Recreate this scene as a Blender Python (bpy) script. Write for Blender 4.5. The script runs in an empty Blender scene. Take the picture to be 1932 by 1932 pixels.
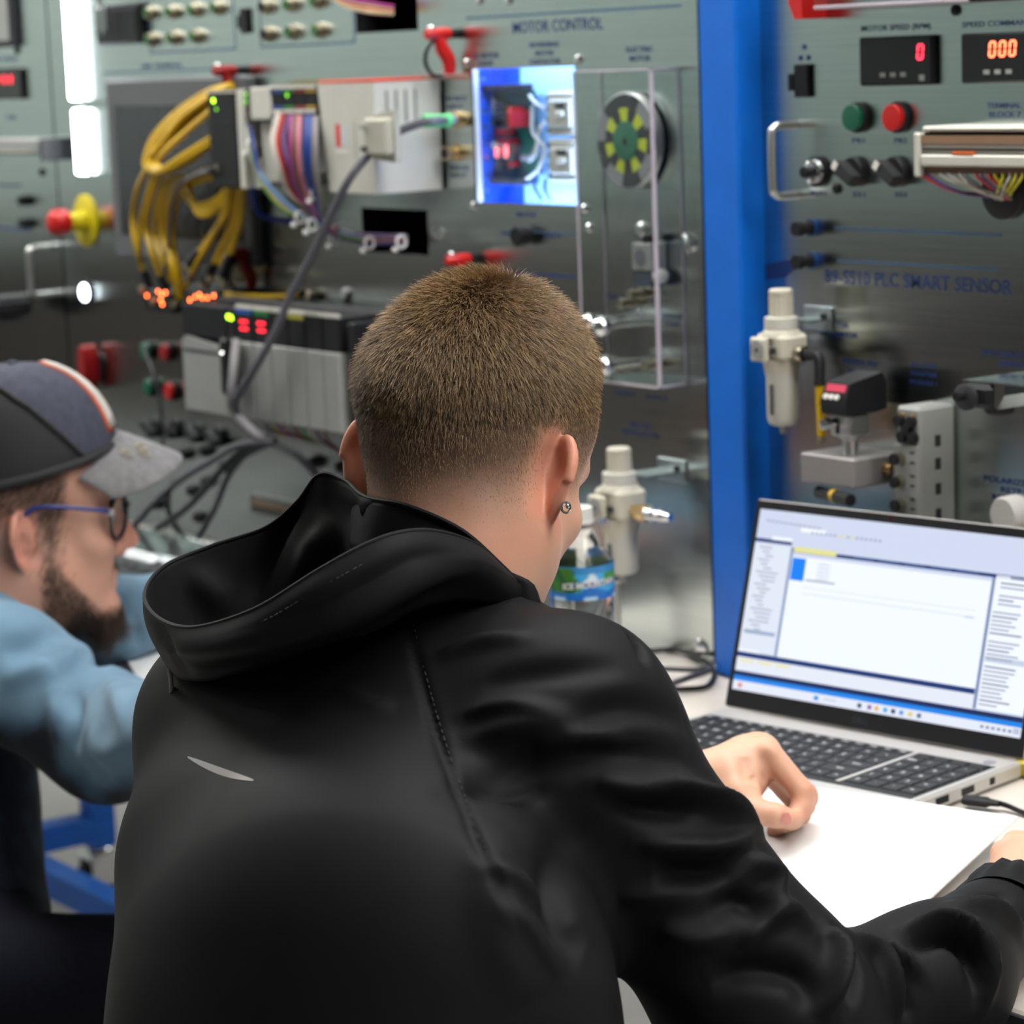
import bpy, math, random
import numpy as np
from mathutils import Vector, Matrix
from mathutils.bvhtree import BVHTree
random.seed(7); RNG = np.random.default_rng(11)
SC = bpy.context.scene; COL = SC.collection
# ------------------------------------------------------------------ camera
# World: X along the trainer panels, Y into them (panel faces lie at y = 0 and look to -Y), Z up, metres.
FPX = 5070.0; CAM = np.array([2.248, -1.907, 1.43])
_th, _p, _ro = math.radians(36), math.radians(9.6), 0.038
_h = np.array([-math.cos(_th), math.sin(_th), 0]); _R = np.array([_h[1], -_h[0], 0])
C_F = _h*math.cos(_p) + np.array([0, 0, -math.sin(_p)]); _U = np.cross(_R, C_F)
C_R = math.cos(_ro)*_R - math.sin(_ro)*_U; C_U = math.cos(_ro)*_U + math.sin(_ro)*_R
cd = bpy.data.cameras.new('camera'); cam = bpy.data.objects.new('camera', cd); COL.objects.link(cam)
cam.matrix_world = Matrix(((C_R[0], C_U[0], -C_F[0], CAM[0]), (C_R[1], C_U[1], -C_F[1], CAM[1]), (C_R[2], C_U[2], -C_F[2], CAM[2]), (0, 0, 0, 1)))
cd.sensor_fit = 'HORIZONTAL'; cd.sensor_width = 36; cd.lens = FPX/1932*36; cd.clip_start = 0.05; cd.clip_end = 60
cd.dof.use_dof = True; cd.dof.focus_distance = 1.92; cd.dof.aperture_fstop = 9.0; cd.dof.aperture_blades = 0
SC.camera = cam
# ------------------------------------------------------------------ world, exposure
w = bpy.data.worlds.new('room_ambient'); SC.world = w; w.use_nodes = True
w.node_tree.nodes['Background'].inputs[0].default_value = (0.9, 0.95, 1, 1); w.node_tree.nodes['Background'].inputs[1].default_value = 0.15
SC.view_settings.view_transform = 'Standard'; SC.view_settings.look = 'None'; SC.view_settings.gamma = 1
SC.view_settings.use_curve_mapping = False; SC.view_settings.exposure = EXPO = 0.0
SC.cycles.max_bounces = 7; SC.cycles.diffuse_bounces = 2; SC.cycles.glossy_bounces = 3; SC.cycles.adaptive_threshold = 0.05; SC.cycles.transmission_bounces = 6
SC.cycles.transparent_max_bounces = 16; SC.cycles.use_denoising = True; SC.cycles.caustics_reflective = False; SC.cycles.caustics_refractive = False
SC.cycles.sample_clamp_indirect = 4.0
LIGHT = 14.0     # radiance of the ceiling luminaires
LUMINAIRES = [(0.35, -0.35), (1.75, -0.35), (3.15, -0.35), (-1.3, -0.9), (-2.8, -0.9), (-4.4, -0.9), (-5.6, -2.6), (-5.6, -4.4), (-3.6, 2.6), (-1.4, 2.6), (1.2, 2.6)]  # all unseen; leftmost and rear ones added to brighten reflected wall and floor
# ------------------------------------------------------------------ geometry helpers
def ray(x, y): return C_F + (x-966)/FPX*C_R - (y-966)/FPX*C_U
def at(x, y, h=0.0):
    d = ray(x, y); return CAM + d*((-h-CAM[1])/d[1])           # on the plane h in front of the panels
def tb(x, y, z=0.75):
    d = ray(x, y); return CAM + d*((z-CAM[2])/d[2])              # on a horizontal plane
def dp(x, y, D): return CAM + ray(x, y)*D                        # at a depth along the view axis
def V(*a): return np.array(a, float)
def nrm(a): a = np.asarray(a, float); return a/(np.linalg.norm(a)+1e-12)
def frame(d):
    d = nrm(d); a = V(0, 0, 1) if abs(d[2]) < .9 else V(1, 0, 0)
    u = nrm(np.cross(a, d)); return u, np.cross(d, u), d
def spline(pts, n=8, closed=False):
    P = [np.asarray(p, float) for p in pts]; N = len(P); out = []
    segs = N if closed else N-1
    for i in range(segs):
        p1, p2 = P[i], P[(i+1) % N]
        p0 = P[i-1] if (i > 0 or closed) else 2*p1-p2
        p3 = P[(i+2) % N] if (i+2 < N or closed) else 2*p2-p1
        for k in range(n):
            t = k/n; out.append(.5*((2*p1)+(-p0+p2)*t+(2*p0-5*p1+4*p2-p3)*t*t+(-p0+3*p1-3*p2+p3)*t**3))
    if not closed: out.append(P[-1])
    return out
ORG = {}
class MB:
    def __init__(s): s.v = []; s.f = []; s.m = []
    def add(s, vs, fs, mi=0):
        o = len(s.v); s.v.extend([tuple(map(float, q)) for q in vs]); s.f.extend([tuple(o+i for i in f) for f in fs]); s.m.extend([mi]*len(fs)); return s
    def box(s, x0, x1, y0, y1, z0, z1, b=0.0, mi=0):
        x0, x1 = min(x0, x1), max(x0, x1); y0, y1 = min(y0, y1), max(y0, y1); z0, z1 = min(z0, z1), max(z0, z1)
        b = min(b, (x1-x0)*.45, (y1-y0)*.45, (z1-z0)*.45)
        if b <= 0:
            vs = [(x, y, z) for x in (x0, x1) for y in (y0, y1) for z in (z0, z1)]
            return s.add(vs, [(0, 1, 3, 2), (4, 6, 7, 5), (0, 4, 5, 1), (2, 3, 7, 6), (0, 2, 6, 4), (1, 5, 7, 3)], mi)
        vs = []; ix = {}
        for i, (x, sx) in enumerate(((x0, 1), (x1, -1))):
            for j, (y, sy) in enumerate(((y0, 1), (y1, -1))):
                for k, (z, sz) in enumerate(((z0, 1), (z1, -1))):
                    for a in range(3):
                        ix[i, j, k, a] = len(vs)
                        vs.append((x+(0 if a == 0 else sx*b), y+(0 if a == 1 else sy*b), z+(0 if a == 2 else sz*b)))
        g = lambda i, j, k, a: ix[i, j, k, a]; fs = []
        for e in (0, 1):
            q = [(0, 0), (0, 1), (1, 1), (1, 0)]
            fx = [g(e, a, c, 0) for a, c in q]; fy = [g(a, e, c, 1) for a, c in q]; fz = [g(a, c, e, 2) for a, c in q]
            fs += [fx[::-1] if e else fx, fy if e else fy[::-1], fz[::-1] if e else fz]
        for a in (0, 1):
            for c in (0, 1):
                fs += [(g(a, c, 0, 0), g(a, c, 1, 0), g(a, c, 1, 1), g(a, c, 0, 1)), (g(a, 0, c, 0), g(a, 1, c, 0), g(a, 1, c, 2), g(a, 0, c, 2)), (g(0, a, c, 1), g(1, a, c, 1), g(1, a, c, 2), g(0, a, c, 2))]
                for k in (0, 1): fs.append((g(a, c, k, 0), g(a, c, k, 1), g(a, c, k, 2)))
        return s.add(vs, fs, mi)
    def lathe(s, p, d, prof, n=20, mi=0, sc=(1, 1)):
        u, v, d = frame(d); p = np.asarray(p, float); vs = []; fs = []
        for t, r in prof:
            for k in range(n):
                a = 2*math.pi*k/n; vs.append(p+d*t+u*(r*sc[0]*math.cos(a))+v*(r*sc[1]*math.sin(a)))
        m = len(prof)
        for i in range(m-1):
            for k in range(n): fs.append((i*n+k, i*n+(k+1) % n, (i+1)*n+(k+1) % n, (i+1)*n+k))
        fs.append(tuple(range(n))[::-1]); fs.append(tuple((m-1)*n+k for k in range(n)))
        return s.add(vs, fs, mi)
    def cyl(s, p0, p1, r0, r1=None, n=18, mi=0, ch=0.0):
        p0, p1 = np.asarray(p0, float), np.asarray(p1, float); L = np.linalg.norm(p1-p0); r1 = r0 if r1 is None else r1
        pr = [(0, r0), (L, r1)] if ch <= 0 else [(0, r0-ch), (ch, r0), (L-ch, r1), (L, r1-ch)]
        return s.lathe(p0, p1-p0, pr, n, mi)
    def sphere(s, c, r, n=16, mi=0, sc=(1, 1, 1)):
        vs = []; fs = []; m = n//2
        for i in range(1, m):
            for k in range(n):
                a, b = math.pi*i/m, 2*math.pi*k/n; vs.append((c[0]+r*sc[0]*math.sin(a)*math.cos(b), c[1]+r*sc[1]*math.sin(a)*math.sin(b), c[2]+r*sc[2]*math.cos(a)))
        vs += [(c[0], c[1], c[2]+r*sc[2]), (c[0], c[1], c[2]-r*sc[2])]; T, B = len(vs)-2, len(vs)-1
        for i in range(m-2):
            for k in range(n): fs.append((i*n+k, (i+1)*n+k, (i+1)*n+(k+1) % n, i*n+(k+1) % n))
        for k in range(n): fs.append((T, k, (k+1) % n)); fs.append((B, (m-2)*n+(k+1) % n, (m-2)*n+k))
        return s.add(vs, fs, mi)
    def tube(s, pts, r, n=8, mi=0, sm=6, closed=False):
        P = spline(pts, sm, closed) if sm > 1 else [np.asarray(p, float) for p in pts]
        N = len(P); rr = r if callable(r) else (lambda t: r); vs = []; fs = []
        T = [nrm(P[(i+1) % N]-P[i-1]) if (closed or 0 < i < N-1) else (nrm(P[1]-P[0]) if i == 0 else nrm(P[-1]-P[-2])) for i in range(N)]
        u, v, _ = frame(T[0])
        for i in range(N):
            u = nrm(u-T[i]*np.dot(u, T[i])); v = np.cross(T[i], u)
            for k in range(n):
                a = 2*math.pi*k/n; vs.append(P[i]+(u*math.cos(a)+v*math.sin(a))*rr(i/max(1, N-1)))
        for i in range(N if closed else N-1):
            j = (i+1) % N
            for k in range(n): fs.append((i*n+k, i*n+(k+1) % n, j*n+(k+1) % n, j*n+k))
        if not closed: fs.append(tuple(range(n))[::-1]); fs.append(tuple((N-1)*n+k for k in range(n)))
        return s.add(vs, fs, mi)
    def prism(s, poly, a0, a1, ax='y', mi=0):
        P = {'y': lambda q, a: (q[0], a, q[1]), 'x': lambda q, a: (a, q[0], q[1]), 'z': lambda q, a: (q[0], q[1], a)}[ax]; n = len(poly)
        s.add([P(q, a0) for q in poly]+[P(q, a1) for q in poly], [tuple(range(n)), tuple(range(2*n-1, n-1, -1))]+[(i, n+i, n+(i+1) % n, (i+1) % n) for i in range(n)], mi); return s
    def quad(s, a, b, c, d, mi=0): return s.add([a, b, c, d], [(0, 1, 2, 3)], mi)
    def build(s, name, mat, parent=None, label=None, cat=None, group=None, kind=None, local=False, ang=35, origin=None):
        me = bpy.data.meshes.new(name); v = np.array(s.v)
        if parent is not None: o0 = V(0, 0, 0) if local else ORG[parent.name]
        else: o0 = V(0, 0, 0) if local else (np.array(origin, float) if origin is not None else V((v[:, 0].min()+v[:, 0].max())/2, (v[:, 1].min()+v[:, 1].max())/2, v[:, 2].min()))
        me.from_pydata([tuple(q) for q in (v-o0)], [], s.f)
        for m in (mat if isinstance(mat, (list, tuple)) else [mat]): me.materials.append(m)
        if any(s.m): me.polygons.foreach_set('material_index', s.m)
        import bmesh
        bm = bmesh.new(); bm.from_mesh(me); bmesh.ops.recalc_face_normals(bm, faces=bm.faces); bm.to_mesh(me); bm.free()
        me.polygons.foreach_set('use_smooth', [True]*len(me.polygons)); me.set_sharp_from_angle(angle=math.radians(ang)); me.update()
        return finish(bpy.data.objects.new(name, me), parent, o0, label, cat, group, kind)
def finish(o, parent, o0, label=None, cat=None, group=None, kind=None):
    COL.objects.link(o)
    if parent is not None: o.parent = parent
    else: o.location = o0
    ORG[o.name] = np.array(o0, float)
    if label: o['label'] = label
    if cat: o['category'] = cat
    if group: o['group'] = group
    if kind: o['kind'] = kind
    return o
def thing(name, label, cat, loc, group=None, kind=None):
    o = bpy.data.objects.new(name, None); o.empty_display_size = .02
    return finish(o, None, np.array(loc, float), label, cat, group, kind)
TXT = {}
def text_mesh(s_, size, bold=0):
    if (s_, size, bold) in TXT: return TXT[s_, size, bold]
    c = bpy.data.curves.new('tmp', 'FONT'); c.body = s_; c.size = size; c.align_x = 'CENTER'; c.align_y = 'CENTER'; c.offset = bold; c.resolution_u = 3
    o = bpy.data.objects.new('tmp', c); COL.objects.link(o); dg = bpy.context.evaluated_depsgraph_get(); me = bpy.data.meshes.new_from_object(o.evaluated_get(dg))
    vs = np.array([tuple(v.co) for v in me.vertices]).reshape(-1, 3); fs = [tuple(p.vertices) for p in me.polygons]
    if len(vs): vs[:, :2] -= (vs[:, :2].min(0)+vs[:, :2].max(0))/2
    bpy.data.objects.remove(o); bpy.data.curves.remove(c); bpy.data.meshes.remove(me); TXT[s_, size, bold] = (vs, fs); return vs, fs
def text(parent, s_, pos, size, mat, name='printed_label', bold=0.0, width=None, local=False):
    vs, fs = text_mesh(s_, size, bold); vs = vs.copy()
    if width: vs[:, 0] *= width/max(1e-6, np.ptp(vs[:, 0]))
    q = MB(); q.add([(pos[0]+v[0], pos[1], pos[2]+v[1]) for v in vs], fs); return q.build(name, mat, parent, local=local)
# ------------------------------------------------------------------ materials
def srgb(r, g, b): return tuple(((c/255)/12.92 if c <= 10 else (((c/255)+.055)/1.055)**2.4) for c in (r, g, b))
MATS = {}
def mat(name, col, rough=.5, metal=0.0, var=.08, scale=30, bump=0.0, bscale=200, spec=.5, emit=None, estr=0, trans=0, coat=0, sheen=0, sss=0, stretch=None, rvar=0.0, ani=0.0):
    if name in MATS: return MATS[name]
    m = bpy.data.materials.new(name); m.use_nodes = True; nt = m.node_tree; N = nt.nodes; L = nt.links; b = N['Principled BSDF']
    b.inputs['Roughness'].default_value = rough; b.inputs['Metallic'].default_value = metal; b.inputs['Specular IOR Level'].default_value = spec
    if trans: b.inputs['Transmission Weight'].default_value = trans
    if coat: b.inputs['Coat Weight'].default_value = coat
    if sheen: b.inputs['Sheen Weight'].default_value = sheen; b.inputs['Sheen Roughness'].default_value = .4
    if sss: b.inputs['Subsurface Weight'].default_value = sss; b.inputs['Subsurface Radius'].default_value = (.012, .004, .002); b.inputs['Subsurface Scale'].default_value = .5
    if ani: b.inputs['Anisotropic'].default_value = ani
    tc = N.new('ShaderNodeTexCoord'); co = tc.outputs['Object']
    if stretch:
        mp = N.new('ShaderNodeMapping'); mp.inputs['Scale'].default_value = stretch; L.new(co, mp.inputs['Vector']); co = mp.outputs['Vector']
    nz = N.new('ShaderNodeTexNoise'); nz.inputs['Scale'].default_value = scale; nz.inputs['Detail'].default_value = 4; L.new(co, nz.inputs['Vector'])
    cr = N.new('ShaderNodeValToRGB'); cr.color_ramp.elements[0].position = .3; cr.color_ramp.elements[1].position = .7
    cr.color_ramp.elements[0].color = tuple(max(0, c*(1-var)) for c in col)+(1,); cr.color_ramp.elements[1].color = tuple(min(1, c*(1+var)) for c in col)+(1,)
    L.new(nz.outputs['Fac'], cr.inputs['Fac']); L.new(cr.outputs['Color'], b.inputs['Base Color'])
    if rvar:
        mr = N.new('ShaderNodeMapRange'); mr.inputs['To Min'].default_value = max(0.02, rough-rvar); mr.inputs['To Max'].default_value = rough+rvar
        L.new(nz.outputs['Fac'], mr.inputs['Value']); L.new(mr.outputs['Result'], b.inputs['Roughness'])
    if bump:
        n2 = N.new('ShaderNodeTexNoise'); n2.inputs['Scale'].default_value = bscale; n2.inputs['Detail'].default_value = 3; L.new(co, n2.inputs['Vector'])
        bp = N.new('ShaderNodeBump'); bp.inputs['Strength'].default_value = bump; bp.inputs['Distance'].default_value = .001; L.new(n2.outputs['Fac'], bp.inputs['Height']); L.new(bp.outputs['Normal'], b.inputs['Normal'])
    if emit: b.inputs['Emission Color'].default_value = tuple(emit)+(1,); b.inputs['Emission Strength'].default_value = estr
    MATS[name] = m; return m
def glassy(name, tint=(1, 1, 1), rough=.02, fac=.08, edge=None):
    m = bpy.data.materials.new(name); m.use_nodes = True; nt = m.node_tree; N = nt.nodes; L = nt.links; N.remove(N['Principled BSDF'])
    tr = N.new('ShaderNodeBsdfTransparent'); tr.inputs[0].default_value = tuple(tint)+(1,)
    gl = N.new('ShaderNodeBsdfGlossy'); gl.inputs['Roughness'].default_value = rough
    lw = N.new('ShaderNodeLayerWeight'); lw.inputs[0].default_value = .5; pw = N.new('ShaderNodeMath'); pw.operation = 'POWER'; pw.inputs[1].default_value = 4; L.new(lw.outputs['Facing'], pw.inputs[0])
    ad = N.new('ShaderNodeMath'); ad.operation = 'MULTIPLY_ADD'; ad.inputs[1].default_value = .6; ad.inputs[2].default_value = fac*.35
    L.new(pw.outputs[0], ad.inputs[0]); mx = N.new('ShaderNodeMixShader'); L.new(ad.outputs[0], mx.inputs[0]); L.new(tr.outputs[0], mx.inputs[1]); L.new(gl.outputs[0], mx.inputs[2]); L.new(mx.outputs[0], N['Material Output'].inputs[0]); return m
S = srgb
def steel_mat(name, col, rough, ani):
    m = bpy.data.materials.new(name); m.use_nodes = True; N = m.node_tree.nodes; L = m.node_tree.links; N.remove(N['Principled BSDF']); g = N.new('ShaderNodeBsdfAnisotropic'); g.distribution = 'BECKMANN'; g.inputs['Anisotropy'].default_value = ani
    tc = N.new('ShaderNodeTexCoord'); mp = N.new('ShaderNodeMapping'); mp.inputs['Scale'].default_value = (.35, 1, 22); L.new(tc.outputs['Object'], mp.inputs['Vector']); nz = N.new('ShaderNodeTexNoise'); nz.inputs['Scale'].default_value = 14; nz.inputs['Detail'].default_value = 5; L.new(mp.outputs[0], nz.inputs['Vector'])
    cr = N.new('ShaderNodeValToRGB'); cr.color_ramp.elements[0].position = .3; cr.color_ramp.elements[1].position = .7; cr.color_ramp.elements[0].color = tuple(c*.93 for c in col)+(1,); cr.color_ramp.elements[1].color = tuple(c*1.07 for c in col)+(1,); L.new(nz.outputs['Fac'], cr.inputs[0]); L.new(cr.outputs[0], g.inputs['Color'])
    mr = N.new('ShaderNodeMapRange'); mr.inputs['To Min'].default_value = rough-.025; mr.inputs['To Max'].default_value = rough+.025; L.new(nz.outputs['Fac'], mr.inputs['Value']); L.new(mr.outputs[0], g.inputs['Roughness'])
    tg = N.new('ShaderNodeCombineXYZ'); tg.inputs[0].default_value = 1; L.new(tg.outputs[0], g.inputs['Tangent']); L.new(g.outputs[0], N['Material Output'].inputs[0]); return m
M_STEEL = steel_mat('brushed_steel', (.55, .60, .585), .24, -.5)
M_BLUE = mat('blue_powder_coat', S(8, 108, 216), .38, var=.05, bump=.05, bscale=400)
M_PRINT = mat('blue_print', S(30, 56, 112), .5, var=.05)
M_LINE = mat('panel_line_print', S(66, 96, 128), .5, var=.05)
M_BLACK = mat('black_plastic', (.010, .010, .012), .48, var=.15, bump=.03, spec=.28)
M_DARK = mat('dark_grey_plastic', (.030, .031, .034), .5, var=.1, spec=.3)
M_RUBBER = mat('black_rubber', (.015, .015, .016), .7, var=.1)
M_GREY = mat('grey_plastic', S(150, 152, 148), .5, var=.04)
M_LGREY = mat('light_grey_plastic', S(205, 203, 192), .5, var=.03)
M_CREAM = mat('cream_plastic', S(205, 200, 182), .5, var=.04)
M_WHITE = mat('white_plastic', S(232, 230, 224), .45, var=.02)
M_CHROME = mat('chrome', (.8, .8, .8), .12, 1, var=.02)
M_ALU = mat('satin_aluminium', (.62, .62, .61), .35, 1, var=.04, scale=60)
M_BRASS = mat('brass', (.72, .52, .26), .28, 1, var=.08)
M_GOLD = mat('nickel_brass', (.42, .37, .28), .34, 1, var=.08)
M_RED = mat('red_plastic', S(198, 26, 24), .38, var=.06)
M_DRED = mat('deep_red_plastic', S(150, 16, 20), .4, var=.06)
M_GREEN = mat('green_plastic', S(14, 92, 66), .4, var=.06)
M_YEL = mat('yellow_cable_jacket', S(208, 168, 8), .4, var=.06)
M_YEL2 = mat('yellow_plastic', S(206, 190, 20), .45, var=.05)
M_GCABLE = mat('grey_cable_jacket', S(92, 92, 100), .45, var=.05)
M_PAPER = mat('white_paper', (.93, .93, .92), .7, var=.01, scale=8)
M_ACRYL = glassy('clear_acrylic', (.97, .985, .985))
M_ACRED = mat('acrylic_cut_edge', S(196, 186, 196), .3, var=.05)
M_CLEAR = glassy('clear_plastic', (.95, .97, .98), .03, .15)
def glow(name, col, s): return mat(name, tuple(min(1, c) for c in col), .4, var=.01, emit=col, estr=s)
# ================================================================== the room
def struct(name, x0, x1, y0, y1, z0, z1, m): 
    return MB().box(x0, x1, y0, y1, z0, z1).build(name, m, kind='structure')
M_FLOOR = mat('floor_vinyl', S(186, 184, 180), .35, var=.05, scale=6, bump=.03, bscale=80)
M_WALL = mat('painted_wall', S(204, 218, 212), .75, var=.02, scale=3, bump=.05, bscale=120)
M_CEIL = mat('ceiling_tile', S(222, 222, 218), .85, var=.04, scale=50, bump=.2, bscale=150)
struct('floor', -6.5, 4.5, -5.6, 5.0, -.1, 0, M_FLOOR)
struct('ceiling', -6.5, 4.5, -5.6, 5.0, 2.8, 2.9, M_CEIL)
struct('wall_back', -6.5, 4.5, 5.0, 5.1, 0, 2.8, M_WALL)
struct('wall_left', -6.6, -6.5, -5.6, 5.0, 0, 2.8, M_WALL)
M_WALL2 = mat('dark_blue_grey_wall', S(92, 98, 104), .8, var=.03, scale=3, bump=.05, bscale=120)
struct('wall_right', 4.5, 4.6, -5.6, 5.0, 0, 2.8, M_WALL2)
struct('wall_front', -6.5, 4.5, -5.7, -5.6, 0, 2.8, mat('grey_green_wall', S(168, 182, 180), .8, var=.03, scale=3, bump=.05, bscale=120))
M_LUM = glow('luminaire_diffuser', (1, .985, .96), LIGHT)
for i, (lx, ly) in enumerate(LUMINAIRES):
    t = thing('ceiling_luminaire', 'unseen recessed rectangular ceiling light with white frame, some added for brightness', 'ceiling light', (lx, ly, 2.76), 'ceiling lights')
    fr = MB()
    for a in ((-.62, -.6, -.32, .32), (.6, .62, -.32, .32), (-.6, .6, -.32, -.3), (-.6, .6, .3, .32)): fr.box(lx+a[0], lx+a[1], ly+a[2], ly+a[3], 2.765, 2.799)
    fr.build('frame', M_WHITE, t); MB().box(lx-.6, lx+.6, ly-.3, ly+.3, 2.775, 2.785).build('diffuser', M_LUM, t)
# low cupboards along the far walls, seen as reflections in the steel
M_CUP = mat('charcoal_laminate', (.035, .033, .032), .5, var=.1, scale=8)
for i in range(6):
    y0 = -5.4+i*.98
    t = thing('base_cupboard', 'charcoal base cupboard against the far wall', 'cupboard', (-6.2, y0+.47, 0), 'base cupboards along the far wall')
    MB().box(-6.49, -5.95, y0, y0+.94, .06, .86, .004).build('body', M_CUP, t)
    for k in (0, 1):
        d = MB().box(-5.949, -5.93, y0+.02+k*.46, y0+.46+k*.46, .1, .82, .004).build('door', M_CUP, t)
        MB().box(-5.93, -5.915, y0+(.40 if k == 0 else .52), y0+(.42 if k == 0 else .54), .6, .75, .003).build('handle', M_ALU, d)
    MB().box(-6.45, -6.0, y0+.02, y0+.92, 0, .058).build('plinth', M_DARK, t)
for i in range(9):
    x0 = -5.4+i*.98
    t = thing('base_cupboard', 'charcoal base cupboard along the long front wall', 'cupboard', (x0+.47, -5.3, 0), 'base cupboards along the front wall')
    MB().box(x0, x0+.94, -5.59, -5.1, .06, .86, .004).build('body', M_CUP, t)
    MB().box(x0+.02, x0+.92, -5.09, -5.07, .1, .82, .004).build('door', M_CUP, t); MB().box(x0+.02, x0+.92, -5.55, -5.12, 0, .058).build('plinth', M_DARK, t)
M_CUP2 = mat('brown_grey_steel', (.105, .09, .083), .5, var=.1, scale=8)
for i in range(5):  # unseen row, added to darken the middle of the steel's reflections
    x0 = -5.85+i*.86
    t = thing('added_dark_cabinet', 'unseen low dark cabinet added to darken the steel reflections', 'cabinet', (x0+.41, -2.1, 0), 'added dark cabinets across the aisle')
    MB().box(x0, x0+.82, -2.4, -1.92, .05, 1.04, .005).build('body', M_CUP2, t); MB().box(x0+.03, x0+.79, -2.37, -1.95, 0, .048).build('plinth', M_DARK, t)
    for k in range(4):
        d = MB().box(x0+.03, x0+.79, -1.919, -1.90, .08+k*.235, .29+k*.235, .003).build('drawer', M_CUP2, t); MB().box(x0+.2, x0+.62, -1.899, -1.885, .245+k*.235, .26+k*.235, .002).build('handle', M_DARK, d)
# ================================================================== trainer bench
M_TOP = mat('bench_laminate', S(220, 212, 202), .42, var=.025, scale=120, bump=.02, bscale=300)
M_TOPE = mat('bench_edge_band', S(70, 72, 76), .5)
b = thing('trainer_bench', 'long beige laminate bench top running under the steel trainer panels', 'bench', (-.7, -.2, .72))
MB().box(-3.0, 1.9, -.56, .03, .722, .75, .003).build('worktop', M_TOP, b)
MB().box(-3.0, 1.9, -.565, -.5605, .722, .749, .001).build('edge_band', M_TOPE, b)
fr = thing('bench_undercarriage', 'blue square tube bench frame on casters under the trainer', 'frame', (-.7, .1, 0))
def tube_sq(name, p0, p1, w=.045, parent=fr, m=M_BLUE):
    p0, p1 = np.array(p0, float), np.array(p1, float); u, v, d = frame(p1-p0); q = MB(); vs = []
    for p in (p0, p1):
        for a, c in ((-1, -1), (1, -1), (1, 1), (-1, 1)): vs.append(p+u*a*w/2+v*c*w/2)
    q.add(vs, [(0, 1, 2, 3), (7, 6, 5, 4), (0, 4, 5, 1), (1, 5, 6, 2), (2, 6, 7, 3), (3, 7, 4, 0)]); return q.build(name, m, parent)
for x in (-2.75, -1.88, -.05, 1.6):
    tube_sq('leg', (x, .17, .095), (x, .17, .72)); tube_sq('foot_rail', (x, -.45, .13), (x, .147, .13))
tube_sq('low_rail', (-2.72, 0, .105), (1.57, 0, .105)); tube_sq('top_rail', (-2.75, -.40, .6985), (1.6, -.40, .6985))
for x in (-2.75, -1.88, -.05, 1.6):
    for y in (.17, -.43):
        c = MB().cyl((x, y, .084), (x, y, .0945), .024, ch=.003); c.box(x-.032, x+.032, y-.032, y+.032, .070, .084, .005)
        for s_ in (-1, 1): c.box(x+s_*.025-.003, x+s_*.025+.003, y-.030, y+.018, .028, .076, .002)
        cb = c.build('caster', M_CHROME, fr)
        MB().lathe((x-.015, y-.008, .0365), (1, 0, 0), [(-.004, .031), (.001, .036), (.029, .036), (.034, .031)], 24).build('wheel', M_RUBBER, cb)
# ================================================================== steel trainer panels
PB = thing('control_trainer', 'wide brushed steel panel with motor control and controller racks', 'panel', (-.75, .0, .752))
PA = thing('control_trainer', 'brushed steel smart sensor panel behind the laptop', 'panel', (.6, .0, .752))
PC = thing('control_trainer', 'brushed steel panel beyond the vertical light bar', 'panel', (-2.2, .0, .752))
ZT = 1.95
def sheet(parent, x0, x1, z0, z1, holes=()):
    q = MB(); xs = sorted({x0, x1, *[h[0] for h in holes], *[h[1] for h in holes]}); zs = sorted({z0, z1, *[h[2] for h in holes], *[h[3] for h in holes]})
    for i in range(len(xs)-1):
        for k in range(len(zs)-1):
            cx, cz = (xs[i]+xs[i+1])/2, (zs[k]+zs[k+1])/2
            if any(h[0] < cx < h[1] and h[2] < cz < h[3] for h in holes): continue
            a, c, d, e = xs[i], xs[i+1], zs[k], zs[k+1]
            for y, fl in ((0, 0), (.003, 1)):
                f = [(a, y, d), (c, y, d), (c, y, e), (a, y, e)]; q.quad(*(f[::-1] if fl else f))
    for h in list(holes)+[(x0, x1, z0, z1)]:
        a, c, d, e = h
        for p0, p1 in (((a, d), (c, d)), ((c, d), (c, e)), ((c, e), (a, e)), ((a, e), (a, d))): q.quad((p0[0], 0, p0[1]), (p1[0], 0, p1[1]), (p1[0], .003, p1[1]), (p0[0], .003, p0[1]))
    return q.build('steel_sheet', M_STEEL, parent)
MC = (at(893, 255)[0], at(1088, 255)[0], at(990, 384)[2], at(990, 128)[2])       # motor control window
DU = (at(684, 440)[0], at(808, 440)[0], at(745, 478)[2], at(745, 394)[2])        # cable duct opening
DT = (at(670, 20)[0], at(788, 20)[0], at(730, 60)[2], at(730, -60)[2])           # upper duct opening
sheet(PB, -1.535, -.003, .752, ZT, (MC, DU, DT)); sheet(PA, .0835, 1.25, .752, ZT); sheet(PC, -2.9, -1.54, .752, ZT)
for nm, bx_, pp in (('duct_box', DU, PB), ('duct_box', DT, PB)):
    q = MB(); a, c, d, e = bx_
    q.quad((a, .08, d), (c, .08, d), (c, .08, e), (a, .08, e))
    for p0, p1 in (((a, d), (c, d)), ((c, d), (c, e)), ((c, e), (a, e)), ((a, e), (a, d))): q.quad((p0[0], .003, p0[1]), (p1[0], .003, p1[1]), (p1[0], .08, p1[1]), (p0[0], .08, p0[1]))
    q.build(nm, M_BLACK, pp)
for x0, x1, pp in ((-1.535, -.003, PB), (.0835, 1.25, PA), (-2.9, -1.54, PC)):
    MB().box(x0, x1, .20, .23, .752, ZT).build('rear_cover', M_DARK, pp)
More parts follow.
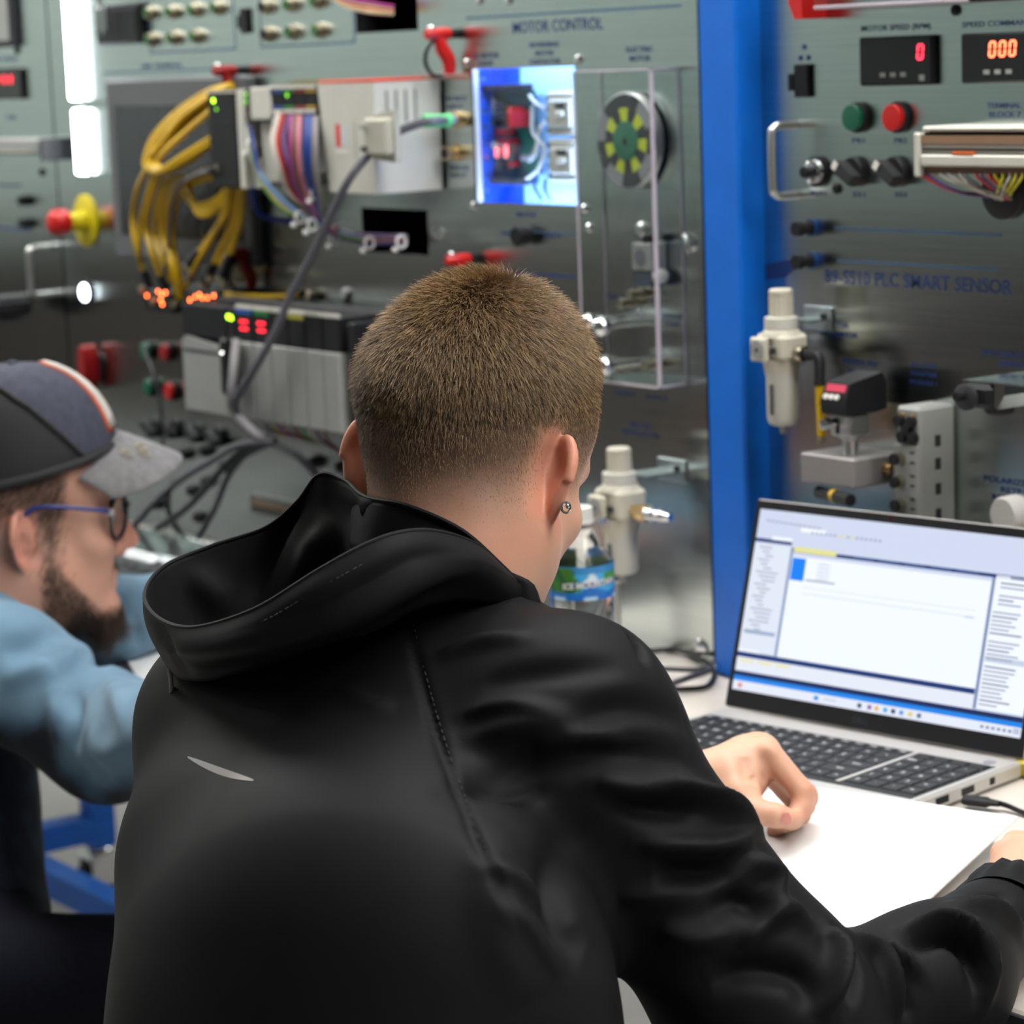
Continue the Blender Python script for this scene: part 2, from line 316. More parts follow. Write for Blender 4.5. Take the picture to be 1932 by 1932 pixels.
# blue posts between the bays
def post(x0, x1, label):
    MB().box(x0, x1, -.034, .12, .752, 2.05, .003).build('frame_post', M_BLUE, label=label, cat='post')
_a, _b = at(1320, 200, .034)[0], at(1391, 200, .034)[0]
post(_a, _b, 'bright blue square upright post between the two steel panels')
def pl(parent, x0, y0, x1, y1, w=3.0, m=None, name='printed_line'):
    A, B = at(x0, y0), at(x1, y1); ww = w*3.2/FPX/2
    if abs(x1-x0) > abs(y1-y0): z = (A[2]+B[2])/2; q = MB().box(A[0], B[0], -.0004, -.0001, z-ww, z+ww)
    else: x = (A[0]+B[0])/2; q = MB().box(x-ww, x+ww, -.0004, -.0001, A[2], B[2])
    return q.build(name, m or M_LINE, parent)
def prect(parent, x0, y0, x1, y1, w=4):
    A, B = at(x0, y0), at(x1, y1); ww = w*3.4/FPX/2; q = MB()
    for a in ((A[0]-ww, B[0]+ww, A[2]-ww, A[2]+ww), (A[0]-ww, B[0]+ww, B[2]-ww, B[2]+ww), (A[0]-ww, A[0]+ww, B[2], A[2]), (B[0]-ww, B[0]+ww, B[2], A[2])): q.box(a[0], a[1], -.0004, -.0001, a[2], a[3])
    return q.build('printed_border', M_LINE, parent)
def pt(parent, s, x0, x1, y, cap, m=None, bold=0.035, h=.0003, name='printed_label'):
    A, B = at(x0, y, h), at(x1, y, h); d = (A+B)/2-CAM; dep = d@C_F; capm = cap*dep/FPX
    return text(parent, s, (A+B)/2, capm/.70, m or M_PRINT, name, bold*capm, B[0]-A[0])
# ---- printing on the wide panel
pl(PB, 880, 34, 1285, 11, 4.5); pt(PB, 'MOTOR CONTROL', 967, 1137, 48, 22, bold=.02)
pt(PB, 'DC MOTOR', 893, 941, 105, 9); pt(PB, 'DRIVE', 903, 930, 120, 9)
pt(PB, 'REVERSING', 999, 1054, 84, 9); pt(PB, 'MOTOR', 1010, 1044, 100, 9); pt(PB, 'CONTACTOR', 999, 1057, 116, 9)
pt(PB, 'ELECTRIC', 1181, 1231, 93, 10); pt(PB, 'MOTOR', 1188, 1227, 110, 10)
pt(PB, 'DISCRETE', 837, 880, 186, 8); pt(PB, 'INPUT', 844, 874, 201, 8); pt(PB, 'ANALOG', 846, 884, 316, 8); pt(PB, 'INPUT', 850, 880, 331, 8)
pt(PB, 'HMI TERMINAL', 266, 344, 124, 8); pl(PB, 195, 137, 400, 131, 4)
prect(PB, 276, -40, 445, 92); prect(PB, 487, -40, 669, 80); prect(PB, 736, 196, 800, 314)
pl(PB, 960, 436, 1088, 440, 3); pl(PB, 900, 512, 1085, 520, 5, M_PRINT)
pt(PB, 'MOTOR', 975, 1012, 405, 9); pt(PB, 'FWD', 945, 972, 441, 9); pt(PB, 'REV', 1028, 1060, 444, 9)
pt(PB, 'OUTPUT', 1160, 1200, 742, 9); pt(PB, 'SUPPLY', 1218, 1260, 750, 9); pt(PB, 'FILTER', 1190, 1228, 803, 9); pt(PB, 'REGULATOR', 1176, 1244, 818, 9)
pt(PB, 'EXHAUST', 1250, 1290, 596, 9); pt(PB, 'PORT', 1256, 1284, 612, 9); pt(PB, 'VALVE', 1145, 1185, 560, 10)
for (x, y) in ((830, 893), (640, 925)): pass
def screw(parent, x, y, r=.005, m=None, h=.004, dark=True):
    p = at(x, y); q = MB().lathe((p[0], -.0002, p[2]), (0, -1, 0), [(0, r), (h*.5, r), (h, r*.6)], 12); return q.build('screw', m or M_CHROME, parent)
for x, y in ((881, 119), (1091, 112), (894, 388), (1103, 394), (905, 0), (960, 0), (1112, 430), (1300, 458), (1322, 1225)): screw(PB, x, y, .0055 if x < 1290 else .012)
for x, y in ((827, 440), (1213, 433), (655, 555)): screw(PB, x, y, .009, M_ALU, .006)
def socket(parent, x, y, m=None, r=.0085, L=.011, cap=None, name='connector_socket'):
    p = at(x, y); c = V(p[0], -.0003, p[2]); o = MB().lathe(c, (0, -1, 0), [(0, r*1.25), (.004, r*1.25), (.0045, r), (L, r)], 6 if r > .0085 else 14).build(name, m or M_GOLD, parent)
    MB().lathe(c+V(0, -L-.0002, 0), (0, -1, 0), [(0, r*.8), (.0015, r*.75)], 12).build('socket_face', cap or M_BLACK, o); return o
M_GRN2 = mat('green_insert', S(44, 100, 40), .5)
for x, y in ((288, 24), (330, 22), (372, 18), (415, 14), (290, 74), (332, 71), (375, 68)): socket(PB, x, y, cap=M_GRN2)
for x, y in ((506, 12), (553, 8), (603, 2), (510, 64), (556, 60), (607, 57)): socket(PB, x, y, cap=M_GRN2 if x > 520 else M_BLACK)
for x, y in ((862, 288), (862, 226)): socket(PB, x, y, M_BRASS, .0085, .018)
def port(parent, x, y, w=.018, hh=.034, name='network_port'):
    p = at(x, y); q = MB().box(p[0]-w/2, p[0]+w/2, -.006, -.0003, p[2]-hh/2, p[2]+hh/2, .0015).box(p[0]-w*.9, p[0]-w/2, -.006, -.0003, p[2]-hh*.3, p[2]+hh*.22, .001); return q.build(name, M_BLACK, parent)
port(PB, 465, 39); port(PA, 1518, 152, .022, .034)
# square speaker-like module top left
p0, p1 = at(178, 10, .012), at(265, 82, .012)
MB().box(p0[0], p1[0], -.012, -.0004, p1[2], p0[2], .003).box(p0[0]+.008, p1[0]-.008, -.0135, -.012, p1[2]+.008, p0[2]-.008, .002).build('relay_module', M_BLACK, label='square black module on the steel panel left of the round sockets', cat='module')
# ---- printing on the right panel
pt(PA, 'MOTOR SPEED (RPM)', 1625, 1756, 53, 10, bold=.02); pt(PA, 'SPEED COMMAND', 1815, 1950, 44, 10, bold=.02)
pt(PA, 'TERMINAL', 1862, 1926, 199, 10, bold=.02); pt(PA, 'BLOCK 7', 1866, 1926, 216, 10, bold=.02)
for s_, x0, x1, y in (('PB1', 1608, 1631, 265), ('PB2', 1687, 1711, 265), ('POT1', 1530, 1558, 365), ('SS1', 1609, 1632, 367), ('SS2', 1688, 1712, 367)): pt(PA, s_, x0, x1, y, 9, bold=.02)
pl(PA, 1575, 431, 1890, 443, 4.5); pl(PA, 1580, 493, 1882, 507, 4.5)
pt(PA, '89-SS10 PLC SMART SENSOR', 1556, 1909, 531, 26, bold=.02)
_q = at(1430, 522); _r = at(1500, 497); MB().prism([(at(1432, 500)[0], at(1432, 500)[2]), (at(1502, 488)[0], at(1502, 488)[2]), (at(1500, 508)[0], at(1500, 508)[2]), (at(1480, 524)[0], at(1480, 524)[2]), (at(1434, 530)[0], at(1434, 530)[2])], -.0004, -.0001).build('printed_emblem', M_PRINT, PA)
pt(PA, 'FILTER', 1560, 1602, 613, 10); pt(PA, 'REGULATOR', 1547, 1618, 631, 10)
pt(PA, 'PRESSURE', 1590, 1655, 684, 10); pt(PA, 'SENSOR', 1598, 1648, 701, 10)
pt(PA, 'IO-LINK', 1720, 1768, 690, 9); pt(PA, 'MASTER', 1718, 1769, 706, 9); pt(PA, 'MODULE 1', 1717, 1768, 722, 9)
pt(PA, 'PHOTOELECTRIC', 1854, 1960, 669, 11); pt(PA, 'SENSOR', 1884, 1940, 687, 11)
pt(PA, 'POLARIZED', 1856, 1950, 908, 11); pt(PA, 'RETRO', 1888, 1945, 927, 11); pt(PA, 'REFLECTIVE', 1872, 1960, 943, 11)
for x, y in ((1804, 19), (1580, 356)): screw(PA, x, y, .0055, M_BLACK)
_p = at(1518, 100)
for dx, dz in ((0, .006), (-.006, -.005), (.006, -.005)): MB().box(_p[0]+dx-.003, _p[0]+dx+.003, -.0004, -.0001, _p[2]+dz-.0025, _p[2]+dz+.0025).build('printed_icon', M_PRINT, PA)
# ---- printing on the far panel
pt(PC, 'MOTOR SPEED', -40, 34, 112, 8); pt(PC, 'TB', 10, 30, 222, 8); pl(PC, -120, 345, 40, 350, 5, M_PRINT); pl(PC, -120, 425, 60, 432, 6, M_PRINT)
for x, y in ((33, 95), (80, 325)): screw(PC, x, y, .006, M_BLACK)
# ================================================================== things on the panels
def estop(px, py, label, r=.040):
    p = at(px, py); c = V(p[0], 0, p[2]); t = thing('emergency_stop_button', label, 'button', c+V(0, -.0005, 0))
    MB().lathe(c+V(0, -.0005, 0), (0, -1, 0), [(0, r), (.002, r), (.003, r*.96)], 32).build('warning_disc', M_YEL2, t)
    MB().lathe(c+V(0, -.0036, 0), (0, -1, 0), [(0, .016), (.024, .014), (.026, .012)], 20).build('collar', M_YEL2, t)
    MB().lathe(c+V(0, -.030, 0), (0, -1, 0), [(0, .012), (.004, .0185), (.012, .0205), (.024, .0195), (.029, .017), (.032, .012), (.033, .004)], 24).build('mushroom_cap', M_RED, t)
    return t
estop(163, 416, 'red mushroom emergency stop button on a round yellow disc')
def pushbutton(px, py, m, label, r=.0145, cap=.009, group=None, body=None):
    p = at(px, py); c = V(p[0], -.0004, p[2]); t = thing('push_button', label, 'button', c, group)
    MB().lathe(c, (0, -1, 0), [(0, r), (.005, r), (.0065, r*.93)], 24).build('bezel', body or M_BLACK, t)
    MB().lathe(c+V(0, -.0066, 0), (0, -1, 0), [(0, r*.86), (cap-.004, r*.86), (cap-.003, r*.8), (cap-.0025, r*.2)], 24).build('cap', m, t); return t
pushbutton(1622, 221, M_GREEN, 'flat green push button on the smart sensor panel', .0155); pushbutton(1698, 221, M_RED, 'flat red push button on the smart sensor panel', .0155)
pushbutton(284, 661, M_GREEN, 'upper green push button left of the controller rack'); pushbutton(322, 663, M_DRED, 'upper red push button left of the controller rack')
pushbutton(290, 730, M_GREEN, 'lower green push button left of the controller rack'); pushbutton(330, 737, M_RED, 'lower red push button left of the controller rack')
M_PILOT = glow('pilot_light_white', (.85, .92, 1), 9)
pushbutton(168, 551, M_PILOT, 'glowing white pilot light on the steel panel', .0155, .006)
def selector(px, py, label, white=True, group=None, r=.0155):
    p = at(px, py); c = V(p[0], -.0004, p[2]); t = thing('selector_switch', label, 'switch', c, group)
    MB().lathe(c, (0, -1, 0), [(0, r), (.006, r), (.008, r*.9)], 24).build('bezel', M_BLACK, t)
    a = math.radians(35); ux, uz = math.cos(a), -math.sin(a); q = MB(); L, wd = r*.95, r*.42
    poly = [(c[0]+ux*L*s-uz*wd*k, c[2]+uz*L*s+ux*wd*k) for s, k in ((-1, -.7), (-1, .7), (-.6, 1), (1, .9), (1, -.9), (-.6, -1))]
    q.prism(poly, -.021, -.0085); lv = q.build('lever', M_DARK, t)
    if white: MB().prism([(c[0]+ux*L*s-uz*wd*k, c[2]+uz*L*s+ux*wd*k) for s, k in ((-1.02, -.68), (-1.02, .68), (-.55, .68), (-.55, -.68))], -.0218, -.0212).build('pointer', M_WHITE, lv)
    return t
selector(1616, 323, 'black two position selector switch labelled SS1'); selector(1694, 323, 'black two position selector switch labelled SS2')
for i, (x, y) in enumerate(((296, 806), (334, 808), (378, 815), (416, 822))):
    selector(x, y, ('first', 'second', 'third', 'fourth')[i]+' black selector knob from the cap, in the row below the push buttons', False)
# potentiometer knob
p = at(1545, 323); c = V(p[0], -.0004, p[2]); t = thing('potentiometer_knob', 'black knob with silver collar beside the steel handle', 'knob', c)
MB().lathe(c, (0, -1, 0), [(0, .016), (.004, .016), (.005, .0145)], 24).build('bezel', M_BLACK, t)
MB().lathe(c+V(0, -.0052, 0), (0, -1, 0), [(0, .013), (.005, .012), (.006, .009)], 20).build('collar', M_CHROME, t)
MB().lathe(c+V(0, -.0114, 0), (0, -1, 0), [(0, .006), (.010, .006), (.011, .005)], 14).build('shaft', M_BLACK, t)
for i, (x, y) in enumerate(((1536, 429), (1536, 491))):
    p = at(x, y); c = V(p[0], -.0004, p[2]); t = thing('blue_push_fitting', ('upper', 'lower')[i]+' small blue and black push-in air fitting on the right panel', 'fitting', c)
    MB().lathe(c, (0, -1, 0), [(0, .009), (.006, .009)], 16).build('ring', mat('fitting_blue', S(20, 70, 130), .4), t); MB().lathe(c+V(0, -.0062, 0), (0, -1, 0), [(0, .0075), (.008, .006), (.012, .006), (.013, .008), (.02, .0075)], 14).build('body', M_BLACK, t)
for i, (x, y) in enumerate(((52, 378), (54, 420))):
    p = at(x, y); MB().lathe((p[0], -.0004, p[2]), (0, -1, 0), [(0, .009), (.008, .008), (.015, .007)], 14).build('air_fitting', M_BLACK, label=('upper', 'lower')[i]+' small black air fitting left of the emergency stop', cat='fitting')
# grab handles
def handle(px, y0, y1, label, h=.034):
    pa, pb = at(px, y0, h), at(px, y1, h); x = (pa[0]+pb[0])/2; z1, z0 = pa[2], pb[2]; k = .010
    pts = [(x, -.0004, z1), (x, -h+k, z1), (x, -h+k*.3, z1-k*.3), (x, -h, z1-k), (x, -h, z0+k), (x, -h+k*.3, z0+k*.3), (x, -h+k, z0), (x, -.0004, z0)]
    MB().tube(pts, .0045, 10, sm=3).build('grab_handle', M_ALU, label=label, cat='handle', origin=(x, 0, z0))
handle(1457, 238, 371, 'bright steel grab handle beside the blue post'); handle(56, 468, 557, 'steel grab handle below the emergency stop on the far panel', .036)
# red half dome rotary lever
p = at(186, 690); c = V(p[0], 0, p[2]); t = thing('rotary_isolator', 'dark red rotary isolator handle left of the push buttons', 'switch', c+V(0, -.0005, 0))
MB().lathe(c+V(0, -.0005, 0), (0, -1, 0), [(0, .024), (.004, .024)], 24).build('plate', M_BLACK, t)
MB().prism([(c[0]+.011*math.cos(a), c[2]+.034*math.sin(a)) for a in np.linspace(0, 2*math.pi, 20, endpoint=False)], -.03, -.0047).build('grip', M_DRED, t)
# digital meters
M_SEG = glow('led_red', (1, .03, .06), 5.0); M_SEGO = glow('led_orange_red', (1, .12, .05), 7.0); M_METER = mat('meter_black', (.012, .012, .013), .25, var=.05)
def seg_digit(q, x, z, w, hh, on='abcdef', th=.0022, y=-.0088, sl=.10):
    def bar(x0, z0, x1, z1):
        dx, dz = (x1-x0), (z1-z0); L = math.hypot(dx, dz); nx, nz = -dz/L*th/2, dx/L*th/2; sk = lambda X, Z: (X+(Z-z)*sl, Z)
        q.prism([sk(x0+nx, z0+nz), sk(x0-nx, z0-nz), sk(x1-nx, z1-nz), sk(x1+nx, z1+nz)], y, y+.0006)
    g = th*.35; a, b2, c2 = z+hh/2, z, z-hh/2; l, r = x-w/2, x+w/2
    S_ = {'a': (l+g, a, r-g, a), 'b': (r, a-g, r, b2+g), 'c': (r, b2-g, r, c2+g), 'd': (l+g, c2, r-g, c2), 'e': (l, b2-g, l, c2+g), 'f': (l, a-g, l, b2+g), 'g': (l+g, b2, r-g, b2)}
    for k in on: bar(*S_[k])
def meter(x0, y0, x1, y1, label, digits, m, keys=True):
    A, B = at(x0, y0, .008), at(x1, y1, .008); t = thing('digital_panel_meter', label, 'meter', ((A[0]+B[0])/2, -.0005, B[2]))
    MB().box(A[0], B[0], -.008, -.0005, B[2], A[2], .002).build('housing', M_METER, t)
    q = MB()
    for (dx, dy, dh) in digits:
        P = at(dx, dy, .0085); hh = dh*2.45/FPX; seg_digit(q, P[0], P[2], hh*.5, hh, th=hh*.13)
    q.build('led_digit', m, t)
    if keys:
        for kx in (.34, .48, .62): 
            xx = A[0]+(B[0]-A[0])*kx; zz = B[2]+(A[2]-B[2])*.22; MB().box(xx-.004, xx+.004, -.0087, -.0082, zz-.0022, zz+.0022, .0003).build('key_mark', M_GREY, t)
        xx = A[0]+(B[0]-A[0])*.87; MB().box(xx-.004, xx+.004, -.0087, -.0082, B[2]+.004, B[2]+.010, .0003).build('key_mark', M_GREY, t)
    return t
meter(1619, 71, 1758, 160, 'black panel meter showing a single red zero', [(1736, 98, 28)], M_SEG)
meter(1811, 64, 1962, 155, 'black panel meter showing 0.00 in red at the photo edge', [(1872, 93, 28), (1891, 92, 28), (1910, 91, 28)], M_SEGO)
_t = meter(-40, 131, 41, 187, 'black panel meter with red digits on the far panel', [(-6, 150, 22), (8, 150, 22), (20, 150, 22)], M_SEG, False)
# terminal block, right edge
A_, B_ = at(1722, 238, .05), at(1960, 350, .05); zt, zb = at(1760, 238, .05)[2], at(1760, 327, .05)[2]; x0, x1 = at(1737, 280, .05)[0], at(1990, 280, .05)[0]
t = thing('terminal_block', 'long grey and brown wiring terminal block on the right panel', 'terminal block', (x0+.1, -.0005, zb))
H = zt-zb
MB().box(x0-.009, x0, -.052, -.0005, zb-.004, zt-.006, .002).box(x0-.013, x0-.004, -.045, -.02, zb+H*.35, zb+H*.75, .002).build('end_clamp', M_LGREY, t)
M_TBR = mat('terminal_brown', S(150, 118, 92), .5); M_TGR = mat('terminal_grey', S(150, 146, 138), .5)
MB().box(x0+.0005, x1, -.05, -.0005, zb+H*.88, zt, .003).build('top_cover', M_LGREY, t)
M_TDK = mat('terminal_slot_dark', (.02, .022, .026), .5)
N_ = 44; wd = (x1-x0-.001)/N_; mesh0 = None
for i in range(N_):
    xa = x0+.0006+i*wd; o = bpy.data.objects.new('terminal', mesh0) if mesh0 else None
    if o is None:
        q = MB().box(0, wd-.0006, -.050, -.02, H*.62, H*.80, 0, 0).box(0, wd-.0006, -.0495, -.02, H*.53, H*.615, 0, 1).box(0, wd-.0006, -.0485, -.02, H*.42, H*.49, 0, 1).box(.001, wd-.0016, -.046, -.02, H*.80, H*.87, 0, 2).box(0, wd-.0006, -.046, -.02, 0, H*.13, 0, 3)
        o = q.build('terminal', [M_TBR, M_TGR, M_TDK, mat('terminal_brown_dark', S(110, 78, 60), .5)], t, local=True); mesh0 = o.data
    else: COL.objects.link(o); o.parent = t
    o.location = V(xa, 0, zb)-ORG[t.name]
MB().box(x0+.0005, x1, -.0195, -.0005, zb, zb+H*.87).build('rail_body', M_TDK, t)
MB().box(x0+.0005, x1, -.052, -.0198, zb+H*.145, zb+H*.40, .002).build('marker_strip', M_LGREY, t)
MB().box(at(1798, 285, .05)[0], at(1838, 285, .05)[0], -.0515, -.0488, zb+H*.405, zb+H*.47).build('jumper', mat('orange_plastic', S(220, 110, 50), .4), t)
WCOL = {'red': S(214, 60, 50), 'violet': S(104, 74, 130), 'white': S(214, 210, 200), 'grey': S(140, 134, 134), 'yellow': S(216, 206, 40), 'green': S(60, 140, 70), 'blue': S(40, 70, 150), 'brown': S(120, 86, 74), 'magenta': S(180, 60, 140), 'black': (.015, .015, .017), 'lblue': S(110, 150, 190), 'pink': S(220, 130, 150), 'maroon': S(130, 40, 62)}
def wm(k): return mat('wire_'+k, WCOL[k], .42, var=.06)
MB().lathe((at(1898, 362)[0], -.0004, at(1898, 362)[2]), (0, -1, 0), [(0, .026), (.006, .026), (.008, .02)], 24).build('cable_grommet', M_RUBBER, label='black rubber grommet swallowing the wires under the terminal block', cat='grommet')
for i, (k, xs, sag) in enumerate((('red', 1742, 30), ('violet', 1752, 34), ('white', 1778, 18), ('white', 1793, 16), ('grey', 1805, 20), ('grey', 1822, 14), ('red', 1842, 6), ('violet', 1852, 8), ('red', 1866, 4), ('yellow', 1877, -6), ('yellow', 1890, -12), ('white', 1903, -10), ('yellow', 1914, -14), ('yellow', 1926, -14), ('grey', 1860, 12), ('white', 1812, 22))):
    e = (1880+(i % 5)*7, 368+(i % 3)*4, .012); mid = ((xs*.55+e[0]*.45), 345+abs(sag)*.55, .04)
    MB().tube([at(xs, 319, .038), at(xs+(1 if xs < 1880 else 3), 332, .046), at(*mid), at(*e)], .0017, 6, sm=5).build('terminal_wire', wm(k), label='thin '+k+' wire curving from the terminal block into the grommet', cat='wire', group='wires under the terminal block')
# ================================================================== pneumatic filter regulators
def regulator(px, ys, h, label, k=1.0, brass=False):
    zk1, zk0, zc0, zb0, zw0, zd = [at(px, y, h)[2] for y in ys]; c = at(px, ys[3], h); x, y = c[0], -h
    t = thing('filter_regulator', label, 'filter regulator', (x, y, zd))
    def L(z, prof, m, nm, n=24, par=t, sc=(1, 1)): return MB().lathe((x, y, z), (0, 0, 1), prof, n, sc=sc).build(nm, m, par)
    H = zk1-zk0; kn = MB(); nn = 28
    prof = [(0, .0118*k), (H*.78, .0118*k), (H*.80, .0124*k), (H*.95, .0124*k), (H, .011*k)]; kn.lathe((x, y, zk0), (0, 0, 1), prof, nn); kb = kn.build('adjusting_knob', M_CREAM, t)
    for i in range(16):
        a = 2*math.pi*i/16; MB().box(x+.0119*k*math.cos(a)-.0006, x+.0119*k*math.cos(a)+.0006, y+.0119*k*math.sin(a)-.0006, y+.0119*k*math.sin(a)+.0006, zk0+.001, zk0+H*.75).build('grip_rib', M_CREAM, kb)
    L(zc0, [(0, .0165*k), (.001, .0175*k), (zk0-zc0-.001, .0175*k), (zk0-zc0, .016*k)], M_LGREY, 'lock_ring', 32)
    bw = .0225*k; q = MB(); z0, z1 = zb0, zc0
    q.lathe((x, y, z1-.008), (0, 0, 1), [(0, .021*k), (.004, .0205*k), (.008, .018*k)], 24)
    q.box(x-bw, x+bw, y-.018*k, y+.018*k, z0+(z1-z0)*.28, z1-.004, .004*k); q.lathe((x, y, z0), (0, 0, 1), [(0, .0185*k), ((z1-z0)*.3, .021*k)], 20)
    q.build('body', M_CREAM, t)
    gz = (z0+z1)/2+.002; gx = x-.010*k; gy = y-.018*k
    g = MB().box(gx-.0125*k, gx+.0125*k, gy-.007*k, gy-.0002, gz-.0125*k, gz+.0125*k, .002).build('gauge_housing', M_CREAM, t)
    MB().lathe((gx, gy-.007*k-.0001, gz), (0, -1, 0), [(0, .0100*k), (.0008, .0098*k)], 24).build('gauge_face', M_GREY, g)
    MB().lathe((gx, gy-.007*k-.001, gz), (0, -1, 0), [(0, .0022*k), (.001, .0018*k)], 10).build('gauge_pin', M_DARK, g)
    MB().box(x+.004*k, x+.012*k, y-.0185*k-.003, y-.0182*k, gz-.004, gz+.003, .0008).build('clip_slot', M_DARK, t)
    HB = z0-zw0
    L(zw0, [(0, .010*k), (.002, .0145*k), (.007, .0168*k), (HB*.9, .0170*k), (HB, .0185*k)], M_LGREY, 'bowl_guard')
    for s_ in (-1, 1):
        sl = MB().box(x+.0015-.0032*k, x+.0015+.0032*k, y-.0171*k-.0004, y-.0162*k, zw0+HB*.22, zw0+HB*.78, .002); sl.build('sight_slot', mat('sight_glass', (.10, .105, .11), .15), t); break
    L(zd, [(0, .003*k), ((zw0-zd), .0045*k)], M_GREY, 'drain', 12)
    # zinc bracket back to the panel
    bz = (zk0+zc0)/2; MB().box(x-.016*k, x+.020*k, y+.0185*k, -.0006, bz-.001, bz+.001).box(x-.014*k, x+.030*k, -.0030, -.0006, bz-.012, bz+.014, .0008).build('bracket', mat('zinc_plate', (.55, .62, .62), .3, 1, var=.1), t)
    MB().lathe((x+.018*k, -.0031, bz+.004), (0, -1, 0), [(0, .0035), (.003, .003)], 10).build('bracket_bolt', M_DARK, t)
    # fittings
    if brass:
        MB().lathe((x+bw, y, gz-.003), (1, 0, 0), [(0, .0085), (.008, .0085), (.009, .0105), (.024, .0105)], 6).build('brass_fitting', M_BRASS, t)
        MB().lathe((x+bw+.0242, y, gz-.003), (1, 0, 0), [(0, .0085), (.012, .0085), (.013, .0065), (.018, .0065), (.019, .0075), (.026, .0075), (.027, .0058), (.032, .0055), (.038, .004)], 18).build('quick_connect', M_CHROME, t)
        MB().lathe((x+.006, y-.0245*k, gz-.012), (0, -1, 0), [(0, .004), (.005, .0036)], 12).build('cap_screw', M_CHROME, t)
    else:
        MB().lathe((x-bw, y, gz-.002), (-1, 0, 0), [(0, .0055), (.005, .0055), (.0055, .004), (.012, .0035), (.013, .0055), (.018, .005), (.021, .003)], 16).build('air_nipple', M_CHROME, t)
        MB().lathe((x+bw, y, gz-.004), (1, 0, 0), [(0, .0075), (.006, .0075), (.0065, .009), (.012, .0085)], 14).build('elbow_nut', M_GOLD, t)
    return t, V(x, y, gz)
REG, RC = regulator(1476, (545, 597, 621, 700, 802, 818), .046, 'cream air filter regulator beside the blue post on the right panel', 1.0)
REG2, RC2 = regulator(1172, (845, 890, 913, 1003, 1082, 1098), .07, 'cream air filter regulator with brass outlet behind the water bottle', 1.10, True)
# lower support pipe of the second regulator
c2 = at(1166, 1100, .05); zt_ = c2[2]; MB().cyl((c2[0]-.006, -.05, .7512), (c2[0]-.006, -.05, zt_), .006, n=14).lathe((c2[0]-.006, -.05, .7512), (0, 0, 1), [(0, .014), (.003, .013), (.006, .007)], 16).build('drain_pipe', M_LGREY, label='thin cream drain pipe standing below the brass outlet regulator', cat='pipe')
# yellow sensor hose between regulator and manifold
e0 = RC+V(.036, 0, -.004); m0 = at(1551, 838, .05); t = thing('yellow_hose', 'short yellow hose dropping from the regulator to the grey manifold', 'hose', m0)
MB().tube([e0, e0+V(.012, 0, 0), e0+V(.020, 0, -.004), (m0[0]-.002, m0[1], RC[2]-.034)], .0058, 10).build('elbow', M_BLACK, t)
MB().tube([(m0[0]-.002, m0[1], RC[2]-.034), (m0[0]-.001, m0[1], (RC[2]-.034+m0[2])/2), (m0[0], m0[1], m0[2]+.008)], .0046, 10).build('tube', M_YEL, t)
MB().lathe(m0+V(0, 0, .001), (0, 0, 1), [(0, .0045), (.004, .0045), (.005, .003), (.009, .003)], 12).build('end_fitting', M_GOLD, t)
# manifold block
A_, B_ = at(1509, 850, .072), at(1612, 918, .072); x0, x1, z1, z0 = A_[0], B_[0], A_[2]-.002, at(1560, 915, .072)[2]
t = thing('manifold_block', 'grey aluminium manifold block under the pressure sensor', 'manifold', ((x0+x1)/2, -.036, z0))
MB().box(x0, x1, -.072, -.0006, z0, z1, .0015).build('body', mat('grey_anodised', S(150, 146, 144), .45, .35, var=.03), t)
MB().lathe((x1+.0002, -.028, (z0+z1)/2+.001), (1, 0, 0), [(0, .0065), (.004, .0065), (.0045, .0045), (.007, .004)], 14).build('brass_plug', M_BRASS, t)
q = MB().tube([at(1545, 928, .06), at(1575, 936, .07), at(1605, 944, .075)], .0065, 10).build('air_plug', M_BLACK, label='black push-in plug with yellow band hanging under the manifold', cat='fitting')
pp = at(1577, 936, .070); MB().lathe(pp-.004*nrm(at(1605, 944, .075)-at(1545, 928, .06)), at(1605, 944, .075)-at(1545, 928, .06), [(0, .0071), (.006, .0071)], 12).build('band', M_YEL, q)
# pressure sensor
cb = at(1604, 800, .050); zb, zm, zt_ = at(1604, 838, .05)[2], at(1604, 778, .05)[2], at(1604, 712, .05)[2]
t = thing('pressure_sensor', 'black pressure sensor with slanted red display above the manifold', 'sensor', (cb[0], -.05, zb))
MB().lathe((cb[0], -.05, z1+.0004), (0, 0, 1), [(0, .008), (zb-z1+.004, .008), (zb-z1+.006, .012), (zb-z1+.010, .012)], 16).build('port', M_ALU, t)
MB().box(cb[0]-.0155, cb[0]+.0145, -.064, -.036, zb+.009, zm-.0005, .002).build('steel_body', M_ALU, t)
MB().box(cb[0]-.006, cb[0]-.001, -.0645, -.0641, zb+.012, zm-.004).build('nameplate', M_DARK, t)
MB().lathe((cb[0]-.008, -.0646, (zb+zm)/2+.006), (-.25, -1, 0), [(0, .0055), (.014, .0055), (.0142, .0042)], 14).build('plug_socket', M_CHROME, t)
hx0, hx1 = cb[0]-.018, cb[0]+.018
MB().prism([(-.072, zm), (-.074, zm+.012), (-.066, zt_-.004), (-.022, zt_+.004), (-.016, zt_-.006), (-.016, zm+.002), (-.03, zm)], hx0, hx1, 'x').build('head', M_BLACK, t)
nz = nrm(V(0, -(zt_-.004-zm-.012), .008-0)); 
def onface(u, v, d=.0006):   # slanted front of the head
    a = V(0, -.074, zm+.012); b_ = V(0, -.066, zt_-.004); p = a+(b_-a)*v; n_ = nrm(V(0, -(b_[2]-a[2]), (b_[1]-a[1]))); return V(hx0+(hx1-hx0)*u, p[1], p[2])+n_*d
MB().quad(onface(.12, .55), onface(.9, .55), onface(.9, .92), onface(.12, .92)).build('display', glow('sensor_display', (.35, .02, .05), .9), t)
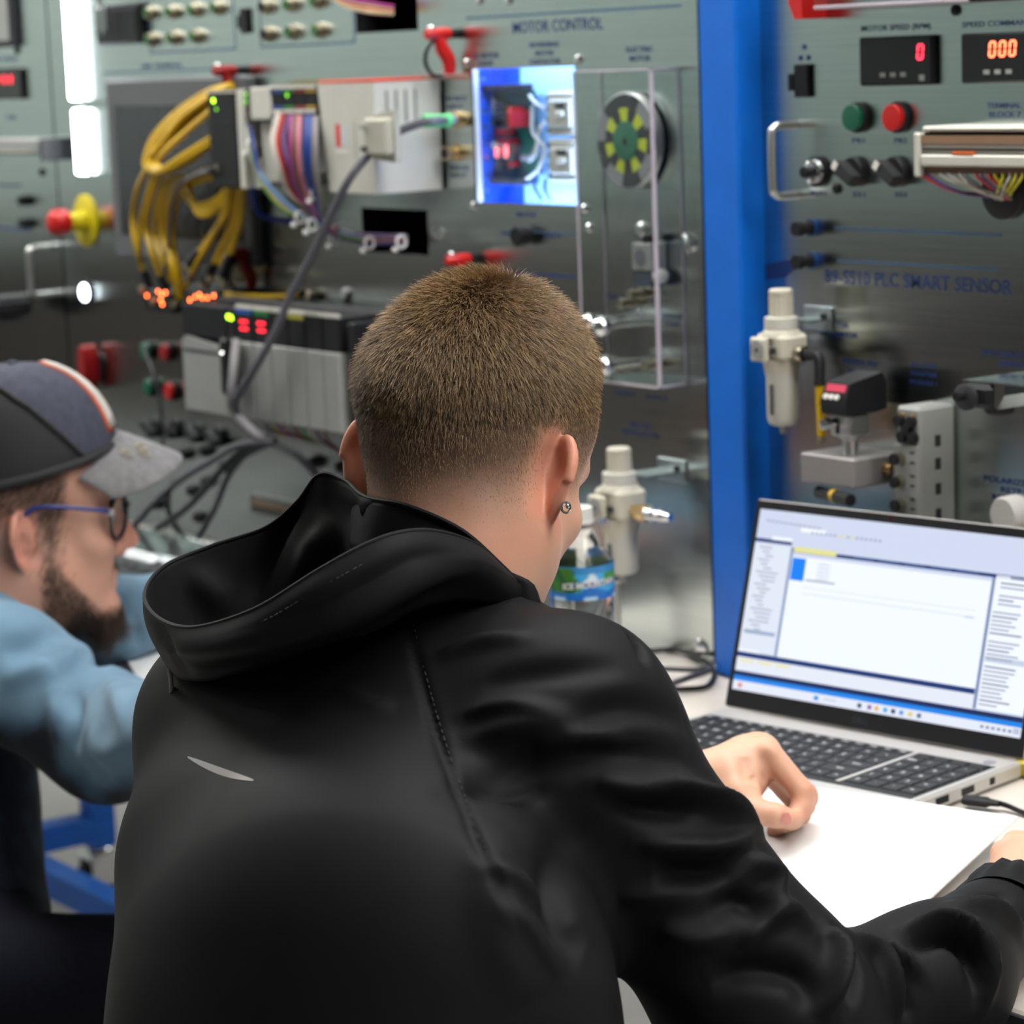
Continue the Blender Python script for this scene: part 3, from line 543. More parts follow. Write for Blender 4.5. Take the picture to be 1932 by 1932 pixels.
for u in (.2, .42, .64):
    p = onface(u, .28, .0002); MB().lathe(p, nz, [(0, .0032), (.002, .0028)], 10).build('key', M_WHITE, t)
# IO-Link master module
A_, B_ = at(1690, 765, .05), at(1738, 1000, .05); x0, x1, z1, z0 = A_[0], B_[0], A_[2], at(1738, 1010, .05)[2]
t = thing('io_link_module', 'tall pale grey connector module with round black sockets', 'module', ((x0+x1)/2, -.025, z0))
zs = at(1710, 838, .05)[2]
MB().box(x0, x1, -.05, -.0006, z0, z1, .003).build('body', M_GREY, t)
MB().box(x0-.001, x1+.001, -.0535, -.0502, z0, zs, .002).build('front_cover', M_GREY, t)
for u, v in ((.2, .62), (.72, .62), (.52, .40), (.34, .2), (.8, .2)): MB().lathe((x0+(x1-x0)*u, -.0502, zs+(z1-zs)*v), (0, -1, 0), [(0, .0058), (.006, .0058), (.0062, .0045)], 14).build('upper_socket', M_BLACK, t)
for u in (.3, .7): MB().lathe((x0+(x1-x0)*u, -.0502, zs+(z1-zs)*.78), (0, -1, 0), [(0, .003), (.003, .0025)], 10).build('cap_screw', M_BRASS, t)
for v in (.84, .58, .32, .06):
    o = MB().lathe((x0+(x1-x0)*.28, -.0536, z0+(zs-z0)*v), (0, -1, 0), [(0, .0068), (.007, .0068), (.0072, .005)], 16).build('socket', M_GOLD, t)
    MB().lathe((x0+(x1-x0)*.28, -.0610, z0+(zs-z0)*v), (0, -1, 0), [(0, .006), (.003, .0058)], 14).build('dust_cap', M_BLACK, o)
    for dv in (.08, -.03): MB().box(x0+(x1-x0)*.68, x0+(x1-x0)*.86, -.0540, -.0536, z0+(zs-z0)*(v+dv)-.001, z0+(zs-z0)*(v+dv)+.001).build('printed_mark', M_DARK, t)
for v in (.1, .3, .5, .68): MB().box(x1+.0002, x1+.0004, -.030, -.022, z0+(z1-z0)*v, z0+(z1-z0)*(v+.09)).build('side_print', M_DARK, t)
# photoelectric sensor
cc = at(1870, 745, .06); x, z = cc[0], cc[2]; t = thing('photoelectric_sensor', 'black block photoelectric sensor on a chrome bracket', 'sensor', (x, -.06, z))
MB().box(x-.015, x+.022, -.085, -.030, z-.010, z+.013, .005).build('body', M_BLACK, t)
MB().lathe((x-.006, -.0855, z), (0, -1, 0), [(0, .014), (.004, .014), (.005, .012)], 20, sc=(1, .9)).build('lens_ring', M_DARK, t)
MB().lathe((x-.006, -.0912, z+.002), (0, -1, 0), [(0, .0045), (.010, .0045)], 12).build('adjuster', M_BLACK, t)
MB().lathe((x+.006, -.055, z-.0102), (0, 0, -1), [(0, .015), (.006, .014), (.008, .011)], 20).build('lock_nut', M_RUBBER, t)
MB().box(x-.018, x+.06, -.080, -.0006, z+.0135, z+.0152).prism([(x+.023, z-.008), (x+.026, z-.010), (x+.036, z+.004), (x+.036, z+.0134), (x+.023, z+.0134)], -.08, -.035).build('bracket', M_CHROME, t)
MB().lathe((at(1893, 972, .02)[0], -.0006, at(1893, 972, .02)[2]), (0, -1, 0), [(0, .018), (.018, .018), (.021, .016)], 24).build('reflector_puck', M_WHITE, label='round white reflector puck just above the laptop lid', cat='reflector')
# clear cover, red guard and dark frame along the top of the right panel
A_, B_ = at(1535, 18, .04), at(1782, 6, .04); zc = (A_[2]+B_[2])/2; t = thing('clear_cover', 'clear acrylic cover cut off by the top edge on the right panel', 'cover', ((A_[0]+B_[0])/2, -.0006, zc))
MB().box(A_[0], B_[0], -.0405, -.0385, zc+.004, zc+.2).box(A_[0], A_[0]+.002, -.0384, -.0006, zc+.004, zc+.2).box(B_[0]-.002, B_[0], -.0384, -.0006, zc+.004, zc+.2).build('cover_walls', M_ACRYL, t)
MB().box(A_[0], B_[0], -.0405, -.0006, zc, zc+.0038, .0008).build('bottom_edge', M_ACRED, t)
A_ = at(1507, 36, .03); MB().prism([(A_[0]-.010, A_[2]+.05), (A_[0]-.010, A_[2]+.016), (A_[0]-.001, A_[2]), (A_[0]+.010, A_[2]), (A_[0]+.010, A_[2]+.05)], -.035, -.0006).build('red_lockout', M_RED, label='red plastic lockout guard at the top beside the blue post', cat='lockout')
A_ = at(1828, 4, .004); MB().box(A_[0], A_[0]+.3, -.008, -.0006, A_[2], A_[2]+.15, .002).build('display_frame', M_METER, label='black display frame cut by the top right corner', cat='display')
# ================================================================== motor control window
a, c, d, e = MC; t = thing('motor_control_box', 'blue lit recessed box with circuit board and contactors', 'enclosure', ((a+c)/2, .0, d)); D = .062
M_BLUEIN = mat('blue_box_lining', S(20, 92, 235), .35, var=.04); M_LEDW = glow('led_strip_cold', (.55, .75, 1), 45); M_BLIT = mat('pale_blue_plate', S(170, 215, 255), .4, var=.03)
m_ = .016; a2, c2, d2, e2 = a-m_, c+m_, d-m_, e+m_
q = MB()
q.quad((a2, D, d2), (c2, D, d2), (c2, D, e2), (a2, D, e2)); q.quad((a2, .0034, d2), (a2, D, d2), (a2, D, e2), (a2, .0034, e2)); q.quad((c2, .0034, d2), (c2, D, d2), (c2, D, e2), (c2, .0034, e2)); q.quad((a2, .0034, d2), (c2, .0034, d2), (c2, D, d2), (a2, D, d2)); q.quad((a2, .0034, e2), (c2, .0034, e2), (c2, D, e2), (a2, D, e2))
q.build('box_lining', M_BLUEIN, t)
W_, H_ = c-a, e-d
ux = lambda u, y: a+W_*u-1.376*y
MB().box(ux(.52, D), c2-.004, D-.004, D-.001, d2+.002, e2-.002).build('back_plate', M_BLIT, t)
MB().box(c+.004, c+.010, .006, .012, d, e).build('led_strip', M_LEDW, t); MB().box(a, c, .006, .012, e+.004, e+.010).build('led_strip', M_LEDW, t); MB().box(a, c, .006, .012, d-.010, d-.004).build('led_strip', M_LEDW, t)
MB().box(a2+.001, a2+.003, .012, .020, d2+.004, e2-.004).build('side_trim', M_WHITE, t)
for i in range(8):
    zz = d+.012+i*(H_-.024)/7; MB().lathe((a2+.0002, .028, zz), (1, 0, 0), [(0, .003), (.002, .0025)], 10).build('rivet', M_CHROME, t)
pcb = MB().box(ux(0, .042)+W_*.20, ux(0, .042)+W_*.62, .042, .045, d+H_*.13, e-H_*.17).build('circuit_board', mat('pcb_green', S(20, 92, 74), .4, var=.15, scale=60), t)
rs = random.Random(3)
MB().box(ux(0, .042)+W_*.19, ux(0, .042)+W_*.62, .026, .0418, e-H_*.17, e-H_*.12, .001).build('header', M_BLACK, pcb); MB().box(ux(0, .042)+W_*.22, ux(0, .042)+W_*.56, .03, .0418, d+H_*.12, d+H_*.17, .001).build('header', M_DARK, pcb)
for (u, v, w_, h_, dep, m) in ((.56, .62, .03, .12, .03, M_RED), (.40, .52, .09, .05, .02, M_DRED), (.42, .45, .11, .04, .02, M_DRED), (.50, .68, .05, .06, .02, M_RED), (.30, .60, .05, .07, .015, M_DARK), (.34, .72, .07, .05, .012, M_DARK), (.27, .42, .04, .05, .012, M_LGREY), (.28, .72, .03, .12, .01, M_GREY), (.30, .27, .05, .06, .012, M_DARK), (.44, .28, .06, .04, .012, M_DRED), (.38, .64, .06, .06, .018, M_DARK)):
    MB().box(ux(0, .042)+W_*(u-w_/2), ux(0, .042)+W_*(u+w_/2), .0418-dep, .0418, d+H_*(v-h_/2), d+H_*(v+h_/2), .001).build('component', m, pcb)
q = MB()
for k in (0, 1):
    for j in (0, .6): seg_digit(q, ux(0, .042)+W_*(.27+k*.09), d+H_*(.36+j*.06), .006, .010, 'abcdefg', .0016, .036)
q.build('led_digit', glow('led_pink', (1, .22, .25), 3), pcb)
for k, (v0, v1) in enumerate(((.50, .82), (.16, .47))):
    ct = MB().box(ux(0, .012)+W_*.73, ux(.985, .012), .012, .055, d+H_*v0, d+H_*v1, .002).box(ux(0, .012)+W_*.76, ux(.97, .012), .008, .012, d+H_*(v0+.06), d+H_*(v1-.06), .0015).build('contactor', M_LGREY, t)
    for i in range(4): MB().lathe((ux(0, .012)+W_*.745, .0118, d+H_*(v0+.045+i*.075)), (0, -1, 0), [(0, .0028), (.0015, .0024)], 10).build('terminal_screw', M_DARK, ct)
    MB().box(ux(0, .012)+W_*.85, ux(0, .012)+W_*.92, .005, .008, d+H_*(v0+.14), d+H_*(v0+.18), .001).build('indicator', M_WHITE, ct); MB().box(ux(0, .012)+W_*.84, ux(0, .012)+W_*.93, .0065, .008, d+H_*(v0+.2), d+H_*(v0+.24), .0005).build('vent', M_DARK, ct)
for i, (pts, k) in enumerate(([((.52, .16), (.66, .24), (.70, .40), (.62, .52), (.60, .72)), 'white'], [((.55, .30), (.64, .36), (.66, .54), (.74, .60)), 'white'], [((.60, .20), (.62, .10), (.66, .0)), 'blue'], [((.70, .16), (.72, .08), (.74, .0)), 'blue'], [((.66, .46), (.60, .34), (.48, .32)), 'grey'], [((.58, .80), (.66, .74), (.72, .70)), 'white'])):
    MB().tube([(ux(u, .030), .030-.004*(j % 2), d+.002+(H_-.004)*v) for j, (u, v) in enumerate(pts)], .0022 if k != 'grey' else .003, 7, sm=5).build('lead', wm(k), t)
MB().box(a, c, -.0020, -.0004, d, e).build('window_pane', M_ACRYL, t)
# ================================================================== acrylic guard and electric motor
gx0, gx1 = at(1088, 400, .04)[0], at(1236, 430, .04)[0]; gz1, gz0 = at(1235, 129, .04)[2], at(1245, 735, .04)[2]; gh = .040
t = thing('acrylic_guard', 'tall clear acrylic guard over the motor disc and valve fittings', 'guard', ((gx0+gx1)/2, -.0006, gz0)); w3 = .003
MB().box(gx0+.004, gx1-.004, -gh, -gh+.0022, gz0+.004, gz1-.004).box(gx0, gx0+.002, -gh+.004, -.0006, gz0+.004, gz1-.004).box(gx1-.002, gx1, -gh+.004, -.0006, gz0+.004, gz1-.004).box(gx0, gx1, -gh+.004, -.0006, gz1-.002, gz1).box(gx0, gx1, -gh+.004, -.0006, gz0, gz0+.002).build('clear_panel', M_ACRYL, t)
for nm, b_ in (('edge_bar', (gx1-.0038, gx1, -gh, -gh+.0038, gz0, gz1)), ('edge_bar', (gx0, gx0+.0022, -gh, -gh+.0022, gz0, gz1)), ('edge_bar', (gx0, gx1, -gh, -gh+.0022, gz0, gz0+.0025)), ('edge_bar', (gx0, gx1, -gh, -gh+.002, gz1-.002, gz1)), ('edge_bar', (gx1-.002, gx1, -gh, -.0006, gz0, gz0+.003)), ('edge_bar', (gx1-.002, gx1, -gh, -.0006, gz1-.0025, gz1)), ('edge_bar', (gx1-.0012, gx1, -.0026, -.0008, gz0, gz1)), ('edge_bar', (gx0, gx0+.0012, -.0026, -.0008, gz0, gz1))):
    MB().box(*b_, .0004).build(nm, M_ACRED, t)
mc = at(1181, 266, .016); x, z = mc[0], mc[2]; R_ = (at(1181, 173, .016)[2]-at(1181, 358, .016)[2])/2
t = thing('motor_disc', 'round motor encoder disc with green hub and black and yellow marks', 'motor', (x, 0, z-R_))
MB().lathe((x, -.0006, z), (0, -1, 0), [(0, R_*.80), (.0030, R_*.80)], 32).build('housing', M_DARK, t)
MB().lathe((x, -.0038, z), (0, -1, 0), [(0, R_*.97), (.002, R_), (.010, R_), (.0115, R_*.97)], 48).build('rim', M_ALU, t)
def sector(r0, r1, a0, a1, y0, y1, n=6):
    A = np.linspace(a0, a1, n); return [(x+r1*math.cos(q_), z+r1*math.sin(q_)) for q_ in A]+[(x+r0*math.cos(q_), z+r0*math.sin(q_)) for q_ in A[::-1]]
def ring_seg(r0, r1, a0, a1, y0, y1, n=6):
    q = MB(); A = np.linspace(a0, a1, n)
    for i in range(n-1): q.prism([(x+r0*math.cos(A[i]), z+r0*math.sin(A[i])), (x+r1*math.cos(A[i]), z+r1*math.sin(A[i])), (x+r1*math.cos(A[i+1]), z+r1*math.sin(A[i+1])), (x+r0*math.cos(A[i+1]), z+r0*math.sin(A[i+1]))], y0, y1)
    return q
M_DGRY = mat('disc_grey', S(140, 140, 146), .5); M_DBLK = mat('disc_black', S(44, 44, 52), .5); M_DYEL = mat('disc_yellow', S(196, 208, 48), .5); M_DGRN = mat('disc_green', S(38, 110, 84), .5, var=.12)
for i in range(9):
    a0 = math.radians(100+i*40); ring_seg(R_*.68, R_*.955, a0, a0+math.radians(40), -.0160, -.0154, 5).build('outer_mark', M_DBLK if i % 2 == 0 else M_DGRY, t)
for i in range(14):
    a0 = math.radians(82+i*360/14); ring_seg(R_*.38, R_*.68, a0, a0+math.radians(360/14), -.0162, -.0154, 4).build('inner_mark', M_DYEL if i % 2 == 0 else M_DBLK, t)
MB().lathe((x, -.0154, z), (0, -1, 0), [(0, R_*.40), (.002, R_*.40), (.0025, R_*.34)], 32).build('hub', M_DGRN, t); MB().lathe((x, -.0181, z), (0, -1, 0), [(0, .004), (.001, .003)], 12).build('shaft', M_DARK, t)
for i in range(6):
    an = math.radians(i*60+20); MB().lathe((x+R_*.93*math.cos(an), -.0162, z+R_*.93*math.sin(an)), (0, -1, 0), [(0, .0016), (.001, .0012)], 8).build('rim_screw', M_CHROME, t)
# solenoid valve, fittings and chrome balls behind the guard
A_, B_ = at(1190, 458, .026), at(1226, 512, .026); x0, x1, z1, z0 = A_[0], B_[0], A_[2], at(1226, 512, .026)[2]
t = thing('solenoid_valve', 'small grey solenoid valve behind the clear guard', 'valve', ((x0+x1)/2, -.013, z0))
MB().box(x0, x1, -.026, -.0006, z0, z1, .0015).build('coil', M_GREY, t); MB().lathe(((x0+x1)/2, -.0262, (z0+z1)/2), (0, -1, 0), [(0, .009), (.0008, .009)], 20).build('dial', mat('dial_grey', S(110, 110, 120), .5), t)
MB().lathe(((x0+x1)/2+.004, -.014, z1+.0002), (0, 0, 1), [(0, .009), (.008, .009), (.009, .007)], 16).build('top_cap', M_BLACK, t)
MB().box(x0+.001, x1, -.024, -.0006, z0-.018, z0-.0004, .001).build('base', mat('steel_blue_grey', S(86, 96, 108), .4, .4), t); MB().lathe((x1+.001, -.016, z0-.006), (1, 0, 0), [(0, .008), (.010, .008), (.011, .006)], 14).build('side_fitting', M_LGREY, t)
for i, (x_, y_, r_) in enumerate(((1135, 616, .0120), (1141, 690, .0120), (1110, 606, .0090))):
    p = at(x_, y_, .045); t = thing('ball_knob', ('upper', 'lower', 'half hidden')[i]+' polished chrome ball knob by the head, under the clear guard', 'knob', (p[0], -.045, p[2]-r_))
    MB().sphere((p[0], -.045, p[2]), r_, 20).build('ball', M_CHROME, t); MB().cyl((p[0], -.045+r_*.9, p[2]), (p[0], -.0006, p[2]), .004, n=12).build('stem', M_CHROME, t)
for i, (x_, y_) in enumerate(((1226, 690), (1160, 690), (1178, 572), (1196, 556))):
    p = at(x_, y_, .015); MB().lathe((p[0], -.0006, p[2]), (0, -1, 0), [(0, .007), (.006, .007), (.0065, .005), (.016, .005), (.0165, .0065), (.022, .006)], 12).build('air_fitting', M_GOLD, label=('brass air fitting at the lower right inside the guard', 'brass air fitting beside the lower chrome ball', 'small brass ring fitting under the solenoid valve', 'brass elbow fitting touching the solenoid valve')[i], cat='fitting')
p = at(1188, 600, .02); MB().tube([at(1165, 596, .03), at(1178, 606, .03), at(1195, 605, .025), at(1206, 590, .02), at(1196, 578, .015)], .006, 10).build('clear_tube', M_CLEAR, label='short clear air tube looping between brass fittings', cat='tube')
p = at(998, 443); MB().lathe((p[0], -.0005, p[2]), (0, -1, 0), [(0, .010), (.006, .010), (.007, .012), (.018, .012), (.020, .010)], 20).build('black_rotary_dial', M_BLACK, label='round black control knob below the blue lit box', cat='knob')
# red toggle clamps
def clamp(px, py, label, m=M_RED, lever=True, strap=True, k=1.0):
    p = at(px, py); x, z = p[0], p[2]; t = thing('toggle_clamp', label, 'clamp', (x, -.0005, z))
    MB().lathe((x, -.0005, z), (0, -1, 0), [(0, .006*k), (.010*k, .006*k)], 14).build('stud', M_BLACK, t)
    MB().lathe((x, -.0108*k, z), (0, -1, 0), [(0, .007*k), (.004*k, .0078*k), (.030*k, .0072*k), (.034*k, .005*k)], 16).build('barrel', m, t)
    MB().sphere((x-.001, -.036*k, z+.0068*k), .0048*k, 12).build('screw_head', M_CHROME, t)
    if lever: MB().tube([(x, -.026*k, z-.004*k), (x+.001, -.022*k, z-.018*k), (x+.003, -.015*k, z-.032*k), (x+.003, -.014*k, z-.048*k)], lambda q_: (.0065+.0022*math.sin(q_*3.1))*k, 10).build('lever', m, t)
    if strap: MB().tube([(x, -.032*k, z-.006*k), (x, -.044*k, z-.018*k), (x, -.047*k, z-.034*k), (x, -.038*k, z-.048*k), (x+.001, -.024*k, z-.051*k)], .0026*k, 8).build('strap', M_BLACK, t)
clamp(861, 63, 'bright red toggle clamp with black strap near the motor control title'); clamp(898, 487, 'red toggle clamp just above the cropped hair', strap=False); clamp(456, 132, 'dark red toggle clamp above the small controller', M_DRED, True, False)
clamp(486, 476, 'dark red toggle clamp below the yellow cable coil', M_DRED)
# vertical light bar
M_BAR = glow('light_bar_white', (.86, .93, 1), 16)
t = thing('light_bar', 'glaring white vertical light bar in two sections', 'light', (-1.47, -.02, 1.27))
for y0, y1, xa, xb, ya, yb in ((-90, 192, 103, 160, 148, 168), (203, 332, 127, 172, 131, 178)):
    h = .007; P0, P1 = at((108+158)/2 if y0 < 0 else 149, max(0, y0), h), at(142 if y0 < 0 else 155, y1, h); x = (P0[0]+P1[0])/2; zt_ = P0[2]+(.45 if y0 < 0 else 0)
    MB().box(x-.015, x+.015, -h+.0042, -.0006, P1[2], zt_, .002).build('housing', M_ALU, t); MB().box(x-.0185, x+.0185, -h-.003, -h+.0038, P1[2]+.002, zt_-.002, .004).build('diffuser', M_BAR, t)
p = at(190, 40, .03); t = thing('key_ring', 'shiny bunch of chrome pieces hanging beside the light bar', 'keys', (p[0], -.03, p[2]-.02))
MB().tube([(p[0]+.006*math.cos(q_), -.03, p[2]+.03+.012*math.sin(q_)) for q_ in np.linspace(0, 6.28, 10)[:-1]], .0016, 6, closed=True, sm=3).build('ring', M_CHROME, t)
for i in range(4): MB().box(p[0]-.012+i*.006, p[0]-.008+i*.006, -.034+.002*i, -.032+.002*i, p[2]-.02+.006*(i % 2), p[2]+.02, .0008).build('key', M_CHROME, t)
MB().lathe((p[0]+.0, -.03, p[2]+.045), (0, 1, 0), [(0, .003), (.0294, .003)], 8).build('hook', M_CHROME, t)
# ================================================================== operator screen behind the cables
A_, B_ = at(197, 150, .02), at(480, 484, .02); x0, x1 = at(206, 300, .02)[0], at(470, 300, .02)[0]; z1, z0 = at(210, 150, .02)[2], at(216, 484, .02)[2]
t = thing('operator_screen', 'large grey framed operator screen behind the yellow cable coil', 'screen', ((x0+x1)/2, -.0006, z0))
MB().box(x0, x1, -.02, -.0006, z0, z1, .004).build('bezel', mat('screen_bezel', S(98, 100, 102), .45, .2, var=.03), t)
sx0, sz1, sz0 = at(221, 300, .021)[0], at(221, 200, .021)[2], at(238, 442, .021)[2]
MB().box(sx0, x1-(sx0-x0), -.0212, -.0202, sz0, sz1).build('glass', mat('dark_screen', (.03, .032, .038), .15), t)
# ================================================================== small controller
h = .10; X = lambda px, py=260, hh=h: at(px, py, hh)[0]
zt_, zb = at(425, 170, h)[2], at(425, 355, h)[2]
t = thing('small_controller', 'small modular controller with black processor module and white modules', 'controller', ((X(395)+X(745))/2, -.0006, zb))
MB().box(X(394), X(448), -h, -.004, zb, zt_, .003).build('processor_module', M_BLACK, t)
MB().box(X(394), X(448), -h-.001, -h-.0002, zt_-.0035, zt_-.001).box(X(449), X(459), -h, -.004, zb, zt_, .001).build('white_trim', M_LGREY, t)
MB().box(X(404), X(438), -h-.0008, -h-.0002, at(420, 232, h)[2], at(420, 229, h)[2]).build('door_line', M_DARK, t)
G_LED = glow('led_green', (.45, 1, .02), 7); G_LED2 = glow('led_green_dim', (.2, .7, .03), 2.0)
for x_, y_, r_, m in ((402, 190, .0032, G_LED), (408, 206, .0022, G_LED2)): p = at(x_, y_, h+.0005); MB().lathe((p[0], -h-.0002, p[2]), (0, -1, 0), [(0, r_), (.0008, r_*.7)], 10).build('status_led', m, t)
MB().box(X(460), X(474), -h+.006, -.004, at(466, 215, h)[2], zt_+.001, .001).build('io_head', M_BLACK, t)
for y_ in (178, 192): p = at(462, y_, h-.006); MB().lathe((p[0]+.003, -h+.0058, p[2]), (0, -1, 0), [(0, .0022), (.0008, .0015)], 8).build('status_led', G_LED2, t)
MB().box(X(475), X(512), -h, -.004, at(490, 226, h)[2], at(490, 165, h)[2], .0015).build('power_module', M_LGREY, t)
MB().box(X(478), X(508), -h+.012, -.004, at(490, 345, h)[2], at(490, 230, h)[2], .0015).build('power_base', M_LGREY, t)
MB().box(X(460), X(474), -h+.012, -.004, zb, at(466, 300, h)[2], .001).build('base_foot', M_LGREY, t)
for i, k in enumerate(('blue', 'green', 'red', 'yellow')):
    xa, xb = X(513+i*21), X(533+i*21); m_ = mat('tab_'+k, {'blue': S(40, 90, 170), 'green': S(50, 150, 60), 'red': S(150, 40, 40), 'yellow': S(200, 160, 50)}[k], .5)
    md = MB().box(xa, xb, -h+.004, -.004, at(550, 218, h)[2], at(550, 162, h)[2], .0008).build('io_module', M_BLACK, t)
    MB().box(xa+.001, xb-.001, -h+.0005, -h+.0038, at(550, 168, h)[2], at(550, 161, h)[2], .0005).build('marker_tab', M_LGREY, md); MB().box(xa+.001, xb-.001, -h+.002, -h+.0038, at(550, 175, h)[2], at(550, 170, h)[2]).build('colour_tab', m_, md)
    MB().box(xa+.001, xb-.001, -h+.0005, -h+.0038, at(550, 214, h)[2], at(550, 207, h)[2], .0005).build('wire_clamp', M_LGREY, md); MB().box(xa+.001, xb-.001, -h+.002, -h+.0038, at(550, 204, h)[2], at(550, 200, h)[2]).build('colour_tab', m_, md)
    MB().box(xa, xb, -h+.03, -.004, zb+.02, at(550, 219, h)[2], .0008).build('module_base', M_GREY, md)
p = at(537, 180, h); MB().lathe((p[0], -h+.0036, p[2]), (0, -1, 0), [(0, .003), (.001, .002)], 10).build('status_led', G_LED2, t)
# large white drive module, its left edge slanting back at the bottom
poly = [(X(598, 160), at(600, 158, h)[2]), (X(706, 160), at(700, 156, h)[2]), (X(712, 360), at(705, 366, h)[2]), (X(623, 360), at(625, 362, h)[2])]
MB().prism(poly, -h, -.004).build('drive_module', M_LGREY, t)
xr = X(706, 160)
for i in range(4): MB().box(xr+.0012+.0016*0, xr+.0022, -.085+i*.014, -.082+i*.014, at(720, 230, .06)[2], at(720, 170, .06)[2]).build('cooling_fin', M_GREY, t)
MB().box(X(602), X(704), -h+.002, -.02, at(650, 157, h)[2]+.0005, at(650, 157, h)[2]+.004, .001).build('top_strip', mat('orange_red_plastic', S(214, 60, 34), .45), t)
p0, p1 = at(633, 234, h), at(643, 277, h); MB().box(p0[0], p1[0], -h-.0006, -h-.0002, p1[2], p0[2]).build('red_label', mat('red_label', S(222, 70, 70), .5), t)
p0, p1 = at(645, 236, h), at(656, 277, h); MB().box(p0[0], p1[0], -h-.0005, -h-.0002, p1[2], p0[2]).build('grey_label', mat('pale_label', S(206, 206, 214), .5), t)
p0, p1 = at(634, 282, h), at(658, 289, h); MB().box(p0[0], p1[0], -h-.0005, -h-.0002, p1[2], p0[2]).build('white_label', M_WHITE, t)
p0, p1 = at(668, 228, h), at(673, 300, h); MB().box(p0[0], p1[0], -h-.0004, -h-.0002, p1[2], p0[2]).build('door_groove', M_GREY, t)
# grey serial plug on its face
p0, p1 = at(682, 218, h+.02), at(728, 302, h+.02)
t2 = thing('serial_plug', 'grey serial plug with thumb screws on the white drive module', 'plug', ((p0[0]+p1[0])/2, -h-.01, p1[2]))
MB().box(p0[0], p1[0], -h-.02, -h-.0006, p1[2]+.004, p0[2]-.003, .004).prism([(p0[0]+.01, p1[2]), (p1[0]+.004, p1[2]-.004), (p1[0]+.004, p0[2]+.006), (p0[0]+.01, p0[2])], -h-.008, -h-.0006).build('shell', mat('plug_grey', S(178, 176, 160), .5), t2)
for z_ in (.25, .75): MB().lathe((p0[0]+.006, -h-.0202, p1[2]+(p0[2]-p1[2])*z_), (0, -1, 0), [(0, .0035), (.006, .003)], 10).build('thumb_screw', M_DARK if z_ < .5 else M_GREY, t2)
# ================================================================== large controller rack
h = .12; X = lambda px, py=690: at(px, py, h)[0]; Zt, Zb, Zm = at(500, 588, h)[2], at(500, 795, h)[2], at(500, 650, h)[2]
t = thing('controller_rack', 'long black controller rack with grey module doors behind the student', 'controller', ((X(345)+X(650))/2, -.0006, Zb))
MB().box(X(343), X(652), -.06, -.0006, Zb, Zt+.004, .003).build('chassis', M_BLACK, t)
mods = [(346, 428, 'power'), (429, 446, 'gap')]+[(447+i*32.5, 478+i*32.5, 'io') for i in range(6)]
for i, (a_, b_, k) in enumerate(mods):
    xa, xb = X(a_)+.0005, X(b_)-.0005
    md = MB().box(xa, xb, -h+.002, -.0604, Zm, Zt, .001).build('module', M_BLACK, t)
    if k == 'gap': MB().box(xa, xb, -h+.012, -.0604, Zb, Zm-.0006, .001).build('port_bay', M_BLACK, md); continue
    if k == 'power':
        MB().prism([(xa, Zm-.006), (xa, Zb), (xb, Zb), (xb, Zm-.0006-.012), (xa+.01, Zm-.0006)], -h, -.0604).build('door', M_GREY, md)
        MB().box(xa+.003, xb-.012, -h-.0004, -h-.0001, Zm-.022, Zm-.018).build('nameplate', M_DARK, md)
    else:
        MB().box(xa, xb, -h, -.0604, Zb, Zm-.0006, .0015).build('door', M_GREY, md)
        for u in (.3, .62): MB().box(xa+(xb-xa)*u, xa+(xb-xa)*u+.0006, -h-.0003, -h-.0001, Zb+.004, Zm-.006).build('door_groove', mat('groove_grey', S(120, 122, 120), .5), md)
        MB().box(xa+.001, xb-.001, -h+.001, -h+.006, Zt+.0002, Zt+.005, .0005).build('marker_tab', M_LGREY, md)
        cm = ['blue', 'green', None, 'yellow', None, None][i-2]
        if cm: MB().box(xa+.001, xb-.001, -h+.0012, -h+.0019, Zt-.006, Zt-.0005).build('colour_tab', mat('tab2_'+cm, {'blue': S(26, 84, 170), 'green': S(24, 116, 56), 'yellow': S(170, 164, 50)}[cm], .5), md)
        if i in (2, 3):
            for v in (.62, .40):
                z_ = Zm+(Zt-Zm)*v; q = MB()
                for u in (.35, .6): q.box(xa+(xb-xa)*u-.003, xa+(xb-xa)*u+.004, -h+.0011, -h+.0019, z_-.0016, z_+.0016)
                q.build('led_row', glow('led_red_row', (1, .02, .04), 4), md)
for x_, y_ in ((428, 598), (434, 600)): p = at(x_, y_, h); MB().lathe((p[0], -h+.0018, p[2]), (0, -1, 0), [(0, .0035), (.001, .002)], 10).build('status_led', G_LED, t)
MB().box(X(652)+.001, X(652)+.018, -h+.004, -.0006, Zb, Zt-.004, .002).build('end_cap', M_BLACK, t)
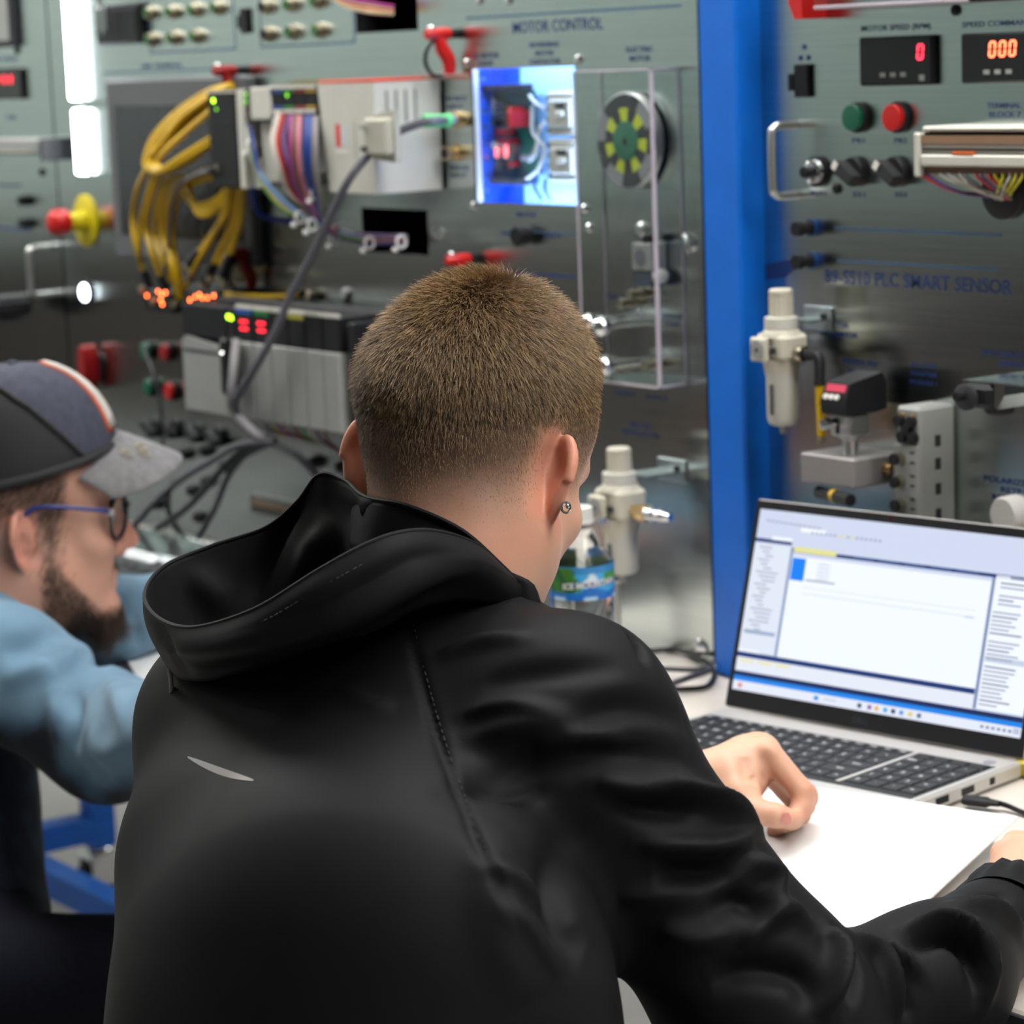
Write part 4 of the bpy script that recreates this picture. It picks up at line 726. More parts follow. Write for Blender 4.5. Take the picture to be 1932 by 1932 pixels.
# ================================================================== sensor distribution blocks with red leds
M_RLED = glow('led_red_hot', (1, .14, .03), 14)
for i, (pts, leds, lab) in enumerate((((268, 545, 325, 592), ((277, 558), (298, 550), (305, 556), (312, 552), (303, 566), (306, 574)), 'black distribution block with red lights below the yellow cables'), ((345, 545, 412, 578), ((358, 566), (368, 560), (376, 556), (381, 562), (391, 562), (403, 558)), 'black distribution block with red lights touching the rack top'))):
    p0, p1 = at(pts[0], pts[1], .06), at(pts[2], pts[3], .06); t = thing('distribution_block', lab, 'connector block', ((p0[0]+p1[0])/2, -.03, p1[2]))
    MB().box(p0[0], p1[0], -.06, -.0006, p1[2], p0[2], .003).build('body', M_BLACK, t)
    for x_, y_ in leds: p = at(x_, y_, .0605); MB().lathe((p[0], -.0602, p[2]), (0, -1, 0), [(0, .0026), (.0008, .0018)], 8).build('status_led', M_RLED, t)
    for k, (x_, y_) in enumerate((((268, 546), (291, 568), (331, 574)), ((356, 524), (398, 526), (424, 536)))[i]): p = at(x_, y_, .063); MB().lathe((p[0], -.0602, p[2]), (0, -1, 0), [(0, .0055), (.008, .0055)], 10).build('metal_nut', M_GOLD, t)
# ================================================================== cables
def cable(pts, r, m, label, cat='cable', group=None, plug=None, name='cable', plug0=None, sm=6):
    P = [at(*p) for p in pts]; q = MB().tube(P, r, 8, sm=sm)
    if not plug and not plug0: return q.build(name, m, label=label, cat=cat, group=group)
    t = thing(name, label, cat, P[-1], group); q.build('jacket', m, t)
    for pg, e, b_ in ((plug, P[-1], P[-2]), (plug0, P[0], P[1])):
        if not pg: continue
        d_ = nrm(e-b_); MB().lathe(e-d_*.004, d_, [(0, r*1.15), (.006, r*1.9), (.024, r*1.9), (.026, r*2.2), (pg, r*2.2)], 12).build('plug', M_BLACK, t)
        MB().lathe(e-d_*.004+d_*pg, d_, [(0, r*2.0), (.008, r*2.0)], 12).build('coupling_nut', M_GOLD, t)
    return t
YG = 'yellow cable coil on the panel'; YL = 'yellow sensor cable looped in the coil beside the small controller'
rs = random.Random(5); RY = .0040
def jit(pts, a): return [(x+rs.uniform(-a, a), y+rs.uniform(-a, a), h_) for x, y, h_ in pts]
for i in range(12):                                   # the coil hung over the clamp
    u = i/11; e = .055+.004*(i % 6)
    pts = [(436, 158+10*u, e), (388+14*u, 172+34*u, e+.008), (334+26*u, 208+36*u, e+.016), (292+28*u, 258+22*u, e+.022), (273+26*u, 302+4*u, e+.026), (290+18*u, 326-6*u, e+.028), (338+6*u, 314-16*u, e+.024), (398, 276-14*u, e+.012), (436, 262-20*u, e)]
    cable(jit(pts, 2.5), RY, M_YEL, YL, group=YG, name='sensor_cable')
for i, (p_, pg) in enumerate((([(276, 318), (258, 360), (251, 410), (256, 460), (272, 516)], .036), ([(290, 326), (278, 370), (266, 420), (262, 470), (266, 500)], None), ([(300, 326), (284, 380), (276, 430), (288, 480), (304, 524)], .036), ([(312, 330), (296, 390), (292, 440), (306, 490), (322, 530)], None), ([(326, 330), (306, 380), (306, 440), (322, 500), (336, 560)], None), ([(340, 330), (316, 390), (316, 450), (330, 510), (342, 562)], None), ([(350, 330), (330, 400), (328, 460), (338, 520), (346, 566)], None), ([(430, 352), (424, 400), (400, 450), (370, 500), (350, 545)], None), ([(436, 350), (430, 400), (404, 440), (376, 476)], .034), ([(444, 350), (440, 410), (420, 460), (402, 500)], .036), ([(452, 352), (446, 420), (430, 470), (414, 498)], None), ([(458, 352), (456, 410), (446, 450), (434, 484)], .036), ([(430, 356), (418, 410), (394, 450), (376, 478)], None))):
    cable([(x, y, .074-.004*(k % 3)-.02*(k/(len(p_)-1))+.003*(i % 3)) for k, (x, y) in enumerate(p_)], RY, M_YEL, YL, group=YG, plug=pg, name='sensor_cable')
for i in range(5):                                    # small loop at the bottom
    pts = [(415, 318+i*3, .060), (368-i*3, 328+i*6, .066), (345+i*5, 352+i*5, .072), (362+i*3, 382+i*5, .074), (398, 384+i*5, .070), (430, 356+i*5, .062), (446, 335, .058)]
    cable(jit(pts, 1.5), RY, M_YEL, YL, group=YG, name='sensor_cable')
cable([(400, 553, .05), (470, 560, .04), (548, 560, .02), (566, 558, .004)], .0042, M_YEL, 'yellow cable running flat along the top of the large rack', plug=.03)
MB().lathe((at(597, 557)[0], -.0006, at(597, 557)[2]), (0, -1, 0), [(0, .008), (.012, .008), (.014, .006)], 14).build('panel_socket', M_GOLD, label='bright round socket above the large controller rack', cat='socket')
# grey network cable with green plug
t = cable([(846, 227, .02), (820, 228, .045), (790, 233, .06), (730, 262, .085), (668, 325, .125), (630, 395, .13), (595, 470, .13), (545, 565, .135), (520, 625, .14), (478, 700, .145), (452, 740, .14), (446, 770, .13), (465, 800, .12), (510, 835, .11), (560, 860, .10), (600, 900, .08), (640, 960, .05), (680, 1040, .02)], .0052, M_GCABLE, 'grey network cable with green plug crossing both controllers')
o = t; p0, p1 = at(848, 227, .018), at(798, 229, .055)
tt = thing('green_plug', 'bright green cable plug screwed into the panel socket', 'plug', p0); MB().lathe(p0, p1-p0, [(0, .0085), (.005, .0085), (.006, .0075), (np.linalg.norm(p1-p0)-.004, .0085), (np.linalg.norm(p1-p0), .007)], 14).build('shell', mat('mint_green_plastic', S(96, 214, 128), .45), tt)
MB().lathe(p0+V(0, 0, 0)-nrm(p1-p0)*.006, p1-p0, [(0, .009), (.0055, .009)], 10).build('coupling_nut', M_GOLD, tt)
# blue cable under the small controller and loose black lead
cable([(476, 352, .09), (484, 395, .07), (510, 412, .05), (560, 418, .03), (600, 415, .006)], .0042, mat('blue_cable_jacket', S(30, 60, 140), .45), 'dark blue cable looping under the small controller')
cable([(398, 322, .10), (365, 332, .10), (335, 355, .09), (322, 420, .07), (312, 520, .06)], .0030, M_GCABLE, 'thin grey lead leaving the side of the processor module', plug0=.02)
# harness below the small controller
HW = [('white', 523, 215), ('white', 528, 216), ('red', 534, 216), ('maroon', 540, 217), ('violet', 546, 217), ('magenta', 551, 218), ('brown', 556, 218), ('brown', 562, 218), ('pink', 566, 219), ('blue', 577, 219), ('blue', 583, 219), ('blue', 588, 220), ('grey', 594, 220), ('grey', 598, 220)]
for i, (k, x_, y_) in enumerate(HW):
    u = i/len(HW); of = (i % 5)*3.6-3
    pts = [(x_, y_, .10), (x_-2-8*(u < .3), y_+50, .112), (x_+6*(1-u)-2, y_+100, .112), (x_+24-18*u, y_+150, .10), (606+6*u, 410+of, .085), (640, 436+of, .065), (690, 446+of, .05), (768, 448+of, .02)]
    cable(pts, .0027, wm(k), 'thin '+k.replace('lblue', 'pale blue')+' wire in the harness under the small controller', 'wire', 'wires in the controller harness', name='harness_wire', sm=5)
for i, (k, o) in enumerate((('lblue', 0), ('white', 3), ('yellow', 7), ('grey', 5), ('green', 10), ('blue', 2))):
    pts = [(463+i*2, 236+o, .095), (470+i*2, 285+o, .10), (492, 330+o, .10), (535-o*.6, 378+o*1.2, .095), (580, 412+o*.4, .085), (625, 434+o*.5, .07), (690, 448+o*.6, .05), (765, 449+o*.8, .02)]
    cable(pts, .0027, wm(k), 'thin '+k.replace('lblue', 'pale blue')+' wire in the harness under the small controller', 'wire', 'wires in the controller harness', name='harness_wire', sm=5)
for i, (x_, y_) in enumerate(((566, 410), (589, 424), (632, 450), (697, 458), (757, 456), (595, 365), (473, 275))):
    p = at(x_, y_, .065 if x_ > 600 and y_ > 430 else .10); MB().tube([p+V(.0006*math.cos(q_), .0065*math.cos(q_), .0075*math.sin(q_)) for q_ in np.linspace(0, 6.28, 9)[:-1]], .0016, 6, closed=True, sm=2).box(p[0]-.003, p[0]+.003, p[1]-.013, p[1]-.007, p[2]-.012, p[2]-.006, .001).build('cable_tie', M_WHITE, label='small white cable tie around the wire harness', cat='cable tie', group='cable ties on the harness')
for i, k in enumerate(('magenta', 'violet', 'yellow', 'magenta', 'pink', 'yellow', 'white')):
    cable([(590+i*3, -30, .06), (640, -6+i*2, .06), (690, 4+i*3, .045), (742, 12+i*2.4, .01)], .0021, wm(k), 'thin '+k+' wire entering the upper cable duct', 'wire', 'wires into the upper duct', name='duct_wire')
# wires below the large rack
for i, k in enumerate(('violet', 'yellow', 'magenta', 'grey', 'maroon', 'green', 'white', 'violet', 'brown')):
    cable([(500+i*14, 800+i, .09), (515+i*13, 815+i*2, .08), (570+i*9, 826+i*3, .06), (640+i*3, 848+i*2, .04), (690, 868+i*2, .01)], .0022, wm(k), 'thin '+k+' wire leaving the bottom of the large rack', 'wire', 'wires under the large rack', name='rack_wire')
# dark cable loom fanning out to the lower left
G2 = 'dark cables fanning out below the rack'
for i, pts in enumerate(([(445, 640, .13), (440, 700, .14), (436, 745, .14), (440, 775, .13), (480, 815, .12), (505, 828, .11)], )):
    cable(pts, .0058, mat('pale_grey_cable', S(165, 162, 165), .45), 'pale grey cable curving out of the rack port bay')
p = at(434, 680, .135); t = thing('rack_plug', 'black plug in the port bay of the large rack', 'plug', p-V(0, 0, .03)); MB().box(p[0]-.009, p[0]+.009, p[1]-.012, p[1]+.012, p[2]-.045, p[2]+.03, .004).build('body', M_BLACK, t); MB().lathe(p+V(0, -.0122, .01), (0, -1, 0), [(0, .004), (.003, .003)], 10).build('screw', M_CHROME, t)
for i, pts in enumerate(([(520, 832, .11), (450, 840, .12), (400, 868, .13), (340, 905, .13), (280, 960, .13), (225, 1030, .12)], [(512, 836, .11), (460, 850, .115), (415, 890, .12), (350, 960, .12), (270, 1015, .11)], [(505, 838, .11), (460, 862, .11), (430, 900, .11), (405, 960, .11), (365, 1030, .10)], [(330, 905, .12), (318, 930, .12), (322, 975, .11), (370, 1050, .09), (390, 1085, .08)])):
    cable(pts, .0050 if i < 2 else .0042, M_GCABLE if i in (0, 2) else mat('dark_cable_jacket', S(60, 60, 66), .5), ('long grey cable curving down behind the cap brim', 'dark cable slanting from the rack to the bench', 'grey cable dropping steeply towards the black hood', 'short dark cable hanging behind the glasses')[i])
cable([(270, 655, .02), (288, 700, .03), (300, 745, .03), (306, 800, .03), (308, 840, .02)], .0026, mat('dark_cable_jacket', S(60, 60, 66), .5), 'thin dark lead hanging in front of the green push buttons')
# lower panel sockets and labels behind the cables
for i, (x_, y_) in enumerate(((355, 855), (392, 850), (430, 880), (395, 908), (368, 925), (300, 950), (380, 975), (600, 870), (650, 880))): socket(PB, x_, y_, M_DARK, .0075, .01, name='lower_socket')
for x0, y0, x1, y1 in ((470, 930, 560, 985),): 
    p0, p1 = at(x0, y0, .015), at(x1, y1, .015); t = thing('fuse_holder', 'low dark fuse holder on the panel beside the hood peak', 'fuse holder', ((p0[0]+p1[0])/2, -.0006, p1[2])); MB().box(p0[0], p1[0], -.015, -.0006, p1[2], p0[2], .002).build('housing', mat('green_grey', S(70, 74, 68), .5), t); MB().box(p0[0]+.008, p1[0]-.006, -.0165, -.0152, (p0[2]+p1[2])/2-.004, (p0[2]+p1[2])/2+.006, .0005).build('window', mat('amber_window', S(130, 104, 80), .4), t)
# far left panel: terminal strip, dark sensor, window
p0, p1 = at(-40, 262, .05), at(66, 330, .05); t = thing('terminal_strip', 'grey terminal strip with wires on the far panel at the photo edge', 'terminal block', (p0[0], -.03, p1[2]))
MB().box(p0[0], p1[0], -.045, -.0006, p1[2]+.03, p0[2], .003).build('body', M_GREY, t); MB().box(p0[0], p1[0]-.02, -.05, -.0455, p1[2]+.035, p0[2]-.02, .002).build('marker', M_CREAM, t); MB().box(p1[0]+.002, p1[0]+.006, -.04, -.0006, p1[2]+.02, p0[2], .001).build('end_plate', M_DARK, t)
p = at(20, 580, .06); t = thing('block_sensor', 'black block sensor on the far panel above the cap', 'sensor', (p[0], -.05, p[2]-.015)); MB().box(p[0]-.05, p[0]+.02, -.09, -.03, p[2]-.012, p[2]+.014, .006).build('body', M_BLACK, t); MB().box(p[0]-.05, p[0]+.015, -.088, -.0006, p[2]+.0145, p[2]+.017).build('bracket', M_DARK, t); MB().lathe((p[0]-.005, -.06, p[2]-.0122), (0, 0, -1), [(0, .02), (.008, .018)], 18).build('lock_nut', M_RUBBER, t)
p0, p1 = at(-60, -40, .012), at(24, 88, .012); t = thing('clear_window', 'framed pale window at the top left corner of the far panel', 'window cover', ((p0[0]+p1[0])/2, -.0006, p1[2])); MB().box(p0[0], p1[0], -.012, -.0006, p1[2], p0[2], .002).build('frame', M_DARK, t); MB().box(p0[0]+.01, p1[0]-.01, -.0128, -.0121, p1[2]+.01, p0[2]-.01).build('pane', M_GREY, t)
# ================================================================== laptop
HL, HR = tb(1360, 1335, .768), tb(1925, 1437, .768); EX = nrm(HR-HL); LW = np.linalg.norm(HR-HL); EY = V(EX[1], -EX[0], 0)   # EY points to the user
LT = thing('laptop', 'open silver laptop with a white program window on its screen', 'laptop', (HL[0], HL[1], .7505)); LT.rotation_euler = (0, 0, math.atan2(EX[1], EX[0]))
# local frame: x along the hinge, -y to the user, z up from the bench
M_LAP = mat('laptop_silver', S(206, 203, 200), .42, .35, var=.02); M_KEY = mat('key_black', S(28, 29, 32), .5, var=.05); M_LGND = mat('key_legend', S(205, 205, 205), .5, emit=(1, 1, 1), estr=.12)
BD = .235
bs = MB().box(0, LW, -BD, .004, .0008, .0172, .003).build('base', M_LAP, LT, local=True); ORG[bs.name] = V(0, 0, 0)
MB().box(.008, LW-.008, -.162, -.028, .01722, .01745).build('keyboard_tray', M_KEY, bs, local=True)
KM = {}
def key(x0, x1, y0, y1):
    w_, d_ = round(x1-x0, 5), round(y1-y0, 5)
    if (w_, d_) not in KM:
        q = MB().add([(0, 0, 0), (w_, 0, 0), (w_, d_, 0), (0, d_, 0), (.0012, .0012, .0016), (w_-.0012, .0012, .0016), (w_-.0012, d_-.0012, .0016), (.0012, d_-.0012, .0016)], [(4, 5, 6, 7), (0, 1, 5, 4), (1, 2, 6, 5), (2, 3, 7, 6), (3, 0, 4, 7)])
        o = q.build('key', M_KEY, bs, local=True); KM[w_, d_] = o.data
    else: o = bpy.data.objects.new('key', KM[w_, d_]); COL.objects.link(o); o.parent = bs
    o.location = (x0, y0, .0175)
LEG = []
rows = [(-.0330, .0120, ['Esc']+['F%d' % i for i in range(1, 13)]+['Prt', 'Del'], None), (-.0480, .0190, list('`1234567890-=')+['<-'], {13: 1.6}), (-.0690, .0190, ['Tab']+list('QWERTYUIOP[]\\'), {0: 1.35, 13: 1.25}), (-.0900, .0190, ['Caps']+list("ASDFGHJKL;'")+['Enter'], {0: 1.6, 12: 2.0}), (-.1110, .0190, ['Shift']+list('ZXCVBNM,./')+['Shift'], {0: 2.1, 11: 2.5}), (-.1320, .0190, ['Ctrl', 'Fn', 'Alt', '', 'Alt', 'Ctrl', '<', '^', '>'], {0: 1.3, 3: 5.2, 5: 1.3})]
mainw = .252; gp = .0019
for ry, kh, ks, wd_ in rows:
    ws = [(wd_ or {}).get(i, 1.0) for i in range(len(ks))]; un = (mainw-gp*(len(ks)-1))/sum(ws); x = .011
    for s_, w_ in zip(ks, ws):
        key(x, x+un*w_, ry-kh, ry); LEG.append((s_, x+un*w_/2, ry-kh/2, .0075 if len(s_) == 1 else .0046)); x += un*w_+gp
for r_, ks in enumerate((['', '', '', ''], ['Nm', '/', '*', '-'], list('789+'), list('456+'), list('123='), list('0.,='))):
    ry, kh = rows[r_][0], rows[r_][1]; un = (LW-.011-.270-gp*3)/4
    for i, s_ in enumerate(ks):
        x = .270+i*(un+gp); key(x, x+un, ry-kh, ry)
        if s_: LEG.append((s_, x+un/2, ry-kh/2, .0075))
MB().box(.2640, .2685, -.156, -.031, .01746, .0188).build('keyboard_divider', M_LAP, bs, local=True)
MB().box(.115, .225, -.228, -.168, .01722, .0174).build('touchpad', mat('touchpad_grey', S(150, 148, 147), .35, .4), bs, local=True)
q = MB(); TC = {}
for s_, x, y, sz in LEG:
    if not s_.strip(): continue
    if (s_, sz) not in TC: TC[s_, sz] = text_mesh(s_, sz, .00018)
    vs, fs = TC[s_, sz]; q.add([(v[0]+x-.0012, v[1]+y+.001, .01915) for v in vs], fs)
q.build('key_legends', M_LGND, bs, local=True)['kind'] = 'stuff'
for y0, y1 in ((-.095, -.075), (-.135, -.115), (-.05, -.042)): MB().box(LW-.0005, LW+.0004, y0, y1, .006, .0125).build('side_port', M_BLACK, bs, local=True)
MB().lathe((LW-.022, -.018, .01722), (0, 0, 1), [(0, .006), (.0006, .006)], 20).build('power_button', mat('power_button', S(190, 190, 205), .3, .5), bs, local=True)
# lid
TOPL = dp(1424, 943, 2.75); LV = TOPL-np.array([HL[0], HL[1], .768]); LH = np.linalg.norm(LV); lean = math.atan2(np.dot(LV, -EY), LV[2])
lid = bpy.data.objects.new('lid', None); COL.objects.link(lid); lid.parent = LT; lid.location = (0, .006, .0178); lid.rotation_euler = (-lean, 0, 0); ORG['lid'] = V(0, 0, 0)
MB().box(0, LW, .0004, .0050, 0, LH, .0018).build('lid_shell', M_LAP, lid, local=True); MB().box(.001, LW-.001, -.0008, .0003, .0012, LH-.0012, .0002).build('bezel', mat('bezel_black', (.014, .014, .016), .35, var=.05), lid, local=True)
SW0, SW1, SH0, SH1 = .007, LW-.007, .019, LH-.010
UI = []
def rct(u0, v0, u1, v1, col, l=0): UI.append((u0, v0, u1, v1, col, l))
LT_, WH, DB, BB, TX = (205, 214, 236), (240, 246, 254), (20, 52, 116), (24, 132, 232), (150, 160, 184)
rct(0, 0, 1, 1, LT_); rct(.145, .235, .835, .80, WH, 1); rct(0, .19, .132, .785, (222, 229, 242), 1); rct(.848, .20, 1, .885, WH, 1)
rct(0, .160, .135, .180, DB, 1); rct(.145, .196, 1, .215, DB, 1); rct(.147, .183, .300, .213, (226, 222, 150), 2); rct(.06, .142, .135, .162, WH, 2); rct(.16, .078, .25, .10, (244, 247, 252), 1)
rct(.147, .243, .196, .365, (0, 128, 250), 2); rct(.136, .19, .144, .80, (120, 140, 176), 2); rct(.836, .215, .846, .89, (120, 140, 176), 2)
rct(0, .790, .835, .818, DB, 2); rct(0, .775, .08, .79, WH, 3); rct(0, .818, .835, .895, (226, 232, 244), 1); rct(0, .895, 1, .922, (14, 38, 92), 3); rct(0, .922, 1, .948, BB, 3); rct(0, .948, 1, 1, (226, 232, 246), 3)
ru = random.Random(4)
for i in range(22): v = .205+i*.0225; rct(.02+.012*(i % 3), v, .055+ru.random()*.05, v+.007, TX, 3)
rct(.01, .665, .125, .685, (150, 172, 200), 2)
for i in range(30):
    v = .235+i*.0215
    if i in (2, 6, 13, 19): continue
    rct(.865-.012*(i > 6), v, .91+ru.random()*.05, v+.008, TX if i % 4 else (110, 122, 150), 3)
rct(.850, .615, 1, .645, (196, 208, 226), 2)
for i in range(16): rct(.20+i*.016, .093, .208+i*.016, .106, (226, 214, 120) if i in (6, 7, 9) else TX, 3)
for i in range(12): rct(.03+i*.017, .055+.001*i, .042+i*.017, .064+.001*i, TX, 3)
for i in range(5): rct(.24, .258+i*.02, .285, .266+i*.02, (205, 212, 226), 3)
rct(.205, .352, .31, .360, (130, 144, 170), 3); rct(.2, .395, .8, .398, (206, 216, 232), 3); rct(.2, .428, .8, .433, (212, 222, 238), 3); rct(.765, .43, .795, .438, (190, 200, 220), 3)
for i in range(3): rct(.012+.066*i, .829, .066+.066*i, .843, (232, 226, 170), 3)
for i, cc in enumerate(((226, 120, 110), (60, 66, 90), (150, 90, 160), (232, 178, 70), (60, 170, 220), (40, 50, 110), (90, 150, 220), (226, 196, 110), (90, 110, 140))):
    u = (.02, .455, .49, .515, .545, .572, .60, .63, .66)[i]; rct(u, .962, u+.014, .985, cc, 4)
rct(.30, .962, .316, .984, (40, 140, 226), 4); rct(.335, .968, .38, .976, (190, 196, 212), 4)
for i in range(6): rct(.87+i*.018, .966, .88+i*.018, .980, (120, 130, 156), 4)
rct(.975, .958, .995, .966, (150, 158, 180), 4); rct(.975, .972, .995, .980, (150, 158, 180), 4)
for i in range(5): rct(.36+i*.09, .200, .43+i*.09, .208, (70, 100, 156), 3)
me = bpy.data.meshes.new('screen'); vs, fs, cl = [], [], []
for (u0, v0, u1, v1, c_, l) in UI:
    y = -.0010-.00006*l; n0 = len(vs)
    for u, v in ((u0, v1), (u1, v1), (u1, v0), (u0, v0)): vs.append((SW0+(SW1-SW0)*u, y, SH1-(SH1-SH0)*v)); cl.append(S(*c_)+(1,))
    fs.append((n0, n0+1, n0+2, n0+3))
me.from_pydata(vs, [], fs); ca = me.color_attributes.new('ui', 'FLOAT_COLOR', 'POINT'); ca.data.foreach_set('color', np.array(cl, np.float32).ravel())
def attr_emit(name, attr, s_):
    m = bpy.data.materials.new(name); m.use_nodes = True; N = m.node_tree.nodes; L = m.node_tree.links; a = N.new('ShaderNodeAttribute'); a.attribute_name = attr; b_ = N['Principled BSDF']
    b_.inputs['Base Color'].default_value = (.01, .01, .01, 1); b_.inputs['Roughness'].default_value = .35; L.new(a.outputs['Color'], b_.inputs['Emission Color']); b_.inputs['Emission Strength'].default_value = s_; return m
me.materials.append(attr_emit('screen_image', 'ui', 1.05)); o = bpy.data.objects.new('screen', me); COL.objects.link(o); o.parent = lid
ORG['lid'] = V(0, 0, 0); tx = text(lid, 'DELL', (LW*.475, -.0010, .0095), .0085, mat('bezel_logo', S(70, 72, 76), .4), 'bezel_logo', local=True)
MB().lathe((LW*.47, -.0009, LH-.005), (0, -1, 0), [(0, .0018), (.0003, .0018)], 12).build('webcam', mat('webcam', (.10, .01, .01), .2), lid, local=True)
# ================================================================== papers
def sheet_obj(name, corners, label, cat, nseg=10, thick=.0012, curl=.004, group=None):
    A, B, C_, D_ = [np.array(c, float) for c in corners]; q = MB(); n = nseg; vs = []; fs = []
    for k, off in enumerate((0, -thick)):
        for i in range(n+1):
            for j in range(n+1):
                s_, t_ = i/n, j/n; p = (A*(1-s_)+B*s_)*(1-t_)+(D_*(1-s_)+C_*s_)*t_; p = p+V(0, 0, off+curl*(math.sin(math.pi*s_)**2*.35+max(0, s_-.8)*1.0*(1-t_)))
                vs.append(p)
    m_ = (n+1)**2
    for i in range(n):
        for j in range(n):
            a_ = i*(n+1)+j; fs.append((a_, a_+1, a_+n+2, a_+n+1)); fs.append((m_+a_, m_+a_+n+1, m_+a_+n+2, m_+a_+1))
    ed = [i*(n+1) for i in range(n+1)]; ed2 = [i*(n+1)+n for i in range(n+1)]
    for L_ in (ed, ed2, list(range(n+1)), list(range(n*(n+1), m_))):
        for a_, b_ in zip(L_[:-1], L_[1:]): fs.append((a_, b_, m_+b_, m_+a_))
    q.add(vs, fs); return q.build(name, M_PAPER, label=label, cat=cat, group=group)
TRp = tb(1921, 1542, .776); BRp = tb(1685, 1760, .758); dv = nrm(BRp-TRp); TLp = tb(1470, 1476, .7765); hw = TLp-TRp
sheet_obj('paper_packet', (TLp, TRp, TRp+dv*.292, TLp+dv*.292), 'white worksheet packet under the writing hand', 'paper', 14, .0015, .003)
P0 = tb(300, 1222, .7525); sheet_obj('worksheet', (tb(236, 1240, .7545), tb(360, 1215, .7545), tb(420, 1300, .7545), tb(290, 1330, .7545)), 'white sheet of paper beside the blue sleeve', 'paper', 6, .0008, .001)
# ================================================================== water bottle
bp_ = dp(1093, 955, 2.75); bx_, by_ = bp_[0], bp_[1]; bh = bp_[2]-.7506; bt = thing('water_bottle', 'clear water bottle with white cap and blue green label', 'bottle', (bx_, by_, .7506)); z_ = .7506; k = bh/.215; R_ = .0335
prof = [(0, .024), (.002, .028), (.006, .031), (.014, .0325), (.02, R_), (.045, R_*.97), (.05, R_), (.075, R_*.97), (.08, R_), (.086, R_*.985), (.125, R_*.985), (.128, R_), (.150, R_*.99), (.158, R_*.95), (.166, R_*.85), (.178, R_*.62), (.188, R_*.44), (.194, .0125), (.198, .0125)]
gm = bpy.data.materials.new('bottle_plastic'); gm.use_nodes = True; b_ = gm.node_tree.nodes['Principled BSDF']; b_.inputs['Base Color'].default_value = (.97, .985, .99, 1); b_.inputs['Roughness'].default_value = .04; b_.inputs['IOR'].default_value = 1.33; b_.inputs['Transmission Weight'].default_value = 1
MB().lathe((bx_, by_, z_), (0, 0, 1), [(t_*k, r_) for t_, r_ in prof], 40).build('bottle_body', gm, bt)
MB().lathe((bx_, by_, z_+.1985*k), (0, 0, 1), [(0, .0145), (.003, .0145), (.0035, .0138), (bh-.1985*k-.001, .0136), (bh-.1985*k, .012)], 28).build('cap', M_WHITE, bt)
lz0, lz1 = dp(1093, 1131, 2.74)[2], dp(1093, 1066, 2.74)[2]; NT, NZ = 72, 16; vs, fs, cl = [], [], []; rl = R_+.0004
va = math.atan2(CAM[1]-by_, CAM[0]-bx_)
for j in range(NZ+1):
    for i in range(NT+1):
        a_ = va-math.pi*.98+i*(math.pi*1.96)/NT; v = j/NZ; z = lz0+(lz1-lz0)*v; vs.append((bx_+rl*math.cos(a_), by_+rl*math.sin(a_), z)); th = (a_-va)    # th>0 : to the right of the picture
        n1 = math.sin(th*9+v*7)*.3+math.sin(th*23+v*11)*.2; col = S(70, 170, 226)
        if v < .30+.08*math.sin(th*5): col = S(24, 110, 200)
        if v > .80: col = S(60, 140, 200)
        if th < -.15+.3*n1 and .22 < v < .95: col = S(52+20*n1*3, 110+60*n1, 44)
        if abs(th-.30)*1.35 < (.86-v)*1.0 and v > .55: col = S(226, 240, 250)
        if th > .75 and .55 < v < .8: col = S(70, 150, 70)
        if .38 < v < .56 and -.35 < th: col = S(40, 80, 150)
        if v < .12 and math.sin(th*6) > .4: col = S(190, 225, 250)
        cl.append(col+(1,))
for j in range(NZ):
    for i in range(NT): a_ = j*(NT+1)+i; fs.append((a_, a_+1, a_+NT+2, a_+NT+1))
me = bpy.data.meshes.new('label_band'); me.from_pydata([tuple(np.array(v)-ORG[bt.name]) for v in vs], [], fs); ca = me.color_attributes.new('print', 'FLOAT_COLOR', 'POINT'); ca.data.foreach_set('color', np.array(cl, np.float32).ravel())
lm = bpy.data.materials.new('label_print'); lm.use_nodes = True; a_ = lm.node_tree.nodes.new('ShaderNodeAttribute'); a_.attribute_name = 'print'; lm.node_tree.links.new(a_.outputs['Color'], lm.node_tree.nodes['Principled BSDF'].inputs['Base Color']); lm.node_tree.nodes['Principled BSDF'].inputs['Roughness'].default_value = .3
me.materials.append(lm); me.polygons.foreach_set('use_smooth', [True]*len(me.polygons)); o = bpy.data.objects.new('label_band', me); COL.objects.link(o); o.parent = bt
vs, fs = text_mesh('ICE MOUNTAIN', .0085, .0003); q = MB(); zc = lz0+(lz1-lz0)*.47
q.add([(bx_+(rl+.0004)*math.cos(va+.28+v[0]/rl), by_+(rl+.0004)*math.sin(va+.28+v[0]/rl), zc+v[1]+.002*v[0]/.03) for v in vs], fs); q.build('label_lettering', M_WHITE, bt)
mt = MB().box(-2.9, -.33, -.545, -.012, .7503, .7523, .0008).build('added_bench_mat', mat('added_mat_grey', S(62, 62, 62), .6, var=.08, bump=.1, bscale=500), label='long dark grey mat added to darken the bench reflection in the wide panel', cat='mat')  # added cover that keeps the pale bench from mirroring brightly in the panel
